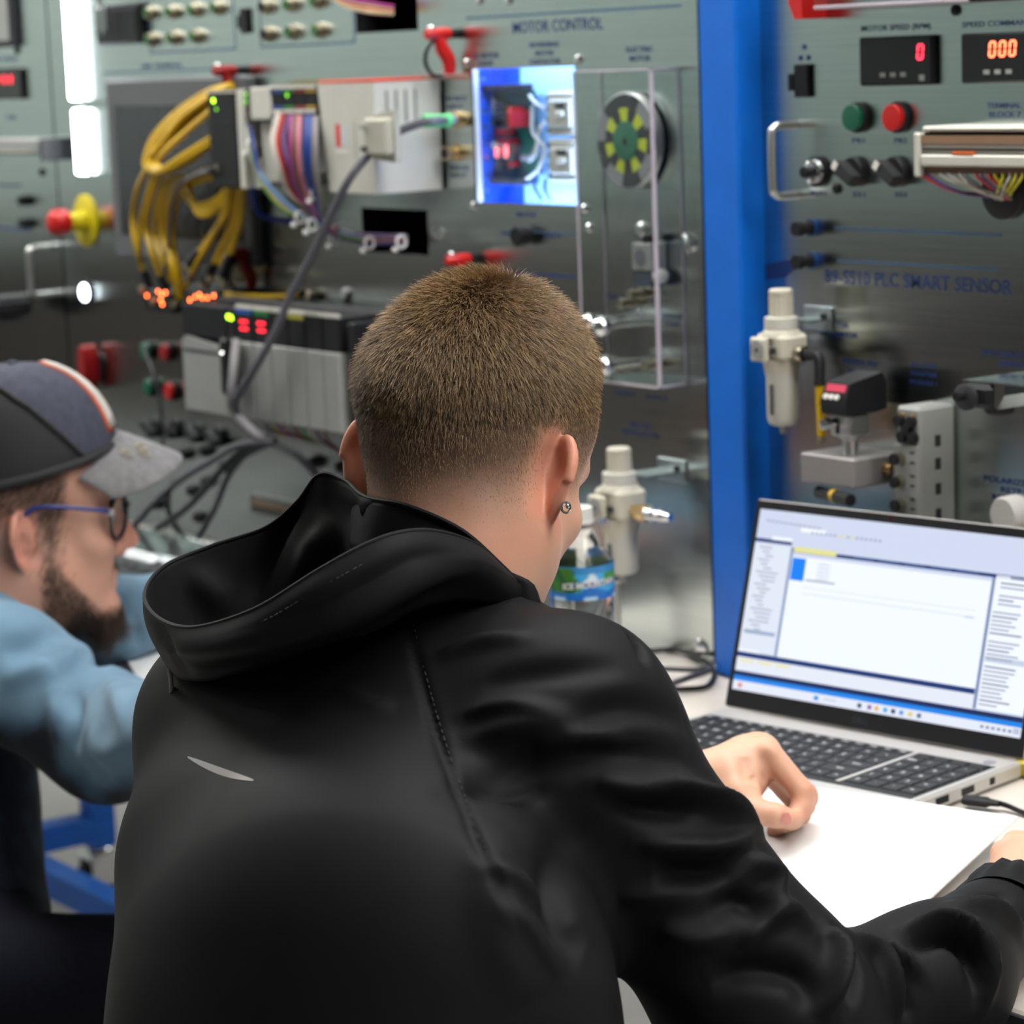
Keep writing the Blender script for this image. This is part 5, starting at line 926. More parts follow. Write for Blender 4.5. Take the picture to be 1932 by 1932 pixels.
# ================================================================== loose leads on the bench
MD = mat('dark_cable_jacket', S(60, 60, 66), .5)
def tcable(pts, r, m, label, group=None): MB().tube([tb(x, y, .7508+r+.0004+dz) for x, y, dz in pts], r, 8).build('bench_cable', m, label=label, cat='cable', group=group)
tcable([(1150, 1235, 0), (1215, 1230, 0), (1275, 1226, .002), (1325, 1245, .004), (1345, 1262, 0), (1346, 1280, 0), (1330, 1296, 0), (1290, 1300, 0), (1230, 1300, 0), (1170, 1296, 0)], .0030, M_BLACK, 'black cable looping on the bench at the foot of the blue post')
tcable([(1180, 1262, .006), (1250, 1262, .006), (1310, 1264, .006), (1340, 1258, .006)], .0030, MD, 'dark cable lying straight across the loop on the bench')
tcable([(1240, 1302, .007), (1290, 1282, .0125), (1335, 1266, .0125), (1338, 1262, .0125)], .0036, MD, 'short thick lead slanting across the bench cables')
tcable([(1870, 1512, .004), (1900, 1520, .002), (1935, 1535, 0), (2010, 1560, 0)], .0026, M_BLACK, 'thin black cable leaving the laptop side to the right')
p = tb(1846, 1512, .758); ub = thing('usb_plug', 'black plug pushed into the right side of the laptop', 'plug', p); d_ = nrm(tb(1870, 1514, .758)-tb(1820, 1508, .758)); u_, v_, _ = frame(d_)
MB().lathe(p-d_*.014, d_, [(0, .0055), (.003, .0062), (.022, .0062), (.026, .004), (.034, .0035)], 12, sc=(1.25, .75)).build('shell', M_BLACK, ub)
p = tb(1945, 1462, .752); MB().box(p[0]-.012, p[0]+.06, p[1]-.012, p[1]+.02, .7512, .768, .003).build('yellow_box', mat('yellow_box', S(214, 190, 20), .5), label='small yellow object at the right edge behind the laptop corner', cat='box')
# clear plastic case on the far bench
p = tb(290, 1078, .752); cz = thing('clear_case', 'low clear plastic parts case on the bench behind the chin', 'case', (p[0], p[1], .7526)); a_, c_ = p[0], p[1]
MB().box(a_-.10, a_+.10, c_-.05, c_+.05, .7526, .790, .008).build('case_shell', M_CLEAR, cz); MB().box(a_-.104, a_+.104, c_-.054, c_+.054, .7905, .7955, .002).build('lid_rim', M_CLEAR, cz)
for i in range(5): MB().cyl((a_-.07+i*.033, c_-.02, .7585), (a_-.05+i*.033, c_+.02, .7585), .004, n=10).build('metal_part', M_CHROME, cz)
# ================================================================== signed distance modelling for the people
def rc(P, a, b, ra, rb):
    a, b = np.asarray(a, np.float32), np.asarray(b, np.float32); ba = b-a; pa = P-a; h = np.clip((pa@ba)/(ba@ba+1e-12), 0, 1)
    return np.linalg.norm(pa-h[:, None]*ba, axis=1)-(ra+(rb-ra)*h)
def chain(P, pts, k=.01):
    d = None
    for (a, ra), (b, rb) in zip(pts[:-1], pts[1:]): e = rc(P, a, b, ra, rb); d = e if d is None else smin(d, e, k)
    return d
def ell(P, c, r, A=None):
    q = P-np.asarray(c, np.float32)
    if A is not None: q = q@np.asarray(A, np.float32).T
    r = np.asarray(r, np.float32); k0 = np.linalg.norm(q/r, axis=1); k1 = np.linalg.norm(q/(r*r), axis=1); return k0*(k0-1)/(k1+1e-9)
def smin(a, b, k): h = np.clip(.5+.5*(b-a)/k, 0, 1); return b+(a-b)*h-k*h*(1-h)
def smax(a, b, k): return -smin(-a, -b, k)
def nets(func, lo, hi, st, f=4):
    lo = np.asarray(lo, float); n = (np.ceil((np.asarray(hi, float)-lo)/(st*f)).astype(int)+1)*f
    cn = n//f; g = [lo[i]+(np.arange(cn[i])+.5)*st*f-st*.5 for i in range(3)]; G = np.stack(np.meshgrid(*g, indexing='ij'), -1).reshape(-1, 3).astype(np.float32)
    dc = func(G).reshape(cn); near = np.abs(dc) < st*f*1.6; D = np.repeat(np.repeat(np.repeat(dc, f, 0), f, 1), f, 2).astype(np.float32); m = np.repeat(np.repeat(np.repeat(near, f, 0), f, 1), f, 2)
    ii = np.argwhere(m); D[m] = func((lo+ii*st).astype(np.float32)); s = D < 0
    nx, ny, nz = D.shape; act = np.zeros((nx-1, ny-1, nz-1), np.int8)
    for dx in (0, 1):
        for dy in (0, 1):
            for dz in (0, 1): act += s[dx:nx-1+dx, dy:ny-1+dy, dz:nz-1+dz]
    C = np.argwhere((act > 0) & (act < 8)); acc = np.zeros((len(C), 3)); cnt = np.zeros(len(C))
    cor = [(a, b, c) for a in (0, 1) for b in (0, 1) for c in (0, 1)]
    for p in cor:
        for ax in range(3):
            if p[ax]: continue
            q = list(p); q[ax] = 1
            d0 = D[C[:, 0]+p[0], C[:, 1]+p[1], C[:, 2]+p[2]]; d1 = D[C[:, 0]+q[0], C[:, 1]+q[1], C[:, 2]+q[2]]; x = (d0 < 0) != (d1 < 0); t = np.where(x, d0/(d0-d1+1e-12), 0)
            for j in range(3): acc[:, j] += np.where(x, p[j]+(t if j == ax else 0), 0)
            cnt += x
    V_ = lo+(C+acc/cnt[:, None])*st; idx = -np.ones((nx-1, ny-1, nz-1), np.int64); idx[C[:, 0], C[:, 1], C[:, 2]] = np.arange(len(C)); F = []
    for ax in range(3):
        o1, o2 = [(1, 2), (2, 0), (0, 1)][ax]; sl0 = [slice(None)]*3; sl1 = [slice(None)]*3; sl0[ax] = slice(0, -1); sl1[ax] = slice(1, None)
        E = np.argwhere(s[tuple(sl0)] != s[tuple(sl1)]); E = E[(E[:, o1] > 0) & (E[:, o2] > 0) & (E[:, o1] < D.shape[o1]-1) & (E[:, o2] < D.shape[o2]-1)]
        fl = s[tuple(E.T)]; q = []
        for a, b in ((-1, -1), (0, -1), (0, 0), (-1, 0)): e = E.copy(); e[:, o1] += a; e[:, o2] += b; q.append(idx[tuple(e.T)])
        q = np.stack(q, 1); q[~fl] = q[~fl][:, ::-1]; F.append(q)
    F = np.concatenate(F); F = F[(F >= 0).all(1)]; return V_, F
def smooth(V_, F, it=2, lam=.5):
    E = np.concatenate([F[:, [0, 1]], F[:, [1, 2]], F[:, [2, 3]], F[:, [3, 0]]]); E = np.concatenate([E, E[:, ::-1]]); c = np.bincount(E[:, 0], minlength=len(V_)).astype(float)[:, None]+1e-9
    for _ in range(it):
        s_ = np.stack([np.bincount(E[:, 0], V_[E[:, 1], j], minlength=len(V_)) for j in range(3)], 1); V_ = V_+lam*(s_/c-V_)
    return V_
def vnormals(V_, F):
    n = np.cross(V_[F[:, 2]]-V_[F[:, 0]], V_[F[:, 3]]-V_[F[:, 1]]); N_ = np.zeros_like(V_)
    for k in range(4):
        for j in range(3): N_[:, j] += np.bincount(F[:, k], n[:, j], minlength=len(V_))
    return N_/(np.linalg.norm(N_, axis=1)[:, None]+1e-12)
def pmesh(name, V_, F, mat_, parent, attrs=None, label=None):
    me = bpy.data.meshes.new(name); o0 = ORG[parent.name]; me.from_pydata((V_-o0).tolist(), [], F.tolist()); me.materials.append(mat_); me.polygons.foreach_set('use_smooth', [True]*len(me.polygons))
    for k, a in (attrs or {}).items(): ca = me.attributes.new(k, 'FLOAT', 'POINT'); ca.data.foreach_set('value', np.asarray(a, np.float32))
    me.update(); o = finish(bpy.data.objects.new(name, me), parent, o0); 
    if label: o['label'] = label
    return o
def seg_dist(P, pl_):
    best = np.full(len(P), 9., np.float32); tt = np.zeros(len(P), np.float32); n = len(pl_)-1
    for i in range(n):
        a, b = pl_[i], pl_[i+1]; ba = b-a; h = np.clip(((P-a)@ba)/(ba@ba+1e-12), 0, 1); d = np.linalg.norm(P-a-h[:, None]*ba, axis=1); m = d < best; best[m] = d[m]; tt[m] = ((i+h)/n)[m]
    return best, tt
def cast(bvh, x, y):
    h = bvh.ray_cast(Vector(CAM), Vector(nrm(ray(x, y)))); return np.array(h[0]) if h[0] is not None else None
def folds(V_, F, lst):
    """cloth folds: each (polyline through points of the cloth, width, height) raises or sinks the cloth along its normal, tapering to the ends"""
    bvh = BVHTree.FromPolygons(V_.tolist(), F.tolist()); N_ = vnormals(V_, F); d_ = np.zeros(len(V_))
    for px, w_, a_ in lst:
        pts = [cast(bvh, *p) for p in px]; pts = [p for p in pts if p is not None]
        if len(pts) < 2: continue
        pl_ = np.array(spline(pts, 5)); lo, hi = pl_.min(0)-w_*3, pl_.max(0)+w_*3; m = ((V_ > lo) & (V_ < hi)).all(1); ix = np.nonzero(m)[0]
        if not len(ix): continue
        dd, tt = seg_dist(V_[ix], pl_); d_[ix] += a_*1.35*np.exp(-(dd/w_)**2)*np.clip(np.sin(np.pi*np.clip(tt, .02, .98)), 0, 1)**.6
    return V_+N_*d_[:, None]
def loft(rows, nu=8, nv=6):
    R = [spline(r, nu) for r in rows]; n = len(R[0]); cols = [spline([r[i] for r in R], nv) for i in range(n)]; m = len(cols[0]); V_ = np.array([cols[i][j] for i in range(n) for j in range(m)])
    F = np.array([(i*m+j, (i+1)*m+j, (i+1)*m+j+1, i*m+j+1) for i in range(n-1) for j in range(m-1)]); return V_, F
def hairs(name, roots, dirs, lens, rad, mat_, parent, bend=None, seg=3, rt=.25):
    n = len(roots); hc = bpy.data.hair_curves.new(name); hc.add_curves([seg+1]*n); o0 = ORG[parent.name]; P = np.zeros((n, seg+1, 3), np.float32)
    for k in range(seg+1):
        t = k/seg; P[:, k] = roots+dirs*(lens*t)[:, None]
        if bend is not None: P[:, k] += bend*(lens*t*t)[:, None]
    P -= o0.astype(np.float32); hc.attributes['position'].data.foreach_set('vector', P.ravel()) if 'position' in hc.attributes else hc.position_data.foreach_set('vector', P.ravel())
    ra = hc.attributes.get('radius') or hc.attributes.new('radius', 'FLOAT', 'POINT'); ra.data.foreach_set('value', np.tile(np.linspace(rad, rad*rt, seg+1).astype(np.float32), n))
    hc.materials.append(mat_); o = finish(bpy.data.objects.new(name, hc), parent, o0, kind=None); return o
def sample_faces(V_, F, wgt, n):
    a = .5*np.linalg.norm(np.cross(V_[F[:, 2]]-V_[F[:, 0]], V_[F[:, 3]]-V_[F[:, 1]]), axis=1)*wgt[F].mean(1); ix = RNG.choice(len(F), n, p=a/a.sum()); u, v = RNG.random((2, n))[..., None]; q = V_[F[ix]]
    return q[:, 0]*(1-u)*(1-v)+q[:, 1]*u*(1-v)+q[:, 2]*u*v+q[:, 3]*(1-u)*v, ix
def sst(x, a, b): t = np.clip((x-a)/(b-a), 0, 1); return t*t*(3-2*t)
# ---------------------------------------------------------------- skin, hair and cloth
def skin_mat(name, base, red, stub, blush=1.0):
    m = bpy.data.materials.new(name); m.use_nodes = True; N = m.node_tree.nodes; L = m.node_tree.links; b = N['Principled BSDF']; b.inputs['Roughness'].default_value = .48; b.inputs['Subsurface Weight'].default_value = .18; b.inputs['Subsurface Radius'].default_value = (.008, .003, .0015); b.inputs['Subsurface Scale'].default_value = .6
    tc = N.new('ShaderNodeTexCoord'); nz = N.new('ShaderNodeTexNoise'); nz.inputs['Scale'].default_value = 22; nz.inputs['Detail'].default_value = 5; L.new(tc.outputs['Object'], nz.inputs['Vector'])
    def att(k): a = N.new('ShaderNodeAttribute'); a.attribute_name = k; return a.outputs['Fac']
    def mix(f, c0, c1):
        x = N.new('ShaderNodeMix'); x.data_type = 'RGBA'; L.new(f, x.inputs[0])
        for s_, c in ((6, c0), (7, c1)):
            if isinstance(c, tuple): x.inputs[s_].default_value = c+(1,)
            else: L.new(c, x.inputs[s_])
        return x.outputs[2]
    mu = N.new('ShaderNodeMath'); mu.operation = 'MULTIPLY'; mu.inputs[1].default_value = .45; L.new(nz.outputs['Fac'], mu.inputs[0])
    c = mix(mu.outputs[0], base, red); c = mix(att('blush'), c, red); c = mix(att('stubble'), c, stub); L.new(c, b.inputs['Base Color'])
    n2 = N.new('ShaderNodeTexNoise'); n2.inputs['Scale'].default_value = 900; L.new(tc.outputs['Object'], n2.inputs['Vector']); bp = N.new('ShaderNodeBump'); bp.inputs['Strength'].default_value = .12; bp.inputs['Distance'].default_value = .0006; L.new(n2.outputs['Fac'], bp.inputs['Height']); L.new(bp.outputs['Normal'], b.inputs['Normal']); return m
def hair_mat(name, c0, c1, rough=.4):
    m = bpy.data.materials.new(name); m.use_nodes = True; N = m.node_tree.nodes; L = m.node_tree.links; b = N['Principled BSDF']; b.inputs['Roughness'].default_value = rough; b.inputs['Specular IOR Level'].default_value = .6
    hi = N.new('ShaderNodeHairInfo'); cr = N.new('ShaderNodeValToRGB'); cr.color_ramp.elements[0].position = .15; cr.color_ramp.elements[0].color = c0+(1,); cr.color_ramp.elements[1].color = c1+(1,); L.new(hi.outputs['Random'], cr.inputs[0]); L.new(cr.outputs[0], b.inputs['Base Color']); return m
M_SKIN = skin_mat('skin_fair', S(238, 192, 162), S(222, 140, 116), S(70, 53, 42)); M_HAIR = hair_mat('light_brown_hair', S(70, 52, 38), S(214, 178, 128), .32)
M_SKIN2 = skin_mat('skin_man', S(218, 172, 148), S(206, 130, 112), S(74, 56, 46)); M_BEARD = hair_mat('dark_brown_hair', S(38, 28, 22), S(92, 70, 52), .5)
M_JACK = mat('black_softshell', S(24, 24, 26), .62, var=.05, scale=40, bump=.08, bscale=1400, spec=.14)
M_JACK2 = mat('black_softshell_lining', S(20, 20, 21), .7, var=.06, scale=60, bump=.10, bscale=900, spec=.12)
M_JEAN = mat('dark_denim', S(20, 21, 30), .85, var=.2, scale=200, bump=.15, bscale=900, spec=.1)
# ================================================================== the student in the black jacket
ST = thing('person', 'student in a black hooded softshell jacket writing on paper, seen from behind', 'person', (.80, -1.05, .0))
def head_frame(O, fwd_h, pitch, roll):
    h = nrm([fwd_h[0], fwd_h[1], 0]); z = V(0, 0, 1); f = math.cos(pitch)*h-math.sin(pitch)*z; u = math.sin(pitch)*h+math.cos(pitch)*z; r = np.cross(f, u)
    r2, u2 = math.cos(roll)*r-math.sin(roll)*u, math.cos(roll)*u+math.sin(roll)*r; return np.stack([r2, f, u2])   # rows: right, forward, up
_hd, _rt = nrm([-.809, .588, 0]), V(.588, .809, 0)
yaw = math.radians(27); O1 = dp(881, 868, 1.935); A1 = head_frame(O1, math.cos(yaw)*_hd+math.sin(yaw)*_rt, math.radians(24), math.radians(3.5))
def loc(P, O, A): return ((P-np.asarray(O, np.float32))@np.asarray(A, np.float32).T).astype(np.float32)
def wrl(p, O, A): return np.asarray(O)+np.asarray(p, float)@np.asarray(A)
def ear_sdf(q, side, c, out=.55, tilt=.15, k=1.0):
    r_, f_, u_ = q[:, 0]*side-c[0], q[:, 1]-c[1], q[:, 2]-c[2]
    ew = (-math.cos(out)*f_+math.sin(out)*r_); en = (math.sin(out)*f_+math.cos(out)*r_); a = ew*math.cos(tilt)-u_*math.sin(tilt); b = u_*math.cos(tilt)+ew*math.sin(tilt)
    a = a-.014*k; wd = np.where(b > 0, .0185, .0155)*k
    e = np.sqrt((a/wd)**2+(b/(.033*k))**2); plate = np.maximum((e-1)*.016*k, np.abs(en-.25*a-.003*np.sin(b*90))-.0026*k)
    ring = np.sqrt(((e-.93)*.017*k)**2+(en-.25*a+.0005)**2)-.0034*k; ring = np.where(a < -.010*k, .02, ring); d = smin(plate, ring, .004*k)
    lobe = np.linalg.norm(np.stack([(a+.006*k)/1.0, (b+.033*k)/1.1, en*1.7], 1), axis=1)-.0075*k; root = np.linalg.norm(np.stack([(a+.012*k)/1.0, b/2.4, (en+.002)/.9], 1), axis=1)-.009*k
    d = smin(d, lobe, .005*k); d = smin(d, root, .006*k)
    hol = np.linalg.norm(np.stack([(a+.001*k)/1.0, (b+.002*k)/1.7, (en-.0095*k)/1.0], 1), axis=1)-.0085*k
    return smax(d, -hol, .003*k)
def head_sdf(P, O, A, neck, k=1.0, ears=True, earc=(.071, .002, -.008), out=.70):
    q = loc(P, O, A)/k
    d = ell(q, (0, .008, .052), (.0730, .094, .083)); d = smin(d, ell(q, (0, -.030, .030), (.067, .064, .064)), .03); d = smin(d, ell(q, (0, .060, .045), (.062, .046, .055)), .02)
    fc = ell(q, (0, .060, -.030), (.058, .044, .075)); d = smin(d, fc, .03)
    for s in (-1, 1):
        d = smin(d, rc(q, (s*.055, .008, -.048), (s*.020, .082, -.098), .016, .016), .022); d = smin(d, ell(q, (s*.044, .070, -.022), (.018, .022, .016)), .016)
        d = smax(d, -(np.linalg.norm(q-np.array((s*.032, .108, .004), np.float32), axis=1)-.014), .012); d = smin(d, rc(q, (s*.014, .100, .022), (s*.046, .086, .020), .009, .007), .012)
        d = smin(d, np.linalg.norm(q-np.array((s*.011, .108, -.034), np.float32), axis=1)-.0085, .008)
    d = smin(d, ell(q, (0, .090, -.100), (.022, .018, .018)), .02); d = smin(d, rc(q, (0, .100, .016), (0, .122, -.026), .007, .0105), .010)
    d = smin(d, rc(q, (-.018, .097, -.060), (.018, .097, -.060), .0065, .0065), .010); d = smin(d, rc(q, (-.014, .096, -.072), (.014, .096, -.072), .007, .007), .008); d = smax(d, -rc(q, (-.022, .104, -.0655), (.022, .104, -.0655), .0018, .0018), .003)
    n0, n1, r0, r1 = neck; d = smin(d, rc(q, (0, -.022, -.010), loc(np.array([n0]), O, A)[0]/k, .056, r0/k), .03); d = smin(d, rc(q, loc(np.array([n0]), O, A)[0]/k, loc(np.array([n1]), O, A)[0]/k, r0/k, r1/k), .03)
    d = smin(d, rc(q, (0, .035, -.075), loc(np.array([n0]), O, A)[0]/k+np.array([0, .022, 0], np.float32), .040, .045), .03)
    if ears:
        for s in (-1, 1): d = smin(d, ear_sdf(q, s, earc, out, .15, .90), .004)
    return d*k
NK = (dp(868, 1015, 1.915), dp(835, 1190, 1.890), .059, .054)
V1, F1 = nets(lambda P: head_sdf(P, O1, A1, NK), O1-.235, O1+.165, .0017); V1 = smooth(V1, F1, 2)
q1 = loc(V1, O1, A1).astype(float); hz = V1[:, 2]-O1[2]                       # height above the ear canal
side = np.abs(q1[:, 0]); edge = .042+.020*sst(q1[:, 1], -.04, .05)                # hairline follows the fade round the sides
ear_m = np.clip(sst(side, .064, .074)*np.exp(-((np.maximum(0, np.abs(q1[:, 2]+.008)-.026)/.008)**2+(np.maximum(0, np.abs(q1[:, 1]+.006)-.020)/.008)**2)), 0, 1)
face = sst(q1[:, 1], .058, .075)*(1-sst(q1[:, 2], .085, .105)); low = sst(hz, -.046, .022)**1.4; dens = low*(1-face)*(1-ear_m); behind = np.exp(-(((q1[:, 1]+.015)/.022)**2+((q1[:, 2]+.0)/.034)**2))*(side > .05)
dens = dens*(1-.85*behind); stub = np.clip(sst(hz, -.060, .022)*(1-face)*(1-ear_m)*(1-.9*behind), 0, 1)*.88
blush = np.clip(.42*ear_m+.35*np.exp(-((hz+.045)/.022)**2)*(q1[:, 1] < .02)+.22*behind, 0, 1)
pmesh('body', V1, F1, M_SKIN, ST, {'stubble': stub, 'blush': blush}, 'bare neck, ears and short cropped head')
N1 = vnormals(V1, F1); wlong = sst(hz, .018, .062)*(1-face)*(1-ear_m)
def grow(name, V_, F, N_, w_, n, lenf, rad, m, parent, down, spread=.25, lift=.75, O=None, whorl=None):
    R_, ix = sample_faces(V_, F, w_, n); nn = N_[F[ix]].mean(1); nn /= np.linalg.norm(nn, axis=1)[:, None]; t_ = down(R_, nn); t_ = t_-nn*(t_*nn).sum(1)[:, None]; t_ /= np.linalg.norm(t_, axis=1)[:, None]+1e-9
    d_ = nn*lift+t_*(1-lift*.35)+RNG.normal(0, spread, (n, 3)); d_ /= np.linalg.norm(d_, axis=1)[:, None]; L_ = lenf(R_, nn)*RNG.uniform(.75, 1.1, n); return hairs(name, R_.astype(np.float32), d_.astype(np.float32), L_.astype(np.float32), rad, m, parent, (t_*.35-nn*.05).astype(np.float32))
crown = wrl((.012, -.012, .132), O1, A1)
def flow(R_, nn): v = R_-crown; v = v/(np.linalg.norm(v, axis=1)[:, None]+1e-6); return v*.8+np.cross(nn, v)*.35+V(0, 0, -.35)
grow('hair', V1, F1, N1, wlong, 52000, lambda R_, n_: .003+.0115*sst(R_[:, 2]-O1[2], .025, .080), .00022, M_HAIR, ST, flow, .30, .62)['kind'] = 'stuff'
grow('hair_fade', V1, F1, N1, np.clip(dens*(1-.6*wlong), 0, 1), 26000, lambda R_, n_: .0010+.0022*sst(R_[:, 2]-O1[2], -.02, .05), .00011, M_HAIR, ST, flow, .2, .45)['kind'] = 'stuff'
for s in (-1, 1):
    e = wrl((s*.032, .094, .004), O1, A1); MB().sphere(e, .0118, 16).build('eye', mat('eye_white', S(225, 220, 214), .2), ST); ei = wrl((s*.032, .1045, .003), O1, A1); MB().lathe(ei, A1[1], [(0, .0055), (.0012, .003)], 14).build('iris', mat('iris', (.03, .05, .07), .2), ST)
# ear ring
eb = wrl((.082, -.012, -.036), O1, A1)
# ---------------------------------------------------------------- jacket
def cp(px, py, D, rpx): return dp(px, py, D), rpx*D/FPX
LAT, BAK = nrm([.96, .28, 0]), nrm([.28, -.96, 0]); TF = np.stack([LAT, BAK, V(0, 0, 1)])
def flat(P, a, b, ra, rb, s=.68):
    c = (a+b)/2; q = loc(P, c, TF); q[:, 1] /= s; la, lb = loc(np.array([a]), c, TF)[0], loc(np.array([b]), c, TF)[0]; la[1] /= s; lb[1] /= s; return rc(q, la, lb, ra, rb)*.86
(UB, rUB), (LB, rLB) = cp(735, 1560, 1.86, 385), cp(700, 1930, 1.75, 478); HIP = LB+V(.05, -.10, -.30)
(SR, rSR), (ER, rER) = cp(1062, 1372, 1.79, 178), cp(1452, 1905, 1.80, 188); EL2, rEL2 = cp(1515, 1945, 1.84, 165); (FM, rFM), (FW, rFW) = cp(1765, 1850, 1.885, 130), cp(1895, 1732, 1.985, 91)
(SL, rSL) = cp(462, 1375, 1.97, 158); (FL1, rFL1), (FL2, rFL2) = cp(470, 1620, 1.89, 224), cp(497, 1940, 1.80, 262); ELL, WRL = V(.44, -.62, .815), dp(1285, 1488, 2.30)
NB = dp(825, 1215, 1.905); TRR = dp(975, 1325, 1.85)
def jacket_sdf(P):
    d = flat(P, UB, LB, rUB, rLB); d = smin(d, flat(P, LB, HIP, rLB, .195, .72), .06)
    d = smin(d, chain(P, [(SL, rSL), (FL1, rFL1), (FL2, rFL2)], .04), .05); d = smin(d, rc(P, SL, SR, .070, .068), .05); d = smin(d, rc(P, NB, dp(830, 1185, 1.885), .055, .060), .03); d = smin(d, rc(P, NB, TRR, .050, .056), .04); d = smin(d, rc(P, TRR, SR, .055, rSR), .035); d = smin(d, rc(P, NB, SL, .050, rSL), .04)
    d = smin(d, chain(P, [(SR, rSR), (ER, rER), (EL2, rEL2), (FM, rFM), (FW, rFW)], .03), .035)
    d = smin(d, chain(P, [(SL+C_R*.03, .05), (ELL, .052), (WRL, .038)], .03), .03); return d
lo = np.min([HIP-.22, FW-.08, SL-.12, WRL-.1], 0); hi = np.max([UB+.15, NB+.08, FW+.08, ER+.1, SL+.1, WRL+.1, HIP+.22], 0); lo[2] = HIP[2]-.06
def jk(P): return smax(jacket_sdf(P), -(P[:, 2]-(HIP[2]-.02)), .01)
VJ, FJ = nets(jk, lo, hi, .0035); VJ = smooth(VJ, FJ, 3)
JF = [  # folds of the back, shoulder and sleeve
 ([(1062, 1372), (1180, 1335), (1290, 1360)], .014, -.004), ([(850, 1500), (1000, 1440), (1160, 1420), (1300, 1440)], .016, -.005), ([(900, 1300), (1050, 1265), (1180, 1260)], .012, -.003),
 ([(860, 1400), (980, 1370), (1120, 1365)], .012, .0035), ([(1262, 1470), (1340, 1510), (1420, 1560), (1480, 1605)], .010, .008), ([(1200, 1590), (1290, 1600), (1370, 1600), (1430, 1570)], .010, .006), ([(1230, 1640), (1330, 1640), (1420, 1620)], .014, -.007),
 ([(1370, 1650), (1420, 1630), (1460, 1660), (1450, 1720)], .011, .006), ([(1330, 1720), (1400, 1700), (1450, 1740)], .012, -.005), ([(1400, 1800), (1440, 1740), (1490, 1720), (1530, 1760)], .010, .005), ([(1330, 1850), (1420, 1830), (1500, 1840), (1540, 1900)], .014, -.006),
 ([(1555, 1750), (1580, 1790), (1575, 1860), (1540, 1930)], .009, .007), ([(1580, 1760), (1610, 1820), (1605, 1900)], .008, -.008), ([(1605, 1765), (1640, 1800), (1670, 1850), (1690, 1930)], .008, .007), ([(1640, 1775), (1680, 1830), (1720, 1930)], .008, -.008), ([(1665, 1780), (1700, 1810), (1740, 1850)], .007, .005),
 ([(1700, 1760), (1770, 1740), (1830, 1760), (1865, 1820), (1850, 1910)], .008, .007), ([(1720, 1785), (1780, 1765), (1830, 1800), (1845, 1880)], .009, -.008), ([(1790, 1715), (1870, 1720), (1930, 1760)], .010, .005), ([(1820, 1700), (1900, 1690)], .008, -.004),
 ([(1080, 1580), (1045, 1650), (1060, 1740), (1110, 1800)], .020, -.006), ([(960, 1560), (930, 1640), (950, 1760), (1010, 1900)], .024, .003), ([(900, 1640), (980, 1670), (1050, 1720)], .010, .003), ([(880, 1480), (960, 1500), (1040, 1490)], .009, -.003), ([(870, 1350), (960, 1330), (1060, 1345)], .008, .003), ([(1188, 1196), (1205, 1215), (1216, 1245)], .006, -.006), ([(820, 1240), (900, 1215), (1000, 1205)], .010, .003), ([(640, 1300), (700, 1330), (750, 1330)], .010, .002), ([(1000, 1420), (1100, 1390), (1190, 1400)], .009, .004), ([(930, 1700), (1000, 1760), (1060, 1850)], .012, .003), ([(1120, 1470), (1200, 1480), (1290, 1470)], .010, .005), ([(1150, 1520), (1230, 1530), (1310, 1530)], .009, -.005), ([(1240, 1750), (1310, 1770), (1390, 1760)], .011, .004), ([(1160, 1700), (1230, 1690), (1300, 1680)], .010, .003)]
VJ = folds(VJ, FJ, [(p, w_*.72, a_*1.75) for p, w_, a_ in JF])
# raglan seam: a narrow groove from the hood to the side, with a row of stitching
SEAM = [(766, 1160), (775, 1200), (795, 1280), (815, 1350), (840, 1430), (870, 1510), (905, 1600), (960, 1700), (1030, 1830)]
VJ = folds(VJ, FJ, [(SEAM, .0032, -.0035)])
jkt = pmesh('jacket', VJ, FJ, M_JACK, ST)
jb = BVHTree.FromPolygons(VJ.tolist(), FJ.tolist())
def on(px, py, lift=0.0, b=None):
    p = cast(b or jb, px, py); return None if p is None else p-nrm(ray(px, py))*lift
M_STITCH = mat('grey_stitching', S(70, 70, 72), .6)
def stitches(pxs, parent, b, name='stitching', L=.004, gap=.004, r=.0004, m=None):
    P = [on(x, y, .0006, b) for x, y in pxs]; P = spline([p for p in P if p is not None], 8); q = MB(); acc = 0; 
    for a, c in zip(P[:-1], P[1:]):
        Ls = np.linalg.norm(c-a); t = 0
        while t < Ls:
            if (acc % (L+gap)) < L: q.tube([a+(c-a)*(t/Ls), a+(c-a)*(min(t+L*.5, Ls)/Ls)], r, 4, sm=1)
            t += L*.5; acc += L*.5
    if q.v: o = q.build(name, m or M_STITCH, parent); o['kind'] = 'stuff'; return o
stitches([(x+10, y) for x, y in SEAM[:7]], jkt, jb)
# grey reflective dash on the back
q = MB(); vs = []; nd = 24
for i in range(nd+1):
    t_ = i/nd; cx, cy = 354+124*t_, 1428+44*t_+5*math.sin(t_*3.14); hw = 6.5*math.sin(math.pi*min(1, t_*.94+.03))**.7; vs += [on(cx+hw*.33, cy-hw, .0012), on(cx-hw*.33, cy+hw, .0012)]
q.add(vs, [(2*i, 2*i+1, 2*i+3, 2*i+2) for i in range(nd)]); q.build('reflective_dash', mat('reflective_grey', S(150, 142, 138), .5, var=.1, scale=900), jkt)
pz = on(322, 1292, .004)
if pz is not None: MB().tube([pz+V(0, 0, .012), pz+V(.001, 0, .0), pz+V(0, 0, -.008)], .0018, 8).build('cord_pull', mat('pull_grey', S(150, 142, 140), .4), jkt)
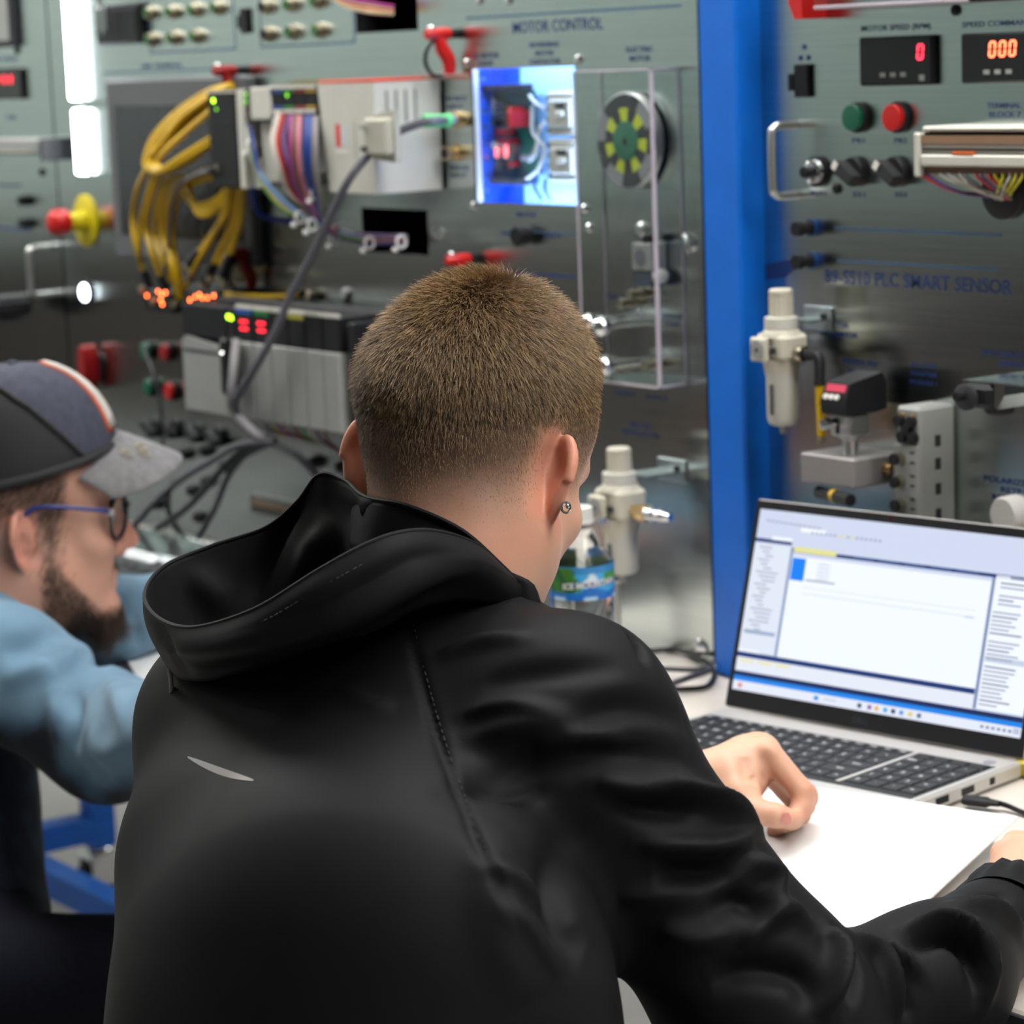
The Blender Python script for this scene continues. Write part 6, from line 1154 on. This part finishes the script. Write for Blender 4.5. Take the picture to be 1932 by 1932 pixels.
# cuff of the right sleeve
cu = nrm(dp(1952, 1610, 2.085)-dp(1860, 1790, 1.95)); q = MB(); u_, v_, _ = frame(cu); vs = []; fs = []; nc = 60
for k_, (t_, r_) in enumerate(((-.012, rFW+.0045), (.0, rFW+.004), (.014, rFW+.0015), (.030, rFW-.002), (.034, rFW-.006), (.030, rFW-.010))):
    for i in range(nc): a_ = 2*math.pi*i/nc; rr = r_+.0014*math.sin(i*math.pi*2*15/nc)*(0 if k_ == 0 else 1); vs.append(FW+cu*t_+u_*rr*math.cos(a_)+v_*rr*math.sin(a_))
for k_ in range(5):
    for i in range(nc): fs.append((k_*nc+i, k_*nc+(i+1) % nc, (k_+1)*nc+(i+1) % nc, (k_+1)*nc+i))
q.add(vs, fs).build('cuff', M_JACK, jkt, ang=60)
# ---------------------------------------------------------------- hood
RIM = [(965, 1087, 1.842), (905, 1031, 1.800), (830, 1004, 1.770), (760, 1004, 1.752), (690, 1028, 1.742), (600, 1077, 1.742), (480, 1150, 1.765), (365, 1184, 1.815), (298, 1166, 1.880), (273, 1122, 1.935), (308, 1070, 1.985), (400, 1030, 2.005), (500, 996, 2.010), (560, 948, 1.995), (602, 896, 1.985), (650, 906, 1.960), (690, 938, 1.928), (770, 955, 1.885), (870, 1000, 1.862), (945, 1066, 1.848)]
def hug(px, py, D, gap):
    d_ = min(((cast(HB_, px+ox, py+oy)-CAM)@C_F for ox, oy in ((0, 0), (0, 12), (12, 8), (-12, 6)) if cast(HB_, px+ox, py+oy) is not None), default=D); return dp(px, py, min(D, d_-gap))
HB_ = BVHTree.FromPolygons(V1.tolist(), F1.tolist())
RIM3 = [dp(*p) if i < 16 else hug(*p, .006) for i, p in enumerate(RIM)]
def inner(k):   # rings sinking into the hood
    a, b = dp(880, 1045, 1.875), dp(390, 1120, 1.935); out = []
    for p in RIM3:
        ba = b-a; t = np.clip(((p-a)@ba)/(ba@ba), 0, 1); c = a+ba*t+V(0, 0, -.055)+C_F*.02; out.append(p*(1-k)+c*k+V(0, 0, -.030*math.sin(min(1, k*1.4)*math.pi*.5)))
    return out
ringsI = [RIM3]+[inner(k) for k in (.12, .35, .65, .93)]
VH, FH = loft([r+[r[0]] for r in ringsI], 6, 4)
hood = None
BASE = [(1000, 1128, 1.852), (945, 1138, 1.826), (868, 1132, 1.795), (790, 1148, 1.772), (700, 1196, 1.765), (600, 1230, 1.770), (480, 1262, 1.800), (385, 1283, 1.850), (328, 1270, 1.905), (296, 1200, 1.975), (315, 1120, 2.035), (405, 1075, 2.060), (505, 1040, 2.060), (575, 990, 2.045), (625, 945, 2.03)]
MID = [(980, 1104, 1.842), (930, 1080, 1.800), (852, 1072, 1.768), (775, 1088, 1.745), (690, 1130, 1.736), (590, 1165, 1.738), (470, 1215, 1.768), (360, 1240, 1.825), (300, 1222, 1.895), (276, 1160, 1.955), (300, 1090, 2.015), (400, 1045, 2.030), (503, 1010, 2.030), (563, 962, 2.015), (608, 912, 2.005)]
rimo = RIM3[:15]; mid0 = [(np.array(a)+np.array(b))/2-C_F*.006 for a, b in zip(rimo, [dp(*p) for p in MID])]
VO, FO = loft([rimo, mid0, [dp(*p) for p in MID], [dp(*p) for p in BASE]], 8, 8)
# thicken the outer cloth edge with a rolled hem along the rim
def sub_hood(V_, F, name, m, fl): return pmesh(name, V_, F, m, ST)
VO = folds(VO, FO, [([(320, 1225), (440, 1222), (560, 1195), (680, 1150), (790, 1098), (900, 1070)], .008, .006), ([(400, 1262), (540, 1240), (660, 1200), (760, 1140), (850, 1095)], .007, -.005), ([(480, 1190), (600, 1150), (700, 1100), (780, 1055), (860, 1045)], .010, -.004), ([(640, 1185), (730, 1150), (800, 1110)], .006, .004), ([(300, 1180), (330, 1230), (350, 1270)], .008, -.004)])
VH = folds(VH, FH, [([(470, 1130), (500, 1060), (530, 1000), (570, 945)], .007, .010), ([(560, 1090), (600, 1040), (640, 990)], .012, -.010), ([(640, 960), (680, 985), (740, 1000)], .008, .006), ([(700, 950), (690, 990), (720, 1010)], .008, -.006), ([(800, 960), (770, 985), (750, 1000)], .007, -.005), ([(350, 1080), (400, 1120), (430, 1150)], .010, -.006)])
ho = pmesh('hood', VO, FO, M_JACK, ST); so = ho.modifiers.new('cloth', 'SOLIDIFY'); so.thickness = .0022; so.offset = 0
hi_ = pmesh('hood_lining', VH, FH, M_JACK2, ho); so = hi_.modifiers.new('cloth', 'SOLIDIFY'); so.thickness = .0016; so.offset = 0
MB().tube(RIM3, .0017, 8, sm=8, closed=True).build('hood_hem', M_JACK, ho)
hb = BVHTree.FromPolygons(VO.tolist(), FO.tolist()); stitches([(340, 1203), (480, 1178), (610, 1105), (700, 1057), (770, 1035), (830, 1036), (900, 1055)], ho, hb, 'hem_stitching', .003, .002, .0003)
# collar inside, around the neck
col_px = [(672, 930, 1.950), (700, 944, 1.920), (770, 957, 1.884), (870, 1002, 1.860), (945, 1068, 1.845), (1012, 1118, 1.850)]; c0 = [hug(*p, .003) for p in col_px]; ctr = dp(850, 1080, 1.90); ring = c0+[ctr+(ctr-p)*1.0+V(0, 0, -.02) for p in c0[1:-1]]
VC, FC = loft([[p-V(0, 0, .045)+nrm(p-ctr)*.012 for p in ring]+[ring[0]-V(0, 0, .045)+nrm(ring[0]-ctr)*.012], [p-V(0, 0, .018)+nrm(p-ctr)*.006 for p in ring]+[ring[0]-V(0, 0, .018)+nrm(ring[0]-ctr)*.006], ring+[ring[0]]], 6, 4)
cl_ = pmesh('collar', VC, FC, M_JACK, ST); so = cl_.modifiers.new('cloth', 'SOLIDIFY'); so.thickness = .0025; so.offset = 0
# ---------------------------------------------------------------- hands
def hpt(px, py, D): return dp(px, py, D)
def hand_left():
    D = 2.265; w0, w1 = hpt(1295, 1478, D+.02), hpt(1378, 1470, D+.012); kn = [hpt(1452, 1412, D+.018), hpt(1440, 1424, D-.005), hpt(1432, 1446, D-.02), hpt(1424, 1470, D-.03)]
    I = [(hpt(1448, 1418, D+.005), .0112), (hpt(1512, 1492, D+.000), .0098), (hpt(1512, 1522, D-.004), .0085), (hpt(1497, 1550, D-.012), .0074)]
    Md = [(hpt(1440, 1418, D+.025), .0112), (hpt(1520, 1500, D+.018), .0100), (hpt(1517, 1520, D+.008), .0090), (hpt(1500, 1545, D-.002), .0078)]
    Rg = [(hpt(1430, 1412, D+.042), .0105), (hpt(1521, 1506, D+.034), .0096), (hpt(1510, 1536, D+.024), .0086), (hpt(1480, 1556, D+.014), .0076)]
    Pk = [(hpt(1418, 1420, D+.056), .0095), (hpt(1508, 1522, D+.046), .0086), (hpt(1492, 1550, D+.034), .0078), (hpt(1462, 1568, D+.024), .0070)]
    Th = [(hpt(1392, 1500, D-.010), .0150), (hpt(1420, 1530, D-.022), .0118), (hpt(1462, 1538, D-.026), .0098), (hpt(1489, 1545, D-.022), .0088)]
    palm = [(w0, .026), (w1, .0265), (hpt(1415, 1436, D+.020), .0215), (hpt(1436, 1420, D+.024), .0165)]
    def f(P):
        d = chain(P, palm, .012); d = smin(d, rc(P, w1, Th[0][0], .022, .016), .014)
        for c in (I, Md, Rg, Pk): d = smin(d, chain(P, c, .004), .006)
        return smin(d, chain(P, Th, .005), .008)
    return f, Th
fh, TH = hand_left(); c_ = dp(1430, 1490, 2.26); VL, FL = nets(fh, c_-.10, c_+.10, .0016); VL = smooth(VL, FL, 2)
VL = folds(VL, FL, [([(1402, 1425), (1408, 1455), (1415, 1480)], .007, -.003), ([(1420, 1460), (1428, 1485)], .003, -.002), ([(1436, 1455), (1442, 1480)], .003, -.0015), ([(1440, 1405), (1470, 1430)], .006, .0012)])
zr = np.zeros(len(VL)); hl = pmesh('left_hand', VL, FL, M_SKIN, ST, {'stubble': zr, 'blush': np.clip(.35*sst(V(*C_R)@(VL-c_).T, .02, .05), 0, .5)})
hbv = BVHTree.FromPolygons(VL.tolist(), FL.tolist()); pp = [cast(hbv, x, y) for x, y in ((1476, 1535), (1488, 1533), (1493, 1542), (1492, 1553), (1482, 1557), (1473, 1549))]
if all(p is not None for p in pp): MB().add([p-C_F*.0012 for p in pp]+[sum(pp)/6-C_F*.0026], [(i, (i+1) % 6, 6) for i in range(6)]).build('thumb_nail', mat('nail', S(214, 140, 128), .3), hl)
wr = FW+cu*.02; f0 = FW+cu*.075+V(0, 0, .004)
def fr_(P):
    d = chain(P, [(FW-cu*.02, .024), (wr, .0245), (f0, .026)], .01); sd = nrm(np.cross(cu, V(0, 0, 1)))
    for k_ in range(4):
        b0 = f0+cu*.018+sd*(.022-.0145*k_)*1.0; L_ = (.040, .046, .043, .034)[k_]; d = smin(d, chain(P, [(f0+sd*(.012-.008*k_), .017), (b0, .0110), (b0+cu*L_+V(0, 0, -.006), .0095), (b0+cu*(L_+.018)+V(0, 0, -.024), .0082)], .004), .006)
    return smin(d, chain(P, [(wr+cu*.015+sd*.014, .016), (wr+cu*.045+sd*.034+V(0, 0, -.008), .012), (wr+cu*.078+sd*.036+V(0, 0, -.014), .0095)], .006), .009)
VR, FR = nets(fr_, f0-.12, f0+.15, .0022); VR = smooth(VR, FR, 2); pmesh('right_hand', VR, FR, M_SKIN, ST, {'stubble': np.zeros(len(VR)), 'blush': np.full(len(VR), .1)})
# ear ring on the right lobe
ebv = BVHTree.FromPolygons(V1.tolist(), F1.tolist()); pe = cast(ebv, 1058, 955)
if pe is not None: MB().tube([pe-C_F*.003+C_R*(.003*math.cos(a_)+.0035)+C_U*(.0036*math.sin(a_)-.001) for a_ in np.linspace(0, 6.28, 13)[:-1]], .0009, 8, closed=True, sm=2).sphere(pe-C_F*.004+C_R*.0045, .0018, 10).build('ear_ring', M_CHROME, ST)
# trousers and stool
hipc = HIP+V(-.02, .05, -.03)
def legs(P):
    d = None
    for s in (-1, 1):
        h_ = hipc+LAT*s*.09; kn_ = h_-BAK*.40+LAT*s*.05+V(0, 0, .0); kn_[2] = .52; an = kn_+V(0, .06, -.43)+LAT*s*.02; an[2] = .09; e = chain(P, [(h_, .088), (kn_, .068), (an, .046)], .03); e = smin(e, rc(P, an+V(0, .02, -.045), an+V(0, .15, -.055), .038, .034), .02); d = e if d is None else smin(d, e, .04)
    return smin(d, ell(P, hipc+V(0, 0, .02), (.17, .13, .11), TF), .05)
VT, FT = nets(legs, hipc-V(.45, .35, .62), hipc+V(.45, .75, .2), .009); pmesh('trousers', VT, FT, M_JEAN, ST)
def stool(x, y, z, label):
    t = thing('stool', label, 'stool', (x, y, 0)); MB().lathe((x, y, z-.05), (0, 0, 1), [(0, .15), (.008, .17), (.04, .17), (.05, .155)], 32).build('seat', M_RUBBER, t)
    MB().cyl((x, y, .10), (x, y, z-.0505), .022).build('column', M_CHROME, t)
    for i in range(5):
        a_ = i*2*math.pi/5; e = V(x+.25*math.cos(a_), y+.25*math.sin(a_), .075); MB().tube([(x, y, .10), e], .014, 8, sm=1).build('leg', M_BLACK, t); MB().lathe(e+V(-.012, 0, -.047), (1, 0, 0), [(0, .026), (.024, .026)], 16).build('castor', M_RUBBER, t)
zs_ = float((VT[(np.abs(VT[:, 0]-hipc[0]) < .08) & (np.abs(VT[:, 1]-hipc[1]) < .08)][:, 2]).min()) if len(VT) else .42
stool(hipc[0], hipc[1], zs_-.002, 'black round stool under the student in the black jacket')
# ================================================================== the man in the cap
MN = thing('person', 'bearded man in a cap, glasses and a faded blue sweatshirt leaning over the bench', 'person', (-.62, -.85, 0))
O2 = dp(36, 985, 3.0); A2 = head_frame(O2, .34*_hd+.94*_rt, math.radians(2), math.radians(0))
NK2 = (dp(38, 1085, 3.0), dp(-20, 1190, 3.0), .060, .068)
V2, F2 = nets(lambda P: head_sdf(P, O2, A2, NK2, 1.02, True, (.071, .0, -.008), .45), O2-.20, O2+.20, .0022); V2 = smooth(V2, F2, 2); q2 = loc(V2, O2, A2).astype(float)/1.02
r_, f_, u_ = np.abs(q2[:, 0]), q2[:, 1], q2[:, 2]
earm = np.clip(sst(r_, .064, .074)*np.exp(-((np.maximum(0, np.abs(u_+.008)-.026)/.008)**2+(np.maximum(0, np.abs(f_+.008)-.018)/.008)**2)), 0, 1)
jaw = sst(-.030-1.05*(f_-.022)-u_, 0, .016)*sst(f_, .004, .018)*sst(-f_, -.085, -.06)*(u_ > -.115); chin = sst(-u_, .092, .104)*sst(f_, .02, .05); must = np.exp(-(((u_+.050)/.007)**2))*sst(f_, .090, .098)*(r_ < .03)
beard = np.clip(np.maximum(np.maximum(jaw, chin), must), 0, 1)*(u_ > -.135)*(1-earm); burn = np.exp(-(((f_-.022)/.012)**2))*(np.abs(u_+.0) < .05)*(r_ > .055)
scalp = np.clip(sst(u_, .0, .02)*sst(-f_, -.045, -.03)+sst(u_, -.045, -.02)*sst(-f_, .03, .045), 0, 1)*(1-earm); st2 = np.clip(np.maximum(beard, np.maximum(burn*.8, scalp*.85)), 0, 1)
pmesh('body', V2, F2, M_SKIN2, MN, {'stubble': st2*.62, 'blush': np.clip(.6*earm+.5*np.exp(-(((f_-.12)/.02)**2+((u_+.02)/.03)**2)), 0, 1)}, 'face in profile with ear and neck')
N2 = vnormals(V2, F2)
def bl(R_, nn): q = loc(R_, O2, A2).astype(float)/1.02; return .005+.034*sst(-q[:, 2], .078, .112)*sst(q[:, 1], .03, .09)
grow('beard', V2, F2, N2, beard, 4200, bl, .00024, M_BEARD, MN, lambda R_, nn: np.tile(V(0, 0, -1)+A2[1]*.15, (len(R_), 1)), .16, .30)['kind'] = 'stuff'
grow('hair', V2, F2, N2, np.clip(np.maximum(scalp, burn), 0, 1), 9000, lambda R_, nn: np.full(len(R_), .010), .00026, M_BEARD, MN, lambda R_, nn: np.tile(V(0, 0, -.8)-A2[1]*.6, (len(R_), 1)), .15, .25)['kind'] = 'stuff'
def L2(r, f, u): return wrl((r*1.02, f*1.02, u*1.02), O2, A2)
for s in (-1, 1):
    MB().sphere(L2(s*.032, .0885, .004), .0112, 16).build('eye', mat('eye_white', S(225, 220, 214), .2), MN); MB().lathe(L2(s*.032, .0985, .003), A2[1], [(0, .0055), (.0012, .003)], 14).build('iris', mat('iris', (.03, .05, .07), .2), MN)
# ---- glasses
gl = thing('eyeglasses', 'dark framed glasses with a blue temple worn by the bearded man', 'glasses', L2(0, .11, .02)); M_GLB = mat('glasses_blue', S(40, 58, 130), .35); M_GLD = mat('glasses_dark', S(20, 24, 36), .3)
for s in (-1, 1):
    pts = [L2(s*(.034+.0285*math.cos(a_)), .118-.030*(.5+.5*math.cos(a_)), .006+.0250*math.sin(a_)-.002*math.cos(a_)) for a_ in np.linspace(0, 2*math.pi, 21)[:-1]]
    MB().tube(pts, .0022, 8, closed=True, sm=2).build('rim', M_GLD, gl); c_ = L2(s*.034, .104, .007); MB().add([c_]+pts, [(0, 1+i, 1+(i+1) % 20) for i in range(20)]).build('lens', M_CLEAR, gl)
    MB().tube([L2(s*.0625, .089, .012), L2(s*.071, .084, .017), L2(s*.0765, .066, .021), L2(s*.077, .030, .026), L2(s*.076, .004, .026), L2(s*.074, -.012, .014)], .0024, 8).build('temple', M_GLB, gl)
    MB().box(*[v for ab in zip(L2(s*.068, .087, .016)-.004, L2(s*.068, .087, .016)+.004) for v in ab], .001).build('hinge', M_ALU, gl)
MB().tube([L2(-.010, .118, .012), L2(0, .122, .015), L2(.010, .118, .012)], .0018, 8).build('bridge', M_GLD, gl)
# ---- cap
CAPT = thing('cap', 'dark trucker cap with grey brim and orange edged patch on the bearded man', 'cap', L2(0, 0, .06)); M_NAVY = mat('washed_navy_twill', S(62, 65, 80), .8, var=.22, scale=90, bump=.25, bscale=900); M_MESH = mat('black_cap_mesh', S(34, 34, 36), .7, var=.2, scale=700, bump=.35, bscale=1600); M_BRIM = mat('washed_grey_twill', S(124, 123, 124), .85, var=.16, scale=120, bump=.25, bscale=900)
na, nv = 96, 28; vs = []; fs = []; mi = []
def dome(a, v):
    cr, cf = .086*math.cos(a), .102*math.sin(a); fr2 = max(0, math.sin(a)); sc_ = max(.0, math.cos(v*math.pi/2))**(.62+.55*fr2); up = .122*math.sin(v*math.pi/2)**.95; f0 = .006+cf; ru = .055+.24*f0
    lean = .010*v*(math.sin(a)); return cr*sc_, .006+cf*sc_-.008*v+lean*.3, ru*(1-v)+(.052+.0)*v+up
for j in range(nv+1):
    for i in range(na): vs.append(L2(*dome(2*math.pi*i/na, j/nv)))
for j in range(nv):
    for i in range(na):
        a_ = 2*math.pi*(i+.5)/na; p = dome(a_, (j+.5)/nv); fs.append((j*na+i, j*na+(i+1) % na, (j+1)*na+(i+1) % na, (j+1)*na+i)); mi.append(0 if p[2]+.95*p[1] > .135-.25*max(0, -p[1]) else 1)
q = MB(); q.v = [tuple(p) for p in vs]; q.f = fs; q.m = mi; dm = q.build('crown', [M_NAVY, M_MESH], CAPT, ang=80); so = dm.modifiers.new('cloth', 'SOLIDIFY'); so.thickness = .002
def seam_at(th):  # raised seam between front panel and mesh
    return None
for s in (-1, 1):
    pts = []
    for k in range(15):
        v = .02+k*.062; best = min((abs((lambda p: p[2]+.95*p[1]-(.135-.25*max(0, -p[1])))(dome(a_, v))), a_) for a_ in np.linspace(-math.pi/2, math.pi/2, 181)); a_ = best[1]
        if best[0] > .01: continue
        p = dome(a_ if s > 0 else math.pi-a_, v); pts.append(L2(p[0]*1.012, p[1], p[2]+.0006))
    if len(pts) > 3: MB().tube(pts, .0028, 8, sm=3).build('seam', M_MESH, dm)
MB().lathe(L2(*dome(0, .999)), A2[2], [(0, .006), (.003, .005), (.004, .002)], 12).build('button', M_NAVY, dm)
bd = MB()
for w_, nm in ((0, 'band'),): bd.tube([L2(*(np.array(dome(2*math.pi*i/24, 0))*np.array([1.008, 1.008, 1])+np.array([0, 0, .006]))) for i in range(24)], .005, 8, closed=True, sm=3)
bd.build('sweat_band', M_MESH, dm)
vs = []; fs = []; ns, nt_ = 24, 10
for i in range(ns+1):
    s = -1+2*i/ns; a_ = math.pi/2-math.radians(64)*s; b0 = dome(a_, 0)
    for j in range(nt_+1):
        t_ = j/nt_; sp = math.sqrt(max(0, 1-(abs(s)**5)*.80)); vs.append(L2(b0[0]*(1+.02*t_)+.0*s, b0[1]+(.070*sp+.006)*t_, .094-.022*t_-.042*s*s-.006*t_*t_+.004*(1-t_)+.006*t_*s*s))
for i in range(ns):
    for j in range(nt_): a_ = i*(nt_+1)+j; fs.append((a_, a_+nt_+1, a_+nt_+2, a_+1))
bm_ = MB(); bm_.add(vs, fs); br = bm_.build('brim', M_BRIM, CAPT, ang=80); so = br.modifiers.new('cloth', 'SOLIDIFY'); so.thickness = .0035; sb = br.modifiers.new('soft', 'SUBSURF'); sb.levels = sb.render_levels = 1
for i, (ss, tt) in enumerate(((.42, .45), (.55, .55), (.62, .38))):
    k_ = int((ss+1)/2*ns)*(nt_+1)+int(tt*nt_); ctr_ = np.array(vs[k_]); e1 = nrm(np.array(vs[k_+1])-ctr_); e2 = nrm(np.array(vs[k_+nt_+1])-ctr_); n_ = nrm(np.cross(e1, e2)); n_ = n_ if n_[2] > 0 else -n_
    MB().tube([ctr_+n_*.0035+e1*.006*math.cos(a_)+e2*.005*math.sin(a_) for a_ in np.linspace(0, 5.2, 9)], .0008, 6, sm=2).build('embroidery', mat('tan_thread', S(176, 162, 128), .7), br)
for off, m_, nm, gro in ((.0020, mat('patch_orange', S(206, 96, 60), .6), 'patch', 0), (.0040, mat('patch_white', S(205, 200, 192), .6), 'patch_face', .004)):
    vs = []; fs = []
    for i in range(9):
        a_ = math.pi/2+math.radians(30-gro*700)*(1-i/4)
        for j in range(9): v = (.12+gro*6)+(.66-gro*12)*j/8; p = np.array(dome(a_, v)); c_ = np.array([0, 0, .09]); n_ = nrm(p-c_); vs.append(L2(*(p+n_*off)))
    for i in range(8):
        for j in range(8): fs.append((i*9+j, i*9+j+1, i*9+j+10, i*9+j+9))
    o = MB().add(vs, fs).build(nm, m_, dm, ang=80); so = o.modifiers.new('cloth', 'SOLIDIFY'); so.thickness = .003
# ---- sweatshirt
def cq(px, py, D, rpx): return dp(px, py, D), rpx*D/FPX
B0, rB0 = cq(-80, 1205, 3.02, 165); B1, rB1 = cq(-95, 1560, 2.95, 150); B2_, rB2 = cq(-90, 1720, 2.92, 185)
S0, rS0 = cq(10, 1268, 2.86, 119); E0, rE0 = cq(205, 1392, 2.82, 114); W0, rW0 = tb(380, 1385, .802), .047; C0, rC0 = cq(-22, 1108, 3.03, 78)
S3, rS3 = cq(40, 1230, 3.10, 88); E3, rE3 = cq(215, 1170, 3.14, 74); W3, rW3 = V(-.56, -.28, .800), .040
def sweat(P):
    d = chain(P, [(C0, rC0), (B0, rB0), (B1, rB1), (B2_, rB2)], .05); d = smin(d, chain(P, [(B0, rB0*.7), (S0, rS0), (E0, rE0), (W0, rW0)], .03), .05)
    d = smin(d, chain(P, [(B0, rB0*.6), (S3, rS3), (E3, rE3), (W3, rW3)], .03), .04); return smax(d, -(np.linalg.norm(P-dp(50, 1078, 3.0).astype(np.float32), axis=1)-.058), .008)
lo = np.min([B2_-.14, W0-.07, W3-.07, B0-.14], 0); hi = np.max([B0+.14, W0+.07, W3+.07, C0+.08, S0+.1, E0+.1, E3+.08], 0); VS, FS = nets(sweat, lo, hi, .0055); VS = smooth(VS, FS, 2)
VS = folds(VS, FS, [([(0, 1285), (60, 1265), (130, 1240), (185, 1232)], .012, .008), ([(0, 1230), (60, 1215), (120, 1190)], .014, -.008), ([(150, 1225), (190, 1245), (215, 1250)], .008, -.008), ([(200, 1260), (225, 1320), (240, 1380)], .012, .006), ([(95, 1290), (110, 1350), (115, 1410)], .012, .006), ([(140, 1300), (145, 1360), (140, 1420)], .010, -.007), ([(170, 1380), (200, 1420), (245, 1400)], .014, .006), ([(228, 1110), (232, 1160), (228, 1215)], .009, -.012), ([(255, 1150), (262, 1190), (268, 1225)], .007, -.010), ([(205, 1120), (215, 1180)], .008, .006), ([(0, 1100), (40, 1120), (80, 1150)], .012, .005)])
# lower half of the sweatshirt darker, with a ragged edge
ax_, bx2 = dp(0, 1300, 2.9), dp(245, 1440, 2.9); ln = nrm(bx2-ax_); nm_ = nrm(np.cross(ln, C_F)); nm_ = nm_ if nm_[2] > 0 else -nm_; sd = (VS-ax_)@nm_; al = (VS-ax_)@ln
rag = .020*np.sin(al*52+.6)+.008*np.sin(al*120+1.0); tone = sst(sd+rag, -.030, .020); farm = (VS-dp(120, 1250, 3.00))@C_F > .03; tone = np.where(farm, np.maximum(tone, sst(VS[:, 2], dp(230, 1250, 3.14)[2]-.02, dp(230, 1250, 3.14)[2]+.0)), tone)
m = bpy.data.materials.new('two_tone_fleece'); m.use_nodes = True; N = m.node_tree.nodes; L = m.node_tree.links; b = N['Principled BSDF']; b.inputs['Roughness'].default_value = .85; b.inputs['Sheen Weight'].default_value = .15; b.inputs['Specular IOR Level'].default_value = .2
a_ = N.new('ShaderNodeAttribute'); a_.attribute_name = 'tone'; tc = N.new('ShaderNodeTexCoord'); nz = N.new('ShaderNodeTexNoise'); nz.inputs['Scale'].default_value = 26; nz.inputs['Detail'].default_value = 6; L.new(tc.outputs['Object'], nz.inputs['Vector']); mr = N.new('ShaderNodeMath'); mr.operation = 'MULTIPLY_ADD'; mr.inputs[1].default_value = .7; mr.inputs[2].default_value = -.35; L.new(nz.outputs['Fac'], mr.inputs[0]); ad = N.new('ShaderNodeMath'); ad.operation = 'ADD'; ad.use_clamp = True; L.new(a_.outputs['Fac'], ad.inputs[0]); L.new(mr.outputs[0], ad.inputs[1])
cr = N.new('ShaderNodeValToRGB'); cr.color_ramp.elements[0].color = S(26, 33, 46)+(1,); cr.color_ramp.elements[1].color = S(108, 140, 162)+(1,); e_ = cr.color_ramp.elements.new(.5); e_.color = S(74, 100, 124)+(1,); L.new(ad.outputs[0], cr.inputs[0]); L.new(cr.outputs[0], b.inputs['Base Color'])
n2 = N.new('ShaderNodeTexNoise'); n2.inputs['Scale'].default_value = 1200; L.new(tc.outputs['Object'], n2.inputs['Vector']); bp = N.new('ShaderNodeBump'); bp.inputs['Strength'].default_value = .2; bp.inputs['Distance'].default_value = .001; L.new(n2.outputs['Fac'], bp.inputs['Height']); L.new(bp.outputs['Normal'], b.inputs['Normal'])
pmesh('sweatshirt', VS, FS, m, MN, {'tone': tone})
for nm, (W_, rW), tg in (('right_hand', (W0, rW0), tb(520, 1340, .795)), ('left_hand', (W3, rW3), V(-.46, -.10, .79))):
    dd = nrm(tg-W_); sdv = nrm(np.cross(dd, V(0, 0, 1)))
    def hf(P):
        p0 = W_+dd*.02; p1 = W_+dd*.085; e = chain(P, [(W_-dd*.02, .026), (p0, .026), (p1, .025)], .01)
        for k_ in range(4): b0 = p1+sdv*(.021-.014*k_); e = smin(e, chain(P, [(b0-dd*.02, .013), (b0+dd*.03, .0098), (b0+dd*.055+V(0, 0, -.012), .0086), (b0+dd*.062+V(0, 0, -.028), .0078)], .004), .006)
        return smin(e, chain(P, [(p0+sdv*.016, .015), (p0+sdv*.036+dd*.035, .012), (p0+sdv*.036+dd*.068, .0095)], .005), .008)
    VQ, FQ = nets(hf, W_-.06+np.minimum(0, dd*.17), W_+.06+np.maximum(0, dd*.17), .003); pmesh(nm, VQ, FQ, M_SKIN2, MN, {'stubble': np.zeros(len(VQ)), 'blush': np.full(len(VQ), .2)})
# ---- jeans and stool
H2, rH2 = cq(-95, 1745, 2.90, 175); K2, rK2 = cq(330, 1845, 2.80, 118); T2, rT2 = cq(-60, 1850, 2.82, 130)
def jeans(P):
    d = chain(P, [(B2_, rB2*.9), (H2, rH2)], .04); d = smin(d, chain(P, [(T2, rT2), (K2, rK2)], .04), .05); an = np.array([K2[0]-.02, K2[1]+.02, .09]); d = smin(d, chain(P, [(K2, rK2), (an, .046)], .03), .03); d = smin(d, rc(P, an+V(0, 0, -.045), an+V(.03, .13, -.055), .038, .034), .02)
    T3 = T2+_hd*.20+V(0, 0, -.09); K3 = K2+_hd*.28+V(0, 0, -.10); a3 = np.array([K3[0], K3[1]+.03, .09]); d = smin(d, chain(P, [(T3, rT2), (K3, rK2), (a3, .046)], .03), .05); return smin(d, rc(P, a3+V(0, 0, -.045), a3+V(.03, .13, -.055), .038, .034), .02)
pts = np.array([B2_, H2, K2, T2, K2+_hd*.3, T2+_hd*.22]); lo = pts.min(0)-.17; hi = pts.max(0)+.20; lo[2] = 0.0; VK, FK = nets(jeans, lo, hi, .010); VK = smooth(VK, FK, 2); VK = folds(VK, FK, [([(60, 1600), (80, 1650), (60, 1700)], .015, .006), ([(20, 1600), (10, 1680)], .015, -.008)]); pmesh('jeans', VK, FK, M_JEAN, MN)
sx_, sy_ = H2[0]+.02, H2[1]+.06; zz_ = VK[(np.abs(VK[:, 0]-sx_) < .07) & (np.abs(VK[:, 1]-sy_) < .07)][:, 2]; stool(sx_, sy_, float(zz_.min())-.002 if len(zz_) else .42, 'black round stool under the bearded man in the cap')
